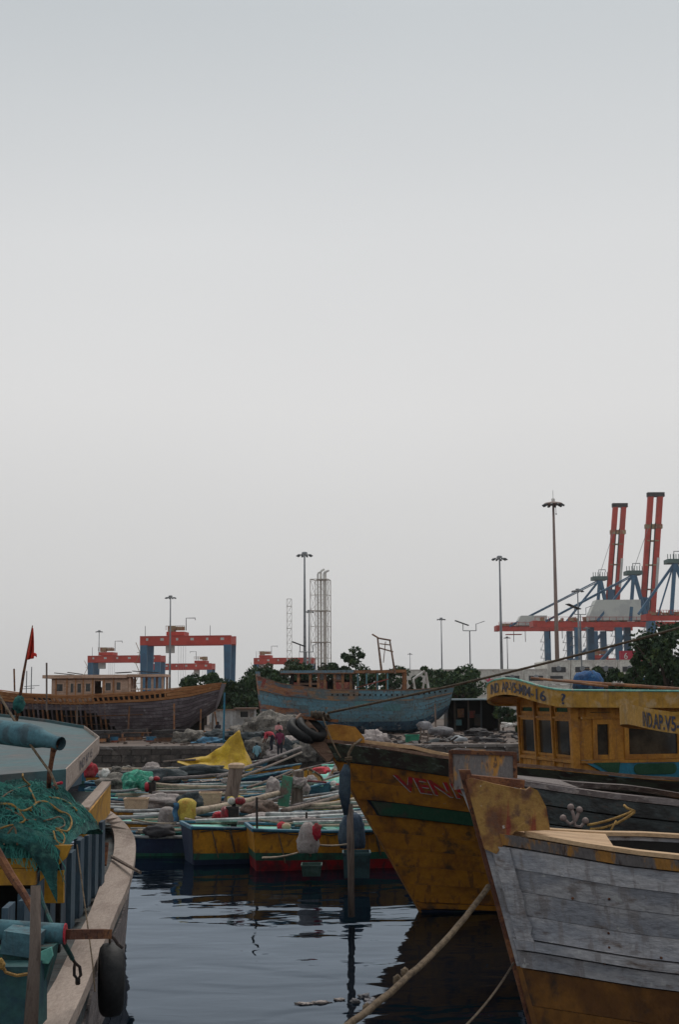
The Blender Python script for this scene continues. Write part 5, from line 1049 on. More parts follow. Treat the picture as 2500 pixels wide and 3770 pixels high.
mb = MB(); mb.prism([P(1020, 2965, 38.5), P(1062, 2972, 38.5), P(1078, 2862, 38.5), P(1040, 2855, 38.5)], (0, 0.12, 0)); single('green_board', mb, mat('flaked_green_board', (0.06, 0.20, 0.13), (0.14, 0.10, 0.08), s=2.0, f2=0.60, rnd=0), 'upright green painted board beside the wrapped post', 'board')
pb = post('mooring_post', P(1092, 2975, 38.8), P(1098, 2838, 38.8), 0.17, 0.15, M_postwood, 'upright timber post wrapped in pale cloth')
mb = MB(); mb.blob(P(1098, 2882, 38.7), (0.24, 0.22, 0.16), 6, 4, 0.3, 2.2, fine=0.15); mb.blob(P(1128, 2905, 38.6), (0.10, 0.1, 0.14), 8, 3, 0.3, 2.2, fine=0.15); part(pb, 'cloth_wrap', mb, M_sack, world=True, smooth=True)
for px0, py0, px1, py1, d, lab in ((945, 2935, 947, 3190, 30.2, 'thin stake at the corner of the nearest skiff'), (1128, 2990, 1128, 3020, 32.0, 'short stake on the turquoise deck')):
    mb = MB(); mb.tube([P(px0, py0, d), P(px1, py1, d)], 0.025, 6); single('stake', mb, M_ironblk, lab, 'stake')
# tubs floating at the front row
tubbox('tub', 1262, 1365, 3140, 3235, 27.3, mat('dark_teal_tub', (0.03, 0.075, 0.085), (0.02, 0.04, 0.05), s=3, rnd=0.1), 'dark teal tub floating right of the fender log', 'tub', taper=0.9, depth=0.55)
tubbox('tub', 1108, 1185, 3185, 3228, 28.0, mat('dark_green_tub', (0.03, 0.06, 0.05), (0.05, 0.09, 0.08), s=3, rnd=0.1), 'low dark green tub under the grey sack', 'tub', taper=0.85, depth=0.5)
tubbox('tub', 510, 565, 3078, 3100, 33.2, M_skturq, 'small pale turquoise tub at the waterline left of the navy end', 'tub', taper=0.8, depth=0.4)
# each rear skiff carries its own spars, a net mound and floats
SHORT = ['red-bottomed nearest skiff', 'navy-ended skiff', 'low skiff just beyond the beige rail', 'skiff behind the yellow cloth', 'skiff with the left foam box', 'skiff under the green bags', 'third skiff from the stone wall', 'second skiff from the stone wall', '', 'away-pointing skiff left of the posts', 'away-pointing skiff at the leaning post', 'away-pointing skiff behind the wrapped post', 'grey-decked skiff below the people', 'high-bowed skiff behind the trawler stem', 'turquoise skiff behind the nearest one', 'small dark skiff nearest the beige rail', 'grey skiff under the stone wall', 'worn skiff right of the tarpaulin']
rc = random.Random(21); MF = [M_ycloth, M_white, M_redcloth, M_foam, M_grbag]
for si, (t, S, L, B, fb) in enumerate(SK):
    if si == 8: continue
    Mx = ROOT[t.name]; short = t['label'].split(' ', 1)[1] if False else t['label']
    for k in range(5):
        y0 = rc.uniform(-.42, .42) * B; x0 = rc.uniform(.02, .2) * L; x1 = rc.uniform(.6, 1.02) * L; z = fb + rc.uniform(.03, .16)
        m = (M_bamboo, M_pvc, M_greywood, M_postwood, M_skblue)[k]; adj = ('pale bamboo', 'grey plastic', 'dark weathered', 'brown', 'blue painted')[k]; mb = MB(); r_ = rc.uniform(.02, .05)
        pts = [Mx @ V((lerp(x0, x1, i / 8), y0 + rc.uniform(-.02, .02) + .15 * (i / 8 - .5) * (k - 2) * .5, z + .10 * (i / 8) ** 2 * (k % 2) + .01 * rc.random())) for i in range(9)]
        mb.tube(pts, [r_ * (1.1 if i % 3 else .95) for i in range(9)], 6); single('spar', mb, m, adj + ' spar on the ' + SHORT[si], 'spar', 'spars on the skiffs')
    for k in range(2):
        xm = rc.uniform(.2, .75) * L; mb = MB(); c = Mx @ V((xm, rc.uniform(-.2, .2) * B, fb - .02)); mb.blob(c, (rc.uniform(.35, .8), rc.uniform(.3, .5), rc.uniform(.12, .24)), si * 3 + k, 4, 0.4, 2.2, flat=.5, fine=.25)
        single('net_mound', mb, ((M_netdk, M_net)[si % 2], (M_sackgr, M_sack)[si % 2])[k], ('dark', 'pale')[k] + ' low net mound on the ' + SHORT[si], 'net', 'net mounds on the skiffs')
    for k in range(4):
        c = Mx @ V((rc.uniform(.08, .85) * L, rc.uniform(-.4, .4) * B, fb + .05)); mb = MB(); q = rc.uniform(.05, .10); mb.blob(c, (q * 1.2, q, q), k, 2, .08); single('float', mb, MF[k], 'small ' + ('yellow', 'white', 'red', 'tan')[k] + ' float on the ' + SHORT[si], 'float', 'floats on the skiffs', smooth=True)
# yellow tarpaulin tent
mb = MB(); pk = P(880, 2690, 57.0)
def tent(u, v):
    # u: along the foot from left tip to right corner, v: foot to ridge
    foot = P(lerp(652, 925, u), interp(u, [(0, 2808), (0.25, 2832), (0.6, 2838), (1, 2838)]), lerp(56.0, 56.2, u)); ridge = P(lerp(652, 880, u), interp(u, [(0, 2800), (0.45, 2786), (0.7, 2752), (0.88, 2710), (1, 2688)]), lerp(56.6, 57.2, u))
    p = foot.lerp(ridge, v); p.y += 0.16 * noise.noise(V((u * 7, v * 3, 1))) + 0.07 * noise.noise(V((u * 19, v * 6, 1))) + 0.35 * math.sin(math.pi * v) * u * 0.6; return p
mb.grid(tent, 40, 18)
tt = thing('tarpaulin_tent', 'bright yellow tarpaulin stretched to a peak over a skiff', 'tarpaulin', P(880, 2838, 57.0))
o = part(tt, 'sheet', mb, M_tarp, world=True, smooth=True); o.modifiers.new('thickness', 'SOLIDIFY').thickness = 0.02
mb = MB(); 
def tent2(u, v):
    a_, b_ = P(880, lerp(2838, 2690, v) - 0, 57.2), P(lerp(934, 881, v ** 0.8) + 4 * math.sin(v * 7), lerp(2828, 2690, v), 58.6); p = a_.lerp(b_, u); p.y -= 0.18 * math.sin(u * 6.3) * (1 - v); a2 = tent(1, v); return a2.lerp(b_, u) + V((0, 0.15 * math.sin(u * 7) * (1 - v), 0))
mb.grid(tent2, 14, 18); o = part(tt, 'end_flap', mb, M_tarp, world=True, smooth=True); o.modifiers.new('thickness', 'SOLIDIFY').thickness = 0.02
mb = MB(); mb.tube([P(880, 2850, 57.3), P(880, 2688, 57.3)], 0.035, 6); part(tt, 'tent_pole', mb, M_postwood, world=True)
mb = MB(); mb.tube([P(600, 2805, 56.3), P(660, 2800, 56.4), P(720, 2797, 56.5)], 0.04, 6); part(tt, 'spar', mb, M_postwood, world=True)
# floating litter
lt = thing('floating_litter', 'sodden plastic bags floating in the near water', 'litter', Pz(1300, 3690, 0.0))
for i, (px, py, w, l) in enumerate(((1120, 3695, .09, .05), (1180, 3690, .10, .06), (1250, 3680, .06, .05), (1340, 3670, .07, .06), (1365, 3690, .08, .12), (1310, 3690, .05, .05))):
    c = Pz(px, py, 0.005); mb = MB(); mb.blob(c, (w, l, 0.012 + 0.02 * (i > 2)), i, 3, 0.6, 2.5, fine=0.3); part(lt, 'plastic_bag', mb, M_sack if i < 3 else M_palesheet, world=True, smooth=True)

# ------------------------------------------------------------------ unfinished wooden boat on the slip
WB = thing('wooden_boat', 'unfinished wooden boat with bare ribs and pale plank cabin standing on the slip', 'boat', (-23.6, 88.0, 0), math.pi)
# local x: 0 at the bow (off the frame, left), -16.4 at the stern (right)
zsW = lambda t: interp(t, [(0, 4.36), (0.12, 4.12), (0.3, 3.83), (0.55, 3.66), (0.75, 3.78), (0.88, 4.05), (1, 4.7)])
zkW = lambda t: interp(t, [(0, 2.75), (0.06, 2.2), (0.13, 1.55), (0.2, 1.35), (1, 1.35)])
HW = Hull(16.4, 2.25, 2.2, zkW, zsW, p=2.4, tm=0.45, ws=0.72, em=0.34, eb=0.8, rs=0.5)
shell(WB, HW, M_dark, 0.10, sides=(-1,)); 
mbk = MB(); mbk.grid(lambda u, v: HW.S(0.0 + 0.47 * u, v * 0.985, 1, -0.08), 14, 8); part(WB, 'hull', mbk, M_dark)
mbk = MB(); mbk.add([HW.S(0, v / 6, 1, -.02) for v in range(7)] + [HW.S(0, v / 6, -1, -.02) for v in range(7)], [(v, v + 1, 8 + v, 7 + v) for v in range(6)]); part(WB, 'transom', mbk, M_purple)
qs = [0, .10, .2, .29, .38, .46, .54, .62, .70, .77]
for i, (a, b) in enumerate(zip(qs, qs[1:])):
    tend = [0.42, 0.43, 0.45, 0.44, 0.47, 0.48, 0.52, 0.84, 1.0][i]
    for t0, t1 in ((0.0, 0.22), (0.22, tend)) if tend < 0.9 else ((0.0, 0.22), (0.22, 0.5), (0.5, 0.78), (0.78, 1.0)):
        strake(WB, 'plank', HW, a, b, M_purple, t0=t0 + 0.001, t1=t1, gap=0.004, proud=rng.uniform(-.012, .012), n=10)
    strake(WB, 'plank', HW, a, b, M_purple, -1, n=10)
# brown bulwark: lower band, open rail with stanchions, upper rail
for t0, t1 in ((0.0, 0.25), (0.25, 0.5), (0.5, 0.75), (0.75, 1.0)):
    strake(WB, 'bulwark_plank', HW, 0.775, 0.845, M_newwood, t0=t0 + .001, t1=t1, proud=0.03, n=9, th=0.07)
    strake(WB, 'bulwark_plank', HW, 0.925, 1.0, M_newwood, t0=t0 + .001, t1=t1, proud=0.03, n=9, th=0.07)
strake(WB, 'bulwark_plank', HW, 0.845, 0.925, M_newwood, t0=0.0, t1=0.20, proud=0.025, n=8); strake(WB, 'bulwark_plank', HW, 0.845, 0.925, M_newwood, t0=0.70, t1=1.0, proud=0.025, n=8)
for q0, q1 in ((0.775, 0.845), (0.845, 1.0)): strake(WB, 'bulwark_plank', HW, q0, q1, M_newwood, -1, n=10)
for k in range(26):
    t = 0.205 + 0.5 * k / 26; mb = MB(); mb.beam(HW.S(t, 0.80, 1, -0.03), HW.S(t, 0.97, 1, -0.03), 0.10, 0.08); part(WB, 'stanchion', mb, M_newwood)
for k in range(26):                                   # bare ribs where the planking is missing
    t = 0.44 + 0.5 * k / 26; mb = MB(); pts = []
    for q in range(0, 9):
        q /= 10; xt = -16.4 + 15.3 * t; xb_, xs_ = -HW.rb * (1 - q), -HW.L + HW.rs * (1 - q); tq = (xt - xs_) / (xb_ - xs_); pts.append(HW.S(min(tq, .98), q, 1, -0.06))
    mb.tube(pts, 0.06, 4); part(WB, 'rib', mb, M_oldwood if k % 3 else M_purple)
strake(WB, 'batten', HW, 0.46, 0.485, M_oldwood, t0=0.30, t1=0.62, proud=0.05, n=8); strake(WB, 'batten', HW, 0.25, 0.27, M_oldwood, t0=0.43, t1=0.9, proud=0.0, n=8)
mb = MB(); mb.beam((-15.0, 0, 1.28), (-1.9, 0, 1.28), 0.3, 0.26); part(WB, 'keel', mb, M_purple)
mb = MB(); mb.prism([V((-15.2, 0.12, 1.15)), V((-14.2, 0.12, 1.15)), V((-14.2, 0.12, 1.6)), V((-15.2, 0.12, 2.5))], (0, -0.24, 0)); part(WB, 'sternpost', mb, M_dark)
stem_post(WB, HW, M_purple, 0.25, 0.3, 0, 1.06, 0.05); deck(WB, HW, M_oldwood, 0.35, t1=0.95)
cap_rail(WB, HW, M_newwood, 0.25, 0.06)
WI = ROOT[WB.name].inverted()
def wl_(px, py, d=86.6): return WI @ P(px, py, d)
# cabin of pale boards: windows, door opening, flat roof
x0c, x1c = wl_(190, 2500).x, wl_(470, 2500).x; yc = wl_(300, 2500).y; zc0, zc1 = 3.30, wl_(300, 2497).z
cw = x0c - x1c
def cu(px): return (wl_(190, 2500).x - wl_(px, 2500).x)
opn = [(cu(205), cu(233), .42, .72), (cu(256), cu(273), .36, .74), (cu(281), cu(301), .36, .74), (cu(312), cu(335), .40, .74), (cu(345), cu(378), 0.0, .84, None), (cu(385), cu(410), .44, .76), (cu(425), cu(446), .46, .78)]
hC = zc1 - zc0; opn = [(a, b, c_ * hC if c_ else 0.0, min(d_, .93) * hC + 0.1, *rest) for a, b, c_, d_, *rest in opn]
panel_wall(WB, V((x0c, yc, zc0)), (-1, 0, 0), cw, hC, opn, M_cabwood, nrm=(0, 1, 0), frame=M_cabwood, fw=0.05, name='cabin_wall')
panel_wall(WB, V((x0c, yc - 2.3, zc0)), (-1, 0, 0), cw, hC, [(0.3, 0.8, .9, 1.4), (1.3, 1.9, .9, 1.4), (2.6, 3.2, 0.9, 1.4)], M_cabwood, nrm=(0, -1, 0), name='cabin_wall', pane=False)
for xx in (x0c, x1c): 
    mb = MB(); mb.box((xx, yc - 1.15, zc0 + hC / 2), (0.05, 2.28, hC)); part(WB, 'cabin_end', mb, M_cabwood)
mb = MB(); mb.box((lerp(x0c, x1c, 0.5), yc - 1.1, zc1 - 0.06), (cw, 2.2, 0.04)); part(WB, 'ceiling', mb, M_dark)
for px in (205, 245, 277, 305, 340, 381, 417):
    mb = MB(); c = wl_(px, 2540); mb.box((c.x, yc + 0.03, zc0 + hC / 2), (0.07, 0.05, hC)); part(WB, 'batten', mb, M_newwood)
rzW = zc1; xa, xb = wl_(158, 2490).x, wl_(467, 2490).x
mb = MB(); mb.box((lerp(xa, xb, .5), yc - 1.15, rzW + 0.10), (xa - xb, 2.9, 0.20)); part(WB, 'roof', mb, M_cabwood)
xd = wl_(608, 2490).x; mb = MB(); mb.box((lerp(xb, xd, .5) - 0.01, yc - 1.15, rzW + 0.14), (xb - xd - 0.02, 2.8, 0.16)); part(WB, 'aft_roof', mb, M_cabwood)
for px in (477, 520, 560, 598):
    for yy in (0, -2.2):
        c = wl_(px, 2500).x; mb = MB(); mb.beam((c, yc + yy, 3.3), (c, yc + yy, rzW + 0.06), 0.13, 0.13); part(WB, 'post', mb, M_cabwood)
for zz in (3.75, 4.05): 
    mb = MB(); mb.beam((wl_(472, 2500).x, yc - 0.05, zz), (wl_(602, 2500).x, yc - 0.05, zz), 0.05, 0.07); part(WB, 'rail', mb, M_cabwood)
for i, (px, w_) in enumerate(((225, 1.1), (265, 0.8), (445, 0.9), (530, 1.6))):
    mb = MB(); c = wl_(px, 2480); mb.box((c.x, yc - 0.9, rzW + 0.28 + 0.03 * i), (w_, 0.9, 0.05), Matrix.Rotation(R((-6, -8, 3, -4)[i]), 3, 'Y')); part(WB, 'loose_board', mb, M_scrap)
# shores, staging and scaffold poles round the hull
for i, (px, py0, py1, d, tilt) in enumerate(((455, 2700, 2810, 84.6, 8), (640, 2590, 2760, 84.8, 0), (560, 2680, 2770, 85.5, -22), (735, 2610, 2735, 86.0, 4), (780, 2630, 2700, 87.0, 3), (800, 2620, 2690, 87.0, -10), (510, 2690, 2760, 86.0, 0), (610, 2700, 2760, 86, 12), (170, 2440, 2620, 84.5, 0), (52, 2462, 2545, 84.5, -2), (282, 2600, 2700, 84.5, 0), (470, 2600, 2700, 84.6, 5))):
    mb = MB(); mb.tube([P(px + tilt, py0, d), P(px, py1, d)], 0.055, 5); single('prop_pole', mb, M_oldwood if i % 2 else M_postwood, ['timber shore under the wooden boat, first from the drums', 'pale shore against the stern planks of the wooden boat', 'slanting brace between the two drums', 'shore near the stern of the wooden boat', 'short shore beneath the stern overhang', 'leaning shore at the stern end of the wooden boat', 'short prop between the drums', 'leaning prop right of the second drum', 'tall thin pole before the cabin of the wooden boat', 'thin pole standing near the flag', 'shore standing against the bare ribs', 'shore at the middle of the wooden boat'][i], 'pole', 'props round the wooden boat')
mb = MB(); mb.beam(P(365, 2702, 84.4), P(870, 2690, 84.6), 0.5, 0.06); single('staging_plank', mb, M_oldwood, 'long staging plank along the foot of the wooden boat', 'plank')
mb = MB(); mb.beam(P(700, 2712, 84.2), P(860, 2702, 84.2), 0.4, 0.12); single('yellow_beam', mb, M_tarp, 'yellow beam under the stern of the wooden boat', 'beam')
def drum(px, py0, py1, d, label, m1=M_barblue, m2=M_barred):
    a, b = P(px, py1, d), P(px, py0, d); r = 0.28; t = thing('drum', label, 'drum', a, 0, 'steel drums'); h = b.z - a.z; mb = MB()
    mb.lathe(a, [(r, 0), (r, h * .32), (r * 1.04, h * .33), (r * 1.04, h * .35), (r, h * .36)], 16); mb.lathe(a, [(r, h * .66), (r * 1.04, h * .67), (r * 1.04, h * .69), (r, h * .7), (r, h), (r * .92, h), (r * .9, h - .03)], 16); part(t, 'shell', mb, m1, world=True)
    mb = MB(); mb.lathe(a, [(r * 1.003, h * .36), (r * 1.003, h * .66)], 16); part(t, 'band', mb, m2, world=True)
drum(420, 2712, 2752, 80.0, 'blue drum with red band under the wooden boat, near the turquoise roof'); drum(555, 2712, 2752, 80.5, 'blue drum with red band under the middle of the wooden boat'); drum(1405, 2740, 2785, 76.0, 'drum with rusty band below the blue hull')
mb = MB(); mb.box(P(470, 2748, 79.0), (0.7, 0.5, 0.3)); single('timber_block', mb, M_oldwood, 'orange timber block between the drums', 'block')
# ------------------------------------------------------------------ old blue boat on the hard
BB = thing('wooden_boat', 'derelict blue boat with flaking orange bow and open wheelhouse on the hard', 'boat', (-5.55, 94.2, 0), math.pi)
zsB = lambda t: interp(t, [(0, 4.06), (0.25, 3.88), (0.6, 3.92), (0.85, 4.3), (1, 4.85)]); zkB = lambda t: interp(t, [(0, 2.5), (0.05, 2.0), (0.14, 1.25), (0.22, 1.05), (1, 1.0)])
HB = Hull(12.9, 2.1, 0.45, zkB, zsB, p=2.6, tm=0.45, ws=0.75, em=0.30, eb=0.8, rs=0.35)
shell(BB, HB, M_dark, 0.08)
qs = [0, .10, .2, .30, .38, .46, .54, .62, .70, .77, .80, .87, .935, 1.0]
for i, (a, b) in enumerate(zip(qs, qs[1:])):
    for t0, t1 in ((0.0, 0.2), (0.2, 0.48), (0.48, 0.74), (0.74, 1.0)):
        m = M_bluebot if i < 3 and t1 < 0.9 else (M_bluebow if (t0 > 0.7 and (i < 6 or i > 8)) else (M_blueband if i == 9 else M_bluehull))
        if i >= 10 and t0 > 0.4: m = M_blueband if t0 < 0.7 else M_bluebow
        strake(BB, 'plank', HB, a, b, m, t0=t0 + .0005, t1=t1, gap=0.0008, proud=0.04 if i == 9 else rng.uniform(-.006, .006), n=9)
    strake(BB, 'plank', HB, a, b, M_bluehull, -1, n=10)
for tt_, q0, q1 in ((0.31, .54, .70), (0.325, .54, .70), (0.47, .60, .76)):
    strake(BB, 'patch', HB, q0, q1, M_bluepatch, t0=tt_ - 0.045, t1=tt_ + 0.03, proud=0.03, n=4)
for q in (0.74, 0.61, 0.5): strake(BB, 'iron_strap', HB, q, q + 0.018, M_rust, t0=0.005, t1=0.14, proud=0.04, n=5)
strake(BB, 'dark_seam', HB, .765, .785, M_cap, t0=0.72, t1=1.0, proud=0.05, n=8)
for k in range(22):
    t = 0.04 + 0.6 * k / 22; mb = MB(); mb.box(HB.S(t, 0.90, 1, 0.02), (0.11, 0.05, 0.10)); part(BB, 'scupper', mb, M_dark)
mb = MB(); mb.add([HB.S(0, v / 6, 1, 0) - V((.02, 0, 0)) for v in range(7)] + [HB.S(0, v / 6, -1, 0) - V((.02, 0, 0)) for v in range(7)], [(v, v + 1, 8 + v, 7 + v) for v in range(6)]); part(BB, 'transom', mb, M_bluehull)
stem_post(BB, HB, M_bluebow, 0.25, 0.3, 0, 1.09, 0.05); cap_rail(BB, HB, M_cap, 0.2, 0.06); deck(BB, HB, M_oldwood, 0.3, t1=0.95)
mb = MB(); mb.beam((-11.6, 0, 1.0), (-1.0, 0, 0.98), 0.3, 0.2); part(BB, 'keel', mb, M_bluebot)
BI = ROOT[BB.name].inverted(); 
def bl(px, py, d=92.6): return BI @ P(px, py, d)
yb = 1.25; zr = bl(1150, 2477).z
def bbox(name, px0, px1, z0, z1, th, m, y=yb): 
    mb = MB(); a, b = bl(px0, 2500).x, bl(px1, 2500).x; mb.box(((a + b) / 2, y, (z0 + z1) / 2), (abs(a - b), th, z1 - z0)); part(BB, name, mb, m)
bbox('roof', 1032, 1302, zr, zr + 0.16, 3.0, M_roofblue, 0); bbox('roof_edge', 1030, 1305, zr - 0.06, zr - 0.002, 3.06, M_oldwood, 0)
mb = MB(); a, b = bl(1300, 2476), bl(1498, 2470); mb.beam((a.x, 0, zr + .05), (b.x, 0, b.z), 2.8, 0.18); part(BB, 'aft_awning', mb, M_oldwood)
for yy in (yb, -yb):
    for px in (1098, 1142, 1172, 1196, 1232, 1262, 1292): bbox('post', px - 5, px + 5, 3.9, zr, 0.12, M_oldwood, yy)
    for px in (1318, 1350, 1390, 1428): bbox('post', px - 3, px + 3, 3.7, zr + 0.05, 0.09, M_bluepatch if yy > 0 else M_oldwood, yy)
    bbox('post', 1488, 1499, 3.8, zr, 0.12, M_oldwood, yy)
bbox('panel', 1080, 1100, 3.9, 4.45, 0.06, M_oldred); bbox('panel', 1175, 1204, 3.9, 4.5, 0.06, M_oldred); bbox('panel', 1236, 1296, 3.9, 4.45, 0.06, M_oldred)
bbox('sill', 1100, 1178, 4.3, 4.42, 0.06, M_cap); bbox('window_frame', 1172, 1200, 4.5, 5.2, 0.05, M_oldwood, yb - .06); bbox('window', 1178, 1194, 4.6, 5.1, 0.03, M_glass, yb + .0)
bbox('window_frame', 1232, 1264, 4.5, 5.15, 0.05, M_oldwood, yb - .06); bbox('window', 1240, 1256, 4.62, 5.05, 0.03, M_palesheet, yb)
bbox('back_wall', 1060, 1300, 3.7, 4.6, 0.06, M_dark, -yb + 0.05); bbox('front_wall', 1068, 1078, 3.9, zr, 2.4, M_dark, 0)
mb = MB(); mb.beam(bl(1310, 2532), bl(1430, 2500), 0.07, 0.07); part(BB, 'fallen_rail', mb, M_oldred)
mb = MB(); mb.beam(bl(965, 2530), bl(975, 2500), 0.2, 0.2); part(BB, 'bitt', mb, M_oldred)
mast = MB(); mast.tube([bl(1405, 2470), bl(1390, 2345)], [0.08, 0.05], 6); mast.tube([bl(1455, 2480), bl(1435, 2355)], [0.07, 0.045], 6); mast.tube([bl(1370, 2335), bl(1395, 2350), bl(1440, 2358)], 0.06, 5); mast.tube([bl(1398, 2370), bl(1440, 2375)], 0.04, 5); mast.tube([bl(1395, 2385), bl(1448, 2400)], 0.05, 5); mast.tube([bl(1420, 2362), bl(1412, 2440)], 0.03, 5)
part(BB, 'gallows_mast', mast, M_cap)
ga = MB(); ga.tube([bl(1530, 2550), bl(1522, 2500), bl(1565, 2470)], 0.08, 6); ga.tube([bl(1580, 2545), bl(1568, 2475)], 0.09, 6); ga.tube([bl(1555, 2550), bl(1566, 2490)], 0.07, 6); part(BB, 'stern_gallows', ga, M_white)
for px, py0, py1, d in ((1602, 2590, 2770, 90.5), (1560, 2680, 2790, 90.5), (1210, 2690, 2745, 91)):
    mb = MB(); mb.tube([P(px, py0, d), P(px + 6, py1, d)], 0.06, 5); single('prop_pole', mb, M_postwood, 'timber shore against the blue hull at %s' % {1602: 'its stern', 1560: 'its stern quarter', 1210: 'its middle'}[px], 'pole', 'props round the blue boat')

# ------------------------------------------------------------------ boatyard clutter
GH = 'net heaps in the boatyard'
for i, (px, py, d, rad, m, lab) in enumerate((
    (985, 2688, 78, (1.45, 1.0, 0.85), M_sackgr, 'big grey net heap under the blue bow, left one'), (1070, 2682, 79, (1.0, 0.9, 0.75), M_sackgr, 'big grey net heap under the blue bow, right one'), (1040, 2662, 81, (1.3, 0.9, 0.42), M_sackgr, 'pale net heap lying on top of the big grey heaps'),
    (930, 2722, 76, (1.1, 0.7, 0.40), M_netdk, 'low green net heap left of the people'), (1070, 2738, 74, (0.6, 0.5, 0.36), M_sack, 'pale sack heap right of the people'), (1375, 2728, 75, (0.75, 0.6, 0.52), M_sack, 'pale sack bundle behind the yellow bow board'),
    (700, 2728, 78, (0.9, 0.7, 0.55), M_sackgr, 'brown net heap below the stern of the wooden boat'), (770, 2742, 77, (0.95, 0.7, 0.35), M_barblue, 'blue net heap beside the wooden boat stern'), (800, 2715, 82, (1.0, 0.7, 0.4), M_netdk, 'green net heap behind the blue net heap'),
    (960, 2760, 69.3, (0.9, 0.5, 0.5), M_sackgr, 'grey net heap spilling over the quay wall behind the pale blue shirt'), (1060, 2760, 69.4, (0.8, 0.5, 0.55), M_netdk, 'dark net heap spilling over the quay wall behind the maroon shirt'), (1120, 2770, 69.2, (0.7, 0.5, 0.55), M_sackgr, 'grey net heap spilling over the wall left of the trawler stem'), (1010, 2778, 69.0, (0.6, 0.4, 0.35), M_sack, 'pale sack heap at the foot of the quay wall between the people'),
    (1110, 2715, 77, (0.5, 0.5, 0.6), M_sackgr, 'net heap half hidden by the tyres'), (890, 2700, 84, (0.9, 0.7, 0.4), M_sackgr, 'brown heap near the white shed'))):
    mb = MB(); c = P(px, py, d); mb.blob(c, rad, i + 20, 4, 0.32, 1.9, flat=0.8, fine=0.26); single('net_heap', mb, m, lab, 'net', GH, smooth=True)
tubbox('tub', 1494, 1545, 2705, 2748, 76.0, M_bargreen, 'green tub standing under the stern of the blue boat', 'tub', taper=0.95, depth=0.8)
for i, (px, py, d, rad, m, lab, rot) in enumerate(((1565, 2675, 80, (0.42, 0.3, 0.32), M_palesheet, 'pale covered crate on stakes under the blue stern', 0), (1622, 2695, 79, (0.70, 0.4, 0.30), M_palesheet, 'grey tarpaulin heap under the blue stern', 0), (1605, 2740, 77, (0.5, 0.4, 0.3), M_netdk, 'dark bundle beside the green tub', 0), (1690, 2732, 78, (0.45, 0.4, 0.36), M_galv, 'grey metal bin near the dark shed', 0))):
    mb = MB()
    mb.blob(P(px, py, d), rad, i + 50, 3, 0.22, 1.4, flat=0.6, fine=0.1); single('covered_heap', mb, m, lab, 'heap', smooth=True)
for px in (1550, 1578):
    mb = MB(); mb.tube([P(px, 2680, 79.8), P(px - 4, 2760, 79.6)], 0.05, 5); single('stake', mb, M_postwood, 'stake under the pale covered crate, %s' % ('first' if px == 1550 else 'second'), 'stake')
for i, (px, d, w) in enumerate(((395, 80, 1.6), (485, 82, 1.2), (640, 81, 1.5), (600, 79, 1.0), (345, 79, 1.4))):  # dark timbers added to stand for the shadow under the hull
    c = P(px, 2750, d); t = thing('shade_timber_stack', 'dark timber stack added as shade under the wooden boat, %s from the turquoise roof' % ('second', 'third', 'fifth', 'fourth', 'first')[i], 'timber', (c.x, d, LAND), 0, 'added shade timber stacks')
    for k in range(6): mb = MB(); mb.box((rng.uniform(-.2, .2), (k % 2) * .35, .12 + (k // 2) * .22), (w, .28, .18), Matrix.Rotation(rng.uniform(-.15, .15), 3, 'Z')); part(t, 'timber', mb, M_scrap if k % 3 else M_oldwood)
# pale slabs and rails behind the middle trawler
for i in range(7):
    mb = MB(); mb.box(P(1545 + i * 46, 2785 + (i % 2) * 3, 71.5), (0.62, 0.25, 0.62 - 0.05 * (i % 3))); single('concrete_slab', mb, (M_concrete, M_white, M_greywood)[i % 3], 'pale slab in the row on the quay edge, %s from the left' % ('first', 'second', 'third', 'fourth', 'fifth', 'sixth', 'seventh')[i], 'slab', 'slabs on the quay edge')
r3 = random.Random(11)
sp = MB(); 
for k in range(110):
    px = r3.uniform(1620, 1920) if k < 70 else r3.uniform(1200, 1620); c = P(px, 2740, r3.uniform(73, 88)); c.z = LAND + 0.05 + 0.45 * max(0, noise.noise(V((c.x * .7, c.y * .3, 0)))) * r3.random() + (0.25 * r3.random() if px > 1700 else 0)
    sp.box(c, (r3.uniform(.08, .5), r3.uniform(.08, .35), r3.uniform(.03, .14)), Matrix.Rotation(r3.uniform(0, 3), 3, 'Z') @ Matrix.Rotation(r3.uniform(-.5, .5), 3, 'Y'))
struct('scrap', sp, M_scrap, kind='stuff', label='heaps of dark scrap and broken boards in the yard')
sp = MB()
for k in range(700):
    x, y = r3.uniform(-18, 14), r3.uniform(71, 96); c = V((x, y, LAND + 0.03)); sp.box(c, (r3.uniform(.05, .35), r3.uniform(.05, .3), r3.uniform(.03, .12)), Matrix.Rotation(r3.uniform(0, 3), 3, 'Z'))
struct('litter', sp, M_soil, kind='stuff', label='stones and litter strewn over the yard')
for i, (px, py, d, m, lab) in enumerate(((1755, 2700, 80, M_palesheet, 'dark tarpaulin over scrap left of the bush'), (1870, 2672, 84, M_white, 'white plastic sheet in the scrap'), (1800, 2735, 76, M_scrap, 'black scrap heap behind the grey bow panel'))):
    mb = MB(); mb.blob(P(px, py, d), (0.7, 0.5, 0.3) if i != 1 else (0.4, .3, .2), 70 + i, 3, 0.35, 1.8, flat=0.5, fine=0.15); single('scrap_heap', mb, M_scrap if i != 1 else m, lab, 'heap')
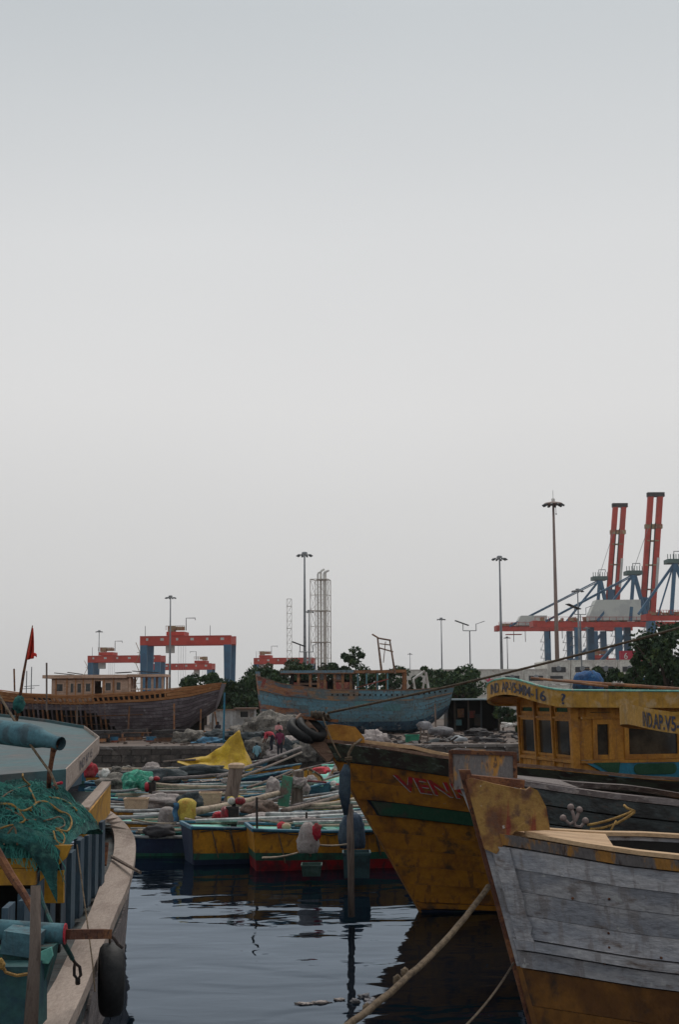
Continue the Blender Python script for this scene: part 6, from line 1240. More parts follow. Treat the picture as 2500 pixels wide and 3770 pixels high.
# dark open shed with a pale roof edge
sh = thing('shed', 'dark open-fronted shed with pale roof edge right of the blue boat', 'shed', P(1735, 2690, 98))
a, b = P(1650, 2690, 98), P(1840, 2690, 98); zt_ = P(1700, 2578, 98).z
mb = MB(); mb.box(((a.x + b.x) / 2, 101.0, (LAND + zt_) / 2), (b.x - a.x, 0.1, zt_ - LAND)); part(sh, 'back_wall', mb, M_dark, world=True)
for x in (a.x, b.x): 
    mb = MB(); mb.box((x, 99.5, (LAND + zt_) / 2), (0.1, 3, zt_ - LAND)); part(sh, 'side_wall', mb, M_shed, world=True)
mb = MB(); mb.box(((a.x + b.x) / 2 + .1, 99.3, zt_ + 0.06), (b.x - a.x + 0.5, 4.2, 0.10)); part(sh, 'roof', mb, M_shedroof, world=True)
for k, px in enumerate((1675, 1725, 1772)): 
    mb = MB(); c = P(px, 2600, 98); mb.beam((c.x, 98.0, LAND), (c.x, 98, zt_), 0.12, 0.12); part(sh, 'post', mb, M_shed, world=True)
for k, (px, py, w, h, m) in enumerate(((1697, 2625, .45, .6, M_oldwood), (1690, 2660, .4, .4, M_bluepatch), (1760, 2650, .5, .8, M_shed), (1740, 2630, 0.4, 0.5, M_oldred))):
    mb = MB(); mb.box(P(px, py, 99.5), (w, 0.1, h)); part(sh, 'hanging_sheet', mb, m, world=True)
# corrugated fence and white hut left of the blue bow
fe = thing('corrugated_fence', 'pale corrugated fence between the two boats on land', 'fence', P(850, 2665, 110)); n_ = 14
for k in range(n_):
    px = 775 + k * 9.5; c = P(px, 2640, 110); mb = MB(); mb.box((c.x, 110 + 0.03 * (k % 2), (LAND + P(px, 2614, 110).z) / 2), (0.195, 0.04, P(px, 2614, 110).z - LAND)); part(fe, 'sheet', mb, M_fence, world=True)
mb = MB(); mb.beam(P(775, 2613, 109.9), P(910, 2613, 109.9), 0.1, 0.1); part(fe, 'top_rail', mb, M_cap, world=True)
hu = thing('hut', 'small white hut with dark window beside the blue bow', 'hut', P(900, 2690, 104)); c0, c1 = P(868, 2690, 104), P(936, 2690, 104); hz = P(900, 2612, 104).z
panel_wall(hu, V((c0.x - c0.x, 0, 0)) + V((c0.x, 104, LAND)) - V(hu.location), (1, 0, 0), c1.x - c0.x, hz - LAND, [(0.25, 0.95, 0.9, 1.45)], M_fence, nrm=(0, -1, 0), frame=M_white, fw=0.06)
mb = MB(); mb.box(((c0.x + c1.x) / 2, 105.2, (hz + LAND) / 2), (c1.x - c0.x - 0.02, 2.2, hz - LAND)); part(hu, 'body', mb, M_fence, world=True); mb = MB(); mb.box(((c0.x + c1.x) / 2, 105, hz + .06), (c1.x - c0.x + .3, 3, .1)); part(hu, 'roof', mb, M_cap, world=True)
mb = MB(); mb.tube([P(826, 2550, 76), P(822, 2745, 76)], 0.05, 6); single('blue_pole', mb, M_tealpanel, 'thin blue pole standing by the stern of the wooden boat', 'pole')

# ------------------------------------------------------------------ people
def person(label, loc, joints, shirt, legs_m, h=1.65, rz=0.0):
    """one continuous skinned body; joints in units of height, local y forward"""
    t = thing('person', label, 'person', loc, rz)
    order = ['pel', 'chest', 'neck', 'head', 'top', 'lsh', 'lel', 'lha', 'lfi', 'rsh', 'rel', 'rha', 'rfi', 'lhip', 'lkn', 'lan', 'lto', 'rhip', 'rkn', 'ran', 'rto']
    E = [('pel', 'chest'), ('chest', 'neck'), ('neck', 'head'), ('head', 'top'), ('chest', 'lsh'), ('lsh', 'lel'), ('lel', 'lha'), ('lha', 'lfi'), ('chest', 'rsh'), ('rsh', 'rel'), ('rel', 'rha'), ('rha', 'rfi'), ('pel', 'lhip'), ('lhip', 'lkn'), ('lkn', 'lan'), ('lan', 'lto'), ('pel', 'rhip'), ('rhip', 'rkn'), ('rkn', 'ran'), ('ran', 'rto')]
    rad = dict(pel=.085, chest=.095, neck=.034, head=.058, top=.045, lsh=.045, rsh=.045, lel=.03, rel=.03, lha=.022, rha=.022, lfi=.016, rfi=.016, lhip=.062, rhip=.062, lkn=.042, rkn=.042, lan=.028, ran=.028, lto=.022, rto=.022)
    me = bpy.data.meshes.new('body'); me.from_pydata([tuple(V(joints[k]) * h) for k in order], [(order.index(a), order.index(b)) for a, b in E], [])
    o = bpy.data.objects.new('body', me); COL.objects.link(o)
    o.modifiers.new('skin', 'SKIN'); 
    for i, k in enumerate(order): me.skin_vertices[0].data[i].radius = (rad[k] * h,) * 2; me.skin_vertices[0].data[i].use_root = (k == 'pel')
    o.modifiers.new('sub', 'SUBSURF').levels = 2
    dg = bpy.context.evaluated_depsgraph_get(); m2_ = bpy.data.meshes.new_from_object(o.evaluated_get(dg)); bpy.data.objects.remove(o); bpy.data.meshes.remove(me)
    for m in (M_skin, shirt, legs_m, M_hair): m2_.materials.append(m)
    seg = {('pel', 'chest'): 1, ('chest', 'neck'): 1, ('neck', 'head'): 0, ('head', 'top'): 3, ('chest', 'lsh'): 1, ('lsh', 'lel'): 1, ('chest', 'rsh'): 1, ('rsh', 'rel'): 1, ('pel', 'lhip'): 2, ('lhip', 'lkn'): 2, ('lkn', 'lan'): 2, ('pel', 'rhip'): 2, ('rhip', 'rkn'): 2, ('rkn', 'ran'): 2}
    for p in m2_.polygons:
        best = (9e9, 0)
        for (a, b) in E:
            A, Bv = V(joints[a]) * h, V(joints[b]) * h; ab = Bv - A; k = max(0, min(1, (p.center - A).dot(ab) / max(1e-9, ab.length_squared))); d = (p.center - A - ab * k).length / (rad[a] + rad[b])
            if d < best[0]: best = (d, seg.get((a, b), 0))
        p.material_index = best[1]; p.use_smooth = True
    ob = bpy.data.objects.new('body', m2_); COL.objects.link(ob); ob.parent = t
    hd_ = V(joints['head']) * h; mb = MB(); mb.blob(hd_ + V((0, -.012 * h, .02 * h)), (.056 * h, .062 * h, .058 * h), 3, 3, 0.06); part(t, 'hair', mb, M_hair, smooth=True)
    mb = MB(); mb.blob(hd_ + V((0, .058 * h, -.005 * h)), (.010 * h, .014 * h, .016 * h), 1, 2, 0.0); part(t, 'nose', mb, M_skin, smooth=True)
    return t
stand = dict(pel=(0, 0, .53), chest=(0, .01, .73), neck=(0, .01, .84), head=(0, .02, .915), top=(0, .01, .96), lsh=(-.11, 0, .80), lel=(-.14, -.01, .63), lha=(-.14, .05, .50), lfi=(-.14, .07, .45), rsh=(.11, 0, .80), rel=(.14, -.01, .63), rha=(.13, .05, .50), rfi=(.13, .07, .45), lhip=(-.05, 0, .50), lkn=(-.055, .02, .28), lan=(-.06, 0, .05), lto=(-.06, .07, .02), rhip=(.05, 0, .50), rkn=(.055, .02, .28), ran=(.06, 0, .05), rto=(.06, .07, .02))
bend = dict(stand); bend.update(pel=(0, -.06, .50), chest=(0, .12, .60), neck=(0, .22, .57), head=(0, .28, .53), top=(0, .32, .51), lsh=(-.10, .17, .58), lel=(-.11, .20, .42), lha=(-.10, .26, .30), lfi=(-.10, .28, .26), rsh=(.10, .17, .58), rel=(.11, .20, .42), rha=(.10, .26, .30), rfi=(.10, .28, .26), lhip=(-.05, -.05, .47), rhip=(.05, -.05, .47))
sit = dict(stand); sit.update(pel=(0, 0, .10), chest=(0, .05, .30), neck=(0, .07, .41), head=(0, .09, .485), top=(0, .09, .53), lsh=(-.11, .05, .37), rsh=(.11, .05, .37), lel=(-.13, .12, .24), rel=(.13, .12, .24), lha=(-.08, .24, .20), rha=(.08, .24, .20), lfi=(-.06, .28, .18), rfi=(.06, .28, .18), lhip=(-.05, .03, .10), rhip=(.05, .03, .10), lkn=(-.07, .23, .20), rkn=(.07, .23, .20), lan=(-.07, .26, .03), ran=(.07, .26, .03), lto=(-.07, .32, .01), rto=(.07, .32, .01))
cm = lambda n, c: flatm(n, c, 0.85)
C_mar, C_pink, C_blue, C_dk, C_lt = cm('maroon_shirt', (0.16, 0.025, 0.06)), cm('pink_shirt', (0.50, 0.06, 0.08)), cm('pale_blue_shirt', (0.16, 0.28, 0.34)), cm('dark_trousers', (0.02, 0.02, 0.028)), cm('pale_pink_shirt', (0.55, 0.25, 0.25))
person('person in maroon shirt and dark trousers standing on the grey-decked skiff', P(1030, 2792, 66.0), stand, C_mar, C_dk, 1.35, R(170))
person('person in bright pink shirt bending down beside the maroon one', P(1000, 2765, 68.0), bend, C_pink, C_dk, 1.45, R(75))
person('person in pale blue shirt standing with back turned beside the yellow tarpaulin', P(945, 2830, 61.0), stand, C_blue, C_dk, 1.12, R(10))
person('person in pale pink top sitting on the net heap above the others', P(1025, 2710, 73.0), sit, C_lt, C_dk, 1.3, R(190))
person('person in dark clothes sitting under the stern of the wooden boat', P(805, 2702, 84.5), sit, C_dk, C_dk, 1.3, R(150))
person('person in blue-violet shirt sitting near the white hut', P(905, 2708, 79.0), sit, cm('violet_shirt', (0.10, 0.10, 0.30)), C_dk, 1.2, R(170))

# ------------------------------------------------------------------ trees
def tree(label, px, ytop, ybase_d, wpx, d, seed, m=M_leaf, hpx=None, n=46, name='tree', leaf=0.38, per=110, group='trees behind the boatyard'):
    base = P(px, 2560, d); base.z = LAND; top = P(px, ytop, d).z; w = wpx / FPX * d; r = random.Random(seed)
    t = thing(name, label, 'tree' if name == 'tree' else 'bush', base, 0, group); H_ = top - LAND; cz = H_ * (1 - (0.78 if hpx is None else hpx) / 2); rz_ = H_ - cz; rx = w / 2
    mb = MB(); mb.tube([V((0, 0, 0)), V((.1 * rx * .2, 0, H_ * .25)), V((0, .1, H_ * .55))], [0.035 * H_, 0.028 * H_, 0.015 * H_], 7)
    for k in range(6):
        a = 6.28 * k / 6 + r.random(); mb.tube([V((0, 0, H_ * (.2 + .03 * k))), V((math.cos(a) * rx * .4, math.sin(a) * rx * .4, cz * .9)), V((math.cos(a) * rx * .75, math.sin(a) * rx * .7, cz + rz_ * .2))], [.016 * H_, .011 * H_, .004 * H_], 5)
    part(t, 'trunk', mb, M_bark)
    mb = MB(); vs, fs = [], []
    for k in range(n):
        while True:
            p = V((r.uniform(-1, 1), r.uniform(-1, 1), r.uniform(-1, 1)))
            if 0.25 < p.length < 1: break
        p = p * (0.55 + 0.45 * r.random()) / max(p.length, .35) * min(1, p.length + .35) * 0.93
        c = V((p.x * rx, p.y * rx, cz + p.z * rz_)); cr_ = r.uniform(.14, .34) * min(rx, rz_ * 1.2)
        for j in range(per):
            q = V((r.gauss(0, 1), r.gauss(0, 1), r.gauss(0, 1))).normalized() * cr_ * (r.random() ** 0.35); q.z *= 0.75; c2 = c + q
            if c2.z < 0.2: continue
            s = leaf * r.uniform(.5, 1.1); u = V((r.gauss(0, 1), r.gauss(0, 1), r.gauss(0, .6))).normalized(); v = u.orthogonal().normalized(); v = Matrix.Rotation(r.uniform(0, 6.28), 3, u) @ v; w_ = u.cross(v)
            i = len(vs); vs += [c2 - v * s * .5, c2 + w_ * s * .28 + u * s * .08, c2 + v * s * .5, c2 - w_ * s * .28 + u * s * .08]; fs.append((i, i + 1, i + 2, i + 3))
    mb.add(vs, fs); me = bpy.data.meshes.new('crown'); me.from_pydata([tuple(p) for p in vs], [], fs); me.materials.append(m); o = bpy.data.objects.new('crown', me); COL.objects.link(o); o.parent = t
    return t
tree('dark tree behind the stern of the wooden boat, taller left one', 755, 2468, 0, 190, 125, 1); tree('dark tree between the two boats on land', 870, 2505, 0, 190, 122, 2); tree('low tree left of the blue bow', 905, 2560, 0, 170, 116, 3)
tree('broad tree between the stern of the wooden boat and the blue bow', 830, 2500, 0, 200, 119, 31, n=36); tree('tall dense tree rising over the blue bow', 975, 2440, 0, 190, 123, 32, n=36); tree('dense tree behind the blue foredeck and wheelhouse', 1100, 2432, 0, 220, 125, 33, n=36)
tree('low dark tree behind the wooden boat rail', 690, 2545, 0, 120, 130, 19, n=14)
tree('dry brownish bush behind the blue wheelhouse roof', 1040, 2412, 0, 260, 130, 4, M_leaf2, n=30); tree('dark green tree above the blue wheelhouse roof', 1300, 2376, 0, 170, 126, 5, n=30); tree('dark tree left of the tall one above the blue wheelhouse', 1255, 2402, 0, 120, 128, 25, n=16)
tree('small dark tree left of the gallows mast', 1195, 2440, 0, 190, 128, 6, M_leaf2, n=20); tree('low tree right of the gallows mast', 1480, 2430, 0, 170, 128, 7, n=22); tree('sparse tree behind the blue stern', 1560, 2445, 0, 130, 132, 8, n=16); tree('broad round dark tree right of the blue boat', 1690, 2425, 0, 215, 120, 9, n=40)
tree('low tree filling the gap behind the blue wheelhouse', 1390, 2465, 0, 170, 124, 10, n=20); tree('low bush behind the blue foredeck', 990, 2470, 0, 190, 118, 11, n=22)
tree('tall dark tree at the right edge above the wheelhouse roof', 2460, 2265, 0, 300, 78, 12, n=54, hpx=0.62, leaf=0.32); tree('big dark tree left of the tall one at the right edge', 2375, 2365, 0, 170, 80, 13, n=34, hpx=0.7, leaf=0.32); tree('small bright tree behind the wheelhouse roof', 2235, 2450, 0, 150, 95, 14, n=24, hpx=0.6); tree('low tree right of the small bright one', 2310, 2470, 0, 130, 88, 16, n=20, hpx=0.6)
tree('dark bush growing beside the shed behind the wheelhouse', 1850, 2590, 0, 110, 90, 15, name='bush', n=16, hpx=0.8, leaf=0.3, per=110); tree('low bush right of the scrap', 1920, 2650, 0, 90, 84, 17, name='bush', n=10, hpx=0.8, leaf=0.3, per=100)
mb = MB(); c = P(2340, 2500, 92); mb.box((c.x, 92, c.z), (1.1, 1.5, 0.12)); mb.box((c.x, 92, (c.z + LAND) / 2), (0.8, 1.2, c.z - LAND - .12)); single('kiosk', mb, M_bluetarp, 'small blue-roofed kiosk between the trees at the right', 'kiosk')

# ------------------------------------------------------------------ containers
def container(x0, x1, y0, y1, z0, label, end=True, name='shipping_container'):
    t = thing(name, label, 'container', ((x0 + x1) / 2, y0, z0), 0, 'white refrigerated containers'); h = 2.55; mb = MB(); mb.box(((x0 + x1) / 2, (y0 + y1) / 2, z0 + h / 2), (x1 - x0 - .16, y1 - y0, h - .1)); part(t, 'body', mb, M_cont, world=True)
    for x in (x0 + .06, x1 - .06): 
        mb = MB(); mb.box((x, y0 + .05, z0 + h / 2), (.12, .22, h)); part(t, 'corner_post', mb, M_cont, world=True)
    for z in (z0 + .05, z0 + h - .05): 
        mb = MB(); mb.box(((x0 + x1) / 2, y0 + .04, z), (x1 - x0 - .24, .2, .1)); part(t, 'rail', mb, M_cont, world=True)
    if end:
        w = x1 - x0; mb = MB(); mb.box((x0 + w * .5, y0 - .01, z0 + 1.55), (w * .62, .06, .55)); part(t, 'cooling_unit', mb, M_contdk, world=True); mb = MB(); mb.box((x0 + w * .4, y0 - .01, z0 + .75), (w * .55, .06, .3)); part(t, 'control_box', mb, M_contdk, world=True); mb = MB(); mb.lathe((x0 + w * .5, y0 - .03, z0 + 1.65), [(.28, 0), (.28, .06), (.05, .08)], 12, Matrix.Rotation(R(90), 3, 'X')); part(t, 'fan', mb, M_galv, world=True)
    else:
        for k in range(20):
            mb = MB(); mb.box((lerp(x0 + .3, x1 - .3, k / 19), y0 - .005, z0 + h / 2), (.25, .05, h - .25)); part(t, 'corrugation', mb, M_cont, world=True)
    return t
DC = 150.0; xL = P(1778, 2560, DC).x
l1 = container(xL - 10.2, P(1843, 2560, DC).x, DC, DC + 2.4, LAND, 'lower white container with dark lettering right of the round tree', end=False)
l2 = container(xL - 10.2, P(1843, 2560, DC).x, DC, DC + 2.4, LAND + 2.6, 'upper white container with a pink star mark right of the round tree', end=False)
xt0 = P(1785, 2550, DC).x; lettering(l1, 'MAERSK', 1.05, lambda u, v: V((lerp(xt0, P(1830, 2550, DC).x, u), DC - 0.06, LAND + 1.35 + v * 0.8)), flatm('container_lettering', (0.10, 0.11, 0.14)), world=True)
mb = MB(); c = P(1803, 2507, DC); st = [V((c.x + (.55 if k % 2 == 0 else .2) * math.sin(math.pi * k / 5), DC - .06, c.z + (.6 if k % 2 == 0 else .2) * math.cos(math.pi * k / 5))) for k in range(10)]; mb.add(st + [V((c.x, DC - .06, c.z))], [(k, (k + 1) % 10, 10) for k in range(10)]); part(l2, 'star_mark', mb, flatm('pink_mark', (0.55, 0.10, 0.16)), world=True)
for i in range(8):
    x = P(1846, 2560, DC).x + i * 2.5
    for tier in range(3 if i > 1 else 2):
        if tier == 2 and i == 6: continue
        z = LAND + tier * 2.6 - (1.7 if i > 1 else 0) - (0 if i > 1 else 0)
        if z < LAND: 
            if tier == 0 and i > 1: continue
        container(x, x + 2.42, DC + (0.6 if i > 1 else 0), DC + 11, z if z >= LAND else LAND, 'white container end with cooling unit, stack %s, %s' % (('next to the lettered one', 'second from the lettered one', 'third from the lettered one', 'left of the brown mast', 'behind the brown mast', 'right of the brown mast', 'left of the blue bundle', 'behind the blue bundle')[i], ('bottom', 'middle', 'top')[tier]))

# ------------------------------------------------------------------ masts and lamps
def mast_light(px, ytop, d, label, disc=False, m=M_galv, r0=0.34):
    top = P(px, ytop, d); base = V((top.x, d, LAND)); t = thing('light_mast', label, 'light mast', base, 0, 'high light masts'); H_ = top.z - LAND
    mb = MB(); mb.tube([V((0, 0, 0)), V((0, 0, H_ * .5)), V((0, 0, H_))], [r0, r0 * .75, r0 * .42], 10); part(t, 'pole', mb, m, smooth=True)
    rr = 1.35 if not disc else 1.35
    if disc:
        mb = MB(); mb.lathe((0, 0, H_ - .35), [(.2, .35), (rr * .9, .12), (rr, 0), (rr * .95, -.12), (rr * .5, -.1), (.2, -.05)], 24); part(t, 'lamp_ring', mb, M_brownpole); mb = MB(); mb.lathe((0, 0, H_ - .1), [(.25, 0), (.25, .45), (.1, .6)], 10); part(t, 'head_cap', mb, M_stack)
        mb = MB(); mb.tube([V((0, 0, H_ + .4)), V((0, 0, H_ + 1.6))], .03, 4); part(t, 'rod', mb, M_galv); mb = MB(); mb.tube([V((.35, 0, H_ - .4)), V((.38, 0, H_ - 1.7))], .03, 4); mb.blob((.38, 0, H_ - 1.8), (.1, .1, .16), 1, 1); part(t, 'hoist_hook', mb, M_ironblk)
    else:
        mb = MB(); mb.tube([V((rr * math.cos(a), rr * math.sin(a), H_ - .35)) for a in [6.2832 * k / 20 for k in range(20)]], .06, 5, closed=True)
        for k in range(4): a = math.pi / 2 * k + .4; mb.tube([V((0, 0, H_ - .1)), V((rr * math.cos(a), rr * math.sin(a), H_ - .35))], .05, 4)
        part(t, 'ring', mb, m); mb = MB(); mb.lathe((0, 0, H_ - .3), [(.3, 0), (.55, .2), (.5, .45), (.2, .55)], 10); part(t, 'head_cap', mb, m)
    for k in range(10):
        a = 6.2832 * k / 10; mb = MB(); mb.box((rr * math.cos(a), rr * math.sin(a), H_ - .52), (.5, .3, .22), Matrix.Rotation(a, 3, 'Z') @ Matrix.Rotation(R(20), 3, 'Y')); part(t, 'floodlight', mb, M_lamp)
mast_light(1121, 2036, 270, 'tall light mast with lamp ring left of the steel stacks'); mast_light(1840, 2050, 280, 'tall light mast with lamp ring left of the brown disc-topped mast'); mast_light(2038, 1846, 200, 'tallest brownish mast with a dark disc top right of centre', True, M_brownpole, 0.36)
mast_light(627, 2195, 390, 'light mast rising behind the big gantry crane'); mast_light(364, 2322, 600, 'far light mast above the small left gantry crane'); mast_light(1625, 2276, 500, 'light mast between the round tree and the double-arm lamp'); mast_light(1510, 2406, 900, 'tiny far light mast above the low trees'); mast_light(1868, 2345, 650, 'far light mast right of the tall one by the cranes'); mast_light(1137, 2248, 430, 'light mast half hidden by the tall one at the stacks'); mast_light(2128, 2170, 350, 'light mast in front of the ship-to-shore cranes'); mast_light(2160, 2310, 560, 'far thin mast under the crane girders')
def arm_lamp(px, ytop, d, label, rz=0.0, two=True):
    top = P(px, ytop, d); t = thing('street_lamp', label, 'street lamp', (top.x, d, LAND), rz, 'solar street lamps'); H_ = top.z - LAND; s = d / 185
    mb = MB(); mb.tube([V((0, 0, 0)), V((0, 0, H_))], [.12 * s, .07 * s], 8); part(t, 'pole', mb, M_galv); mb = MB(); mb.tube([V((-.85 * s, 0, H_)), V((.85 * s, 0, H_))], .055 * s, 6); mb.tube([V((-.85 * s, 0, H_)), V((-.85 * s, 0, H_ + .9 * s))], .05 * s, 6); mb.tube([V((.85 * s, 0, H_)), V((.85 * s, 0, H_ + .9 * s))], .05 * s, 6); part(t, 'cross_arm', mb, M_galv)
    mb = MB(); mb.box((-1.0 * s, 0, H_ + 1.0 * s), (1.9 * s, 1.0 * s, .10 * s), Matrix.Rotation(R(20), 3, 'Y')); part(t, 'solar_panel', mb, M_lamp)
    mb = MB(); mb.tube([V((.85 * s, 0, H_ + .85 * s)), V((1.9 * s, 0, H_ + 1.2 * s))], .04 * s, 5); mb.box((1.7 * s, 0, H_ + 1.15 * s), (.6 * s, .3 * s, .06 * s), Matrix.Rotation(R(-18), 3, 'Y')); part(t, 'lamp_arm', mb, M_galv)
arm_lamp(1730, 2322, 140, 'double-armed solar street lamp right of the round tree'); arm_lamp(2138, 2262, 120, 'solar street lamp in front of the crane legs', R(20)); arm_lamp(1128, 2400, 150, 'solar lamp behind the foot of the tall mast', R(10))
# ------------------------------------------------------------------ steel stacks in a lattice frame, and the thin lattice tower
DT = 350.0
sx0, sx1 = P(1143, 2400, DT).x, P(1218, 2400, DT).x; zt0 = P(1180, 2132, DT).z; st_ = thing('exhaust_stack_tower', 'tower of pale steel flue pipes inside a lattice frame', 'tower', ((sx0 + sx1) / 2, DT + 2, LAND))
cor = [V((sx0, DT, 0)), V((sx1 - .7, DT - .3, 0)), V((sx1, DT + 4, 0)), V((sx0 + 1.2, DT + 4.3, 0))]
for c in cor: 
    mb = MB(); mb.tube([c + V((0, 0, LAND)), c + V((0, 0, zt0))], .09, 6); part(st_, 'corner_post', mb, M_latt, world=True)
lev = [LAND + (zt0 - LAND) * k / 8 for k in range(9)]
for k in range(1, 9):
    mb = MB()
    for i in range(4): mb.beam(cor[i] + V((0, 0, lev[k])), cor[(i + 1) % 4] + V((0, 0, lev[k])), .12 if k % 2 == 0 else .08, .16 if k % 2 == 0 else .08)
    part(st_, 'ring_beam', mb, M_latt, world=True)
    mb = MB()
    for i in range(4): 
        a_, b_ = (cor[i], cor[(i + 1) % 4]) if (k + i) % 2 else (cor[(i + 1) % 4], cor[i]); mb.beam(a_ + V((0, 0, lev[k - 1])), b_ + V((0, 0, lev[k])), .07, .07); mb.beam(b_ + V((0, 0, lev[k - 1])), a_ + V((0, 0, lev[k])), .05, .05)
    part(st_, 'brace', mb, M_latt, world=True)
    if k % 2 == 0: 
        mb = MB(); mb.box(((sx0 + sx1) / 2 + .3, DT + 2, lev[k] - .02), (2.6, 2.6, .12)); part(st_, 'platform', mb, M_latt, world=True)
for px, dy, yt, r in ((1170, 1.2, 2110, .22), (1181, 2.2, 2102, .26), (1193, 1.4, 2108, .30), (1198, 2.8, 2106, .26)):
    top = P(px, yt, DT + dy); mb = MB(); mb.tube([V((top.x, DT + dy, LAND)), V((top.x, DT + dy, top.z - .4)), V((top.x + .1, DT + dy, top.z)), V((top.x + .9, DT + dy, top.z + .45))], [r, r, r, r * 1.05], 10); part(st_, 'flue', mb, M_stack, world=True, smooth=True)
D2 = 500.0; tw = thing('lattice_tower', 'thin pale lattice tower left of the tall light mast', 'tower', (P(1065, 2400, D2).x, D2, LAND)); w_ = 0.85; zt1 = P(1065, 2205, D2).z - LAND
for sx in (-1, 1):
    for sy in (-1, 1): 
        mb = MB(); mb.beam((sx * w_, sy * w_, 0), (sx * w_, sy * w_, zt1), .12); part(tw, 'corner_post', mb, M_stack)
for k in range(14):
    z0, z1 = zt1 * k / 14, zt1 * (k + 1) / 14; mb = MB()
    for sy in (-1, 1): mb.beam((-w_, sy * w_, z0), (w_, sy * w_, z1), .07); mb.beam((w_, sy * w_, z0), (-w_, sy * w_, z1), .07); mb.beam((-w_, sy * w_, z1), (w_, sy * w_, z1), .10 if k % 3 else .2)
    part(tw, 'bracing', mb, M_stack)

# ------------------------------------------------------------------ yard gantry cranes
def gantry(pl, pr, ytop, ybot, d, label, troll=0.38, rz=-6, boom=1):
    a, b = P(pl, ytop, d), P(pr, ytop, d); zt, zb = a.z, P(pl, ybot, d).z; w = b.x - a.x; cx = (a.x + b.x) / 2; s = w / 26.7
    t = thing('gantry_crane', label, 'crane', (cx, d, LAND), R(rz), 'yard gantry cranes'); zt -= LAND; zb -= LAND; D = 7.5 * s; hg = zt - zb
    for sy in (-1, 1):
        mb = MB(); mb.box((0, sy * D / 2, (zt + zb) / 2), (w, 1.1 * s, hg)); mb.box((0, sy * D / 2, zt + .05), (w * 1.0, 1.4 * s, .12)); part(t, 'girder', mb, M_crred)
        for sx in (-1, 1):
            mb = MB(); mb.loft([[V((sx * (w / 2 - 1.1 * s) + ux * q * s, sy * (D / 2) + uy * .55 * s, z)) for ux, uy in ((-1, -1), (1, -1), (1, 1), (-1, 1))] for q, z in ((.75, 1.6), (1.05, zb))]); part(t, 'leg', mb, M_crblue)
        for k in range(6): 
            mb = MB(); mb.box((w * (-.42 + .165 * k), sy * (D / 2 + .58 * s), (zt + zb) / 2 + hg * .15), (1.0 * s if k % 2 else .6 * s, .05, hg * .28)); part(t, 'sign_plate', mb, M_crwhite)
    for sx in (-1, 1):
        mb = MB(); mb.box((sx * (w / 2 - 1.1 * s), 0, 1.4), (1.3 * s, D + 4 * s, 1.4 * s)); part(t, 'sill_beam', mb, M_crblue)
        mb = MB(); mb.box((sx * (w / 2 - .4 * s), 0, (zt + zb) / 2), (.8 * s, D, hg * .8)); part(t, 'end_tie', mb, M_crred)
        for sy in (-1, 1): 
            mb = MB(); mb.cyl((sx * (w / 2 - 1.1 * s), sy * (D / 2 + 1.5 * s), 0), .01, .01); mb = MB(); mb.lathe((sx * (w / 2 - 1.1 * s), sy * (D / 2 + 1.2 * s), .7), [(.7, -.3), (.7, .3)], 14, Matrix.Rotation(R(90), 3, 'X') if False else Matrix.Rotation(R(90), 3, 'Y')); part(t, 'wheel', mb, M_rubber)
    tx = w * (troll - .5); mb = MB(); mb.box((tx, 0, zt + .8 * s), (5.2 * s, D * .9, 1.1 * s)); part(t, 'trolley', mb, M_crred)
    mb = MB(); mb.box((tx - 1.6 * s * boom, -.5, zt + 2.3 * s), (2.0 * s, 2 * s, 1.6 * s)); part(t, 'machinery_house', mb, M_crgrey)
    mb = MB()
    for k in range(9): mb.beam((tx + (-2.7 + .68 * k) * s, -D * .46, zt + 1.8 * s), (tx + (-2.7 + .68 * k) * s, -D * .46, zt + 3.0 * s), .12 * s)
    mb.beam((tx - 2.8 * s, -D * .46, zt + 3.0 * s), (tx + 2.8 * s, -D * .46, zt + 3.0 * s), .12 * s); mb.box((tx + .5 * s, .5, zt + 2.4 * s), (2.6 * s, 2.4 * s, 1.0 * s)); part(t, 'railing', mb, M_crgrey)
    mb = MB(); mb.tube([V((tx + 2.5 * s * boom, 0, zt + 1.8 * s)), V((tx + 2.5 * s * boom, 0, zt + 5.4 * s)), V((tx + 5.2 * s * boom, 0, zt + 5.4 * s)), V((tx + 5.2 * s * boom, 0, zt + 4.8 * s))], .14 * s, 5); part(t, 'jib', mb, M_galv)
    mb = MB(); mb.box((tx - 2.0 * s, -D * .1, zb - 1.1 * s), (2.2 * s, 2.2 * s, 2.2 * s)); part(t, 'operator_cab', mb, M_crwhite)
    for k in range(4): 
        mb = MB(); mb.tube([V((tx + (.3 + .7 * k) * s, 0, zb)), V((tx + (.3 + .7 * k) * s, 0, 6))], .035, 4); part(t, 'cable', mb, M_galv)
    mb = MB(); x = -w / 2 - .2 * s
    for k in range(5): mb.box((x - .9 * s * (k % 2), -D * .3, zb * (.2 + .17 * k)), (1.8 * s, 1.6 * s, .12)); mb.beam((x - 1.3 * s * (k % 2), -D * .3 - .8, zb * (.2 + .17 * k)), (x - 1.3 * s * ((k + 1) % 2), -D * .3 - .8, zb * (.37 + .17 * k)), .15)
    part(t, 'stair', mb, M_crgrey)
    for sx in (-1, 1): 
        mb = MB(); mb.tube([V((sx * (w / 2 - .5 * s) * (1 if sx < 0 else .5), 0, zt)), V((sx * (w / 2 - .5 * s) * (1 if sx < 0 else .5), 0, zt + 3.2 * s))], .08, 4); part(t, 'rod', mb, M_galv)
gantry(524, 862, 2345, 2377, 400, 'big red and blue yard gantry crane behind the wooden boat', .38)
gantry(330, 602, 2416, 2440, 520, 'red and blue gantry crane left of the big one', .24)
gantry(565, 787, 2445, 2467, 600, 'far red gantry crane seen through the big one', .80, boom=-1)
gantry(938, 1160, 2424, 2446, 560, 'red gantry crane mostly hidden by the dry bush', .18)
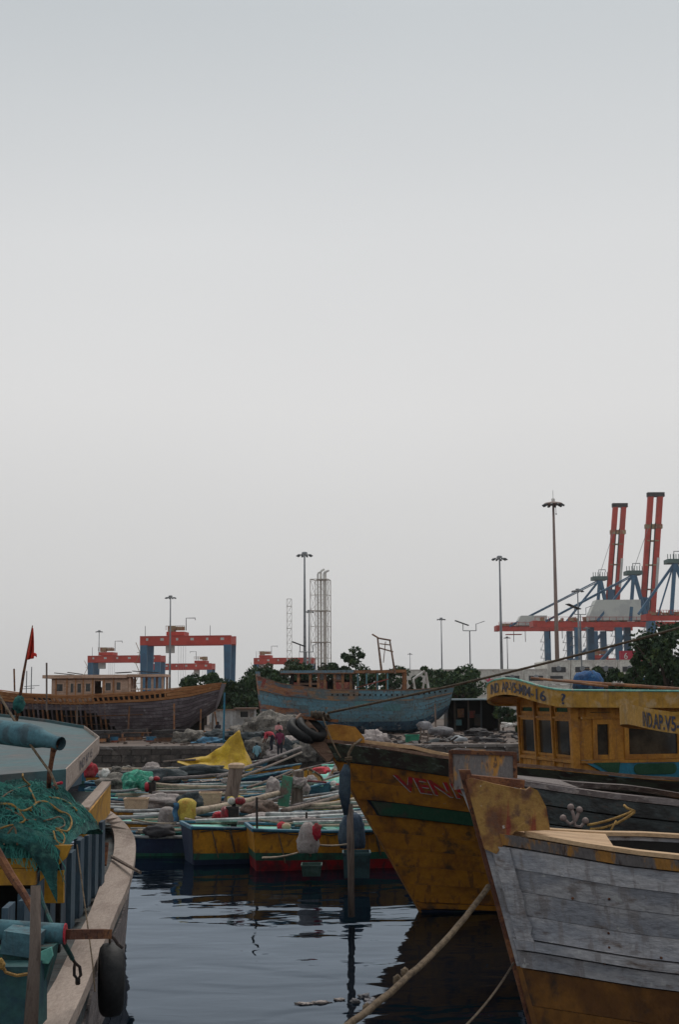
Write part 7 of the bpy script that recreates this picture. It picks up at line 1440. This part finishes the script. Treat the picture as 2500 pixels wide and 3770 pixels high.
gantry(2165, 2420, 2426, 2442, 620, 'red gantry crane under the ship-to-shore cranes', .2)
# ------------------------------------------------------------------ ship-to-shore cranes
def sts(px0, d, label, x_tip, y_g, x_hinge, x_apex, y_apex, boom_top=None, legs=(), gt=22, house=None, xr=2600):
    def Q(px, py, o=0.0): return P(px, py, d + o)
    base = Q(px0, 2560); t = thing('ship_to_shore_crane', label, 'crane', (base.x, d, LAND), 0, 'ship-to-shore cranes'); G = 9.0
    for o in (-G / 2, G / 2):
        mb = MB(); a, b = Q(x_tip, y_g + gt * .5 + (3 if o < 0 else -3), o), Q(xr, y_g + gt * .5, o); a.y = d + o; mb.beam(a, b, 1.6, gt / FPX * d * .75); part(t, 'girder', mb, M_crred, world=True)
    mb = MB(); c = Q(x_tip, y_g + gt * .5); mb.box(c, (1.8, G + 2, 2.4)); part(t, 'girder_end', mb, M_crred, world=True)
    mb = MB(); c = Q(x_tip + 60, y_g + gt + 12); mb.box(c, (7, 5, .3)); c = Q(x_tip + 80, y_g + gt + 20)
    for dx in (-2.6, 2.6):
        for dz in (-2.4, 2.4): mb.beam(c + V((dx, -2, dz)), c + V((-dx if dz > 0 else dx, -2, dz)), .25); mb.beam(c + V((dx, -2, -2.4)), c + V((dx, -2, 2.6)), .25)
    part(t, 'service_basket', mb, M_crred, world=True)
    for px, o in legs:
        mb = MB(); a = Q(px, y_g + gt, o); mb.loft([[V((a.x + ux * q, a.y + uy * q, z)) for ux, uy in ((-1, -1), (1, -1), (1, 1), (-1, 1))] for q, z in ((1.6, LAND + 3), (1.3, LAND + 7), (1.3, a.z))]); part(t, 'leg', mb, M_crblue, world=True)
        mb = MB()
        for k in range(7): z = LAND + 4 + k * 3.6; mb.box((a.x - 2.4, a.y, z), (1.7, 2, .15)); mb.beam((a.x - 3.0, a.y - .9, z), (a.x - 1.8, a.y - .9, z + 3.6), .16); mb.beam((a.x - 3.2, a.y - 1, z), (a.x - 3.2, a.y - 1, z + 1.1), .12)
        part(t, 'stair', mb, M_galv, world=True)
    L = sorted(legs)
    if len(L) > 2:
        mb = MB(); a, b = Q(L[0][0], 2400, L[0][1]), Q(L[-1][0], 2330, L[-1][1]); mb.beam(V((a.x, a.y, LAND + 6)), V((b.x, b.y, b.z)), 1.2); part(t, 'diagonal_brace', mb, M_crblue, world=True)
        mb = MB(); a, b = Q(L[0][0], 2440, L[0][1]), Q(L[-1][0], 2440, L[-1][1]); mb.beam(V((a.x, a.y, LAND + 9)), V((b.x, b.y, LAND + 9)), 1.2, 1.8); part(t, 'portal_beam', mb, M_crblue, world=True)
    # A-frame with platform
    for o in (-G / 2, G / 2):
        for px in (x_apex - 8, x_apex + 26):
            mb = MB(); mb.beam(Q(px if px < x_apex else x_hinge, y_g, o), Q(x_apex + (4 if px < x_apex else 8), y_apex + 8, o * .6), 1.3); part(t, 'a_frame_leg', mb, M_crblue, world=True)
        mb = MB(); mb.beam(Q(x_apex, y_apex + 10, o * .6), Q(x_apex - 130, y_g, o), .9); part(t, 'a_frame_brace', mb, M_crblue, world=True)
        mb = MB(); mb.tube([Q(x_apex, y_apex + 6, o * .6), Q(x_tip + 45, y_g, o)], .28, 6); part(t, 'backstay', mb, M_crblue, world=True)
        mb = MB(); mb.tube([Q(x_apex, y_apex + 12, o * .6), Q(x_tip + 45, y_g + 4, o)], .22, 6); part(t, 'backstay', mb, M_crblue, world=True)
    mb = MB(); c = Q(x_apex + 2, y_apex); mb.box(c, (6.5, 7, 1.6)); 
    for k in range(7): mb.beam(c + V((-3.2 + 1.05 * k, -3.4, .8)), c + V((-3.2 + 1.05 * k, -3.4, 2.6)), .25)
    part(t, 'apex_platform', mb, mat('crane_green_grey', (0.10, 0.15, 0.14), rnd=.1, bump=0), world=True)
    mb = MB(); mb.tube([c + V((0, 0, .8)), c + V((0, 0, 4)), c + V((3, 0, 4)), c + V((3, 0, 3))], .2, 5); part(t, 'apex_davit', mb, M_galv, world=True)
    if house:
        mb = MB(); h0, h1 = Q(house[0], y_g), Q(house[1], house[2]); mb.prism([V((h0.x, d - 4.6, h0.z)), V((h1.x, d - 4.6, h0.z)), V((h1.x, d - 4.6, h1.z)), V((lerp(h0.x, h1.x, .14), d - 4.6, h1.z)), V((h0.x, d - 4.6, lerp(h0.z, h1.z, .25)))], (0, 8, 0)); part(t, 'machinery_house', mb, M_crwhite, world=True)
    mb = MB(); r = random.Random(px0)
    for k in range(26):
        x = r.uniform(x_tip + 10, x_hinge - 20); c = Q(x, y_g - r.uniform(0, 7), r.uniform(-4, 4)); mb.box(c, (r.uniform(.6, 3), 1.2, r.uniform(.5, 1.6)))
    part(t, 'deck_machinery', mb, M_crgrey, world=True, kind='stuff')
    mb = MB()
    for k in range(18): x = lerp(x_tip, x_hinge, k / 17); c = Q(x, y_g); mb.beam(c + V((0, -5.4, 0)), c + V((0, -5.4, 1.3)), .16)
    mb.beam(Q(x_tip, y_g) + V((0, -5.4, 1.3)), Q(x_hinge, y_g) + V((0, -5.4, 1.3)), .16); part(t, 'handrail', mb, M_crred, world=True)
    if boom_top:
        (xa0, ya0), (xa1, ya1), wid = boom_top
        for i, o in enumerate((-1, 1)):
            p0, p1 = Q(xa0 + (0 if o < 0 else wid), ya0, 0), Q(xa1 + (0 if o < 0 else wid * .95), ya1, 0); mb = MB(); mb.beam(p0, p1, 2.2, 2.4, up=(0, 1, 0)); part(t, 'boom_beam', mb, M_crred, world=True)
            mb = MB(); mb.beam(p0.lerp(p1, .0) + V((.9 if o < 0 else -1.5, -1.3, 0)), p0.lerp(p1, .75) + V((.9 if o < 0 else -1.5, -1.3, 0)), .35); part(t, 'boom_rail', mb, M_ironblk, world=True)
        for k, f in enumerate((.2, .4, .6, .72, .985)):
            p0, p1 = Q(xa0, ya0), Q(xa1, ya1); c = p0.lerp(p1, f); w = wid / FPX * d; mb = MB(); mb.box(c + V((w / 2, 0, 0)), (w + (3 if k in (3, 4) else 1), 2.6, 1.8 if k in (3, 4) else .5)); part(t, 'boom_cross_beam', mb, M_crgrey if k != 4 else M_scrap, world=True)
        mb = MB(); p0, p1 = Q(xa0 + wid, ya0), Q(xa1 + wid, ya1); mb.beam(p0.lerp(p1, .18) + V((.6, -1.4, 0)), p0.lerp(p1, .46) + V((.6, -1.4, 0)), 1.1, .1); part(t, 'lettered_strip', mb, M_crwhite, world=True)
        mb = MB(); p0 = Q(xa0 - 6, ya0 + 60); mb.beam(Q(xa0 + 10, ya0 - 60), Q(xa0 + 4, y_g + gt), 3.0, 3.0); part(t, 'tower_column', mb, M_crblue, world=True)
        for o in (-2, 2):
            mb = MB(); mb.tube([Q(x_apex, y_apex, o), Q(xa0 + (xa1 - xa0) * .72, ya0 + (ya1 - ya0) * .72, o)], .10, 4); part(t, 'boom_stay', mb, M_galv, world=True)
    return t
sts(2110, 640, 'ship-to-shore crane with raised red boom, left of the two booms', 1832, 2304, 2250, 2205, 2130, ((2240, 2230), (2268, 1855), 32), ((2016, -4), (2098, 6), (2190, -4), (2222, 6)), 20, (1900, 2010, 2268), 2330)
sts(2280, 580, 'ship-to-shore crane with raised red boom, right of the two booms', 1965, 2286, 2385, 2330, 2110, ((2368, 2260), (2398, 1815), 36), ((2128, -4), (2175, 6), (2278, -4), (2310, 6)), 24, (2165, 2352, 2210), 2600)
sts(2500, 540, 'ship-to-shore crane cut off by the right edge', 2380, 2262, 2560, 2482, 2068, None, ((2400, -4), (2395, 6), (2600, -4)), 24, None, 2750)
mb = MB(); c = P(2312, 2428, 500); mb.box(c, (5.2, 3, 6.0)); kc = single('red_crane_cab', mb, mat('crimson_cab', (0.40, 0.01, 0.04), rnd=0, bump=0), 'crimson crane house with a white 6 between the trees', 'cab')
kc.location.z = c.z - 3.0
ROOT[kc.name] = Matrix.Translation(kc.location); lettering(kc, '6', 3.0, lambda u, v: V((c.x - 1.6 + 1.4 * u, c.y - 1.56, c.z + .2 + v)), M_crwhite, world=True)
mb = MB(); mb.beam((c.x, c.y, LAND), (c.x, c.y, c.z - 3.05), 1.6); mb.v = [p - kc.location for p in mb.v]; part(kc, 'column', mb, M_crblue)
for px, y0, y1, d in ((95, 2470, 2545, 140), (113, 2455, 2545, 140)):
    mb = MB(); a, b = P(px, y1, d), P(px + 2, y0, d); a.z = LAND; mb.tube([a, b], .05, 4); m_ = b.lerp(a, .35); mb.tube([m_ - V((.7, 0, 0)), m_ + V((.8, 0, .1))], .03, 4); single('boat_mast', mb, M_galv, 'thin far boat mast behind the flag, %s one' % ('left' if px == 95 else 'right'), 'mast')

# ------------------------------------------------------------------ haze
mb = MB(); mb.box((0, 440, 62), (1500, 1010, 128)); hz_o = mesh_obj('haze', mb, []); hz_o['kind'] = 'stuff'; hz_o['label'] = 'thin pale harbour haze'
hm = bpy.data.materials.new('haze'); hm.use_nodes = True; hn = hm.node_tree.nodes; hn.remove(hn['Principled BSDF']); pv = hn.new('ShaderNodeVolumePrincipled'); pv.inputs['Density'].default_value = 0.00010; pv.inputs['Color'].default_value = (0.97, 0.975, 0.985, 1); pv.inputs['Anisotropy'].default_value = 0.0
hm.node_tree.links.new(pv.outputs[0], hn['Material Output'].inputs['Volume']); hz_o.data.materials.append(hm)
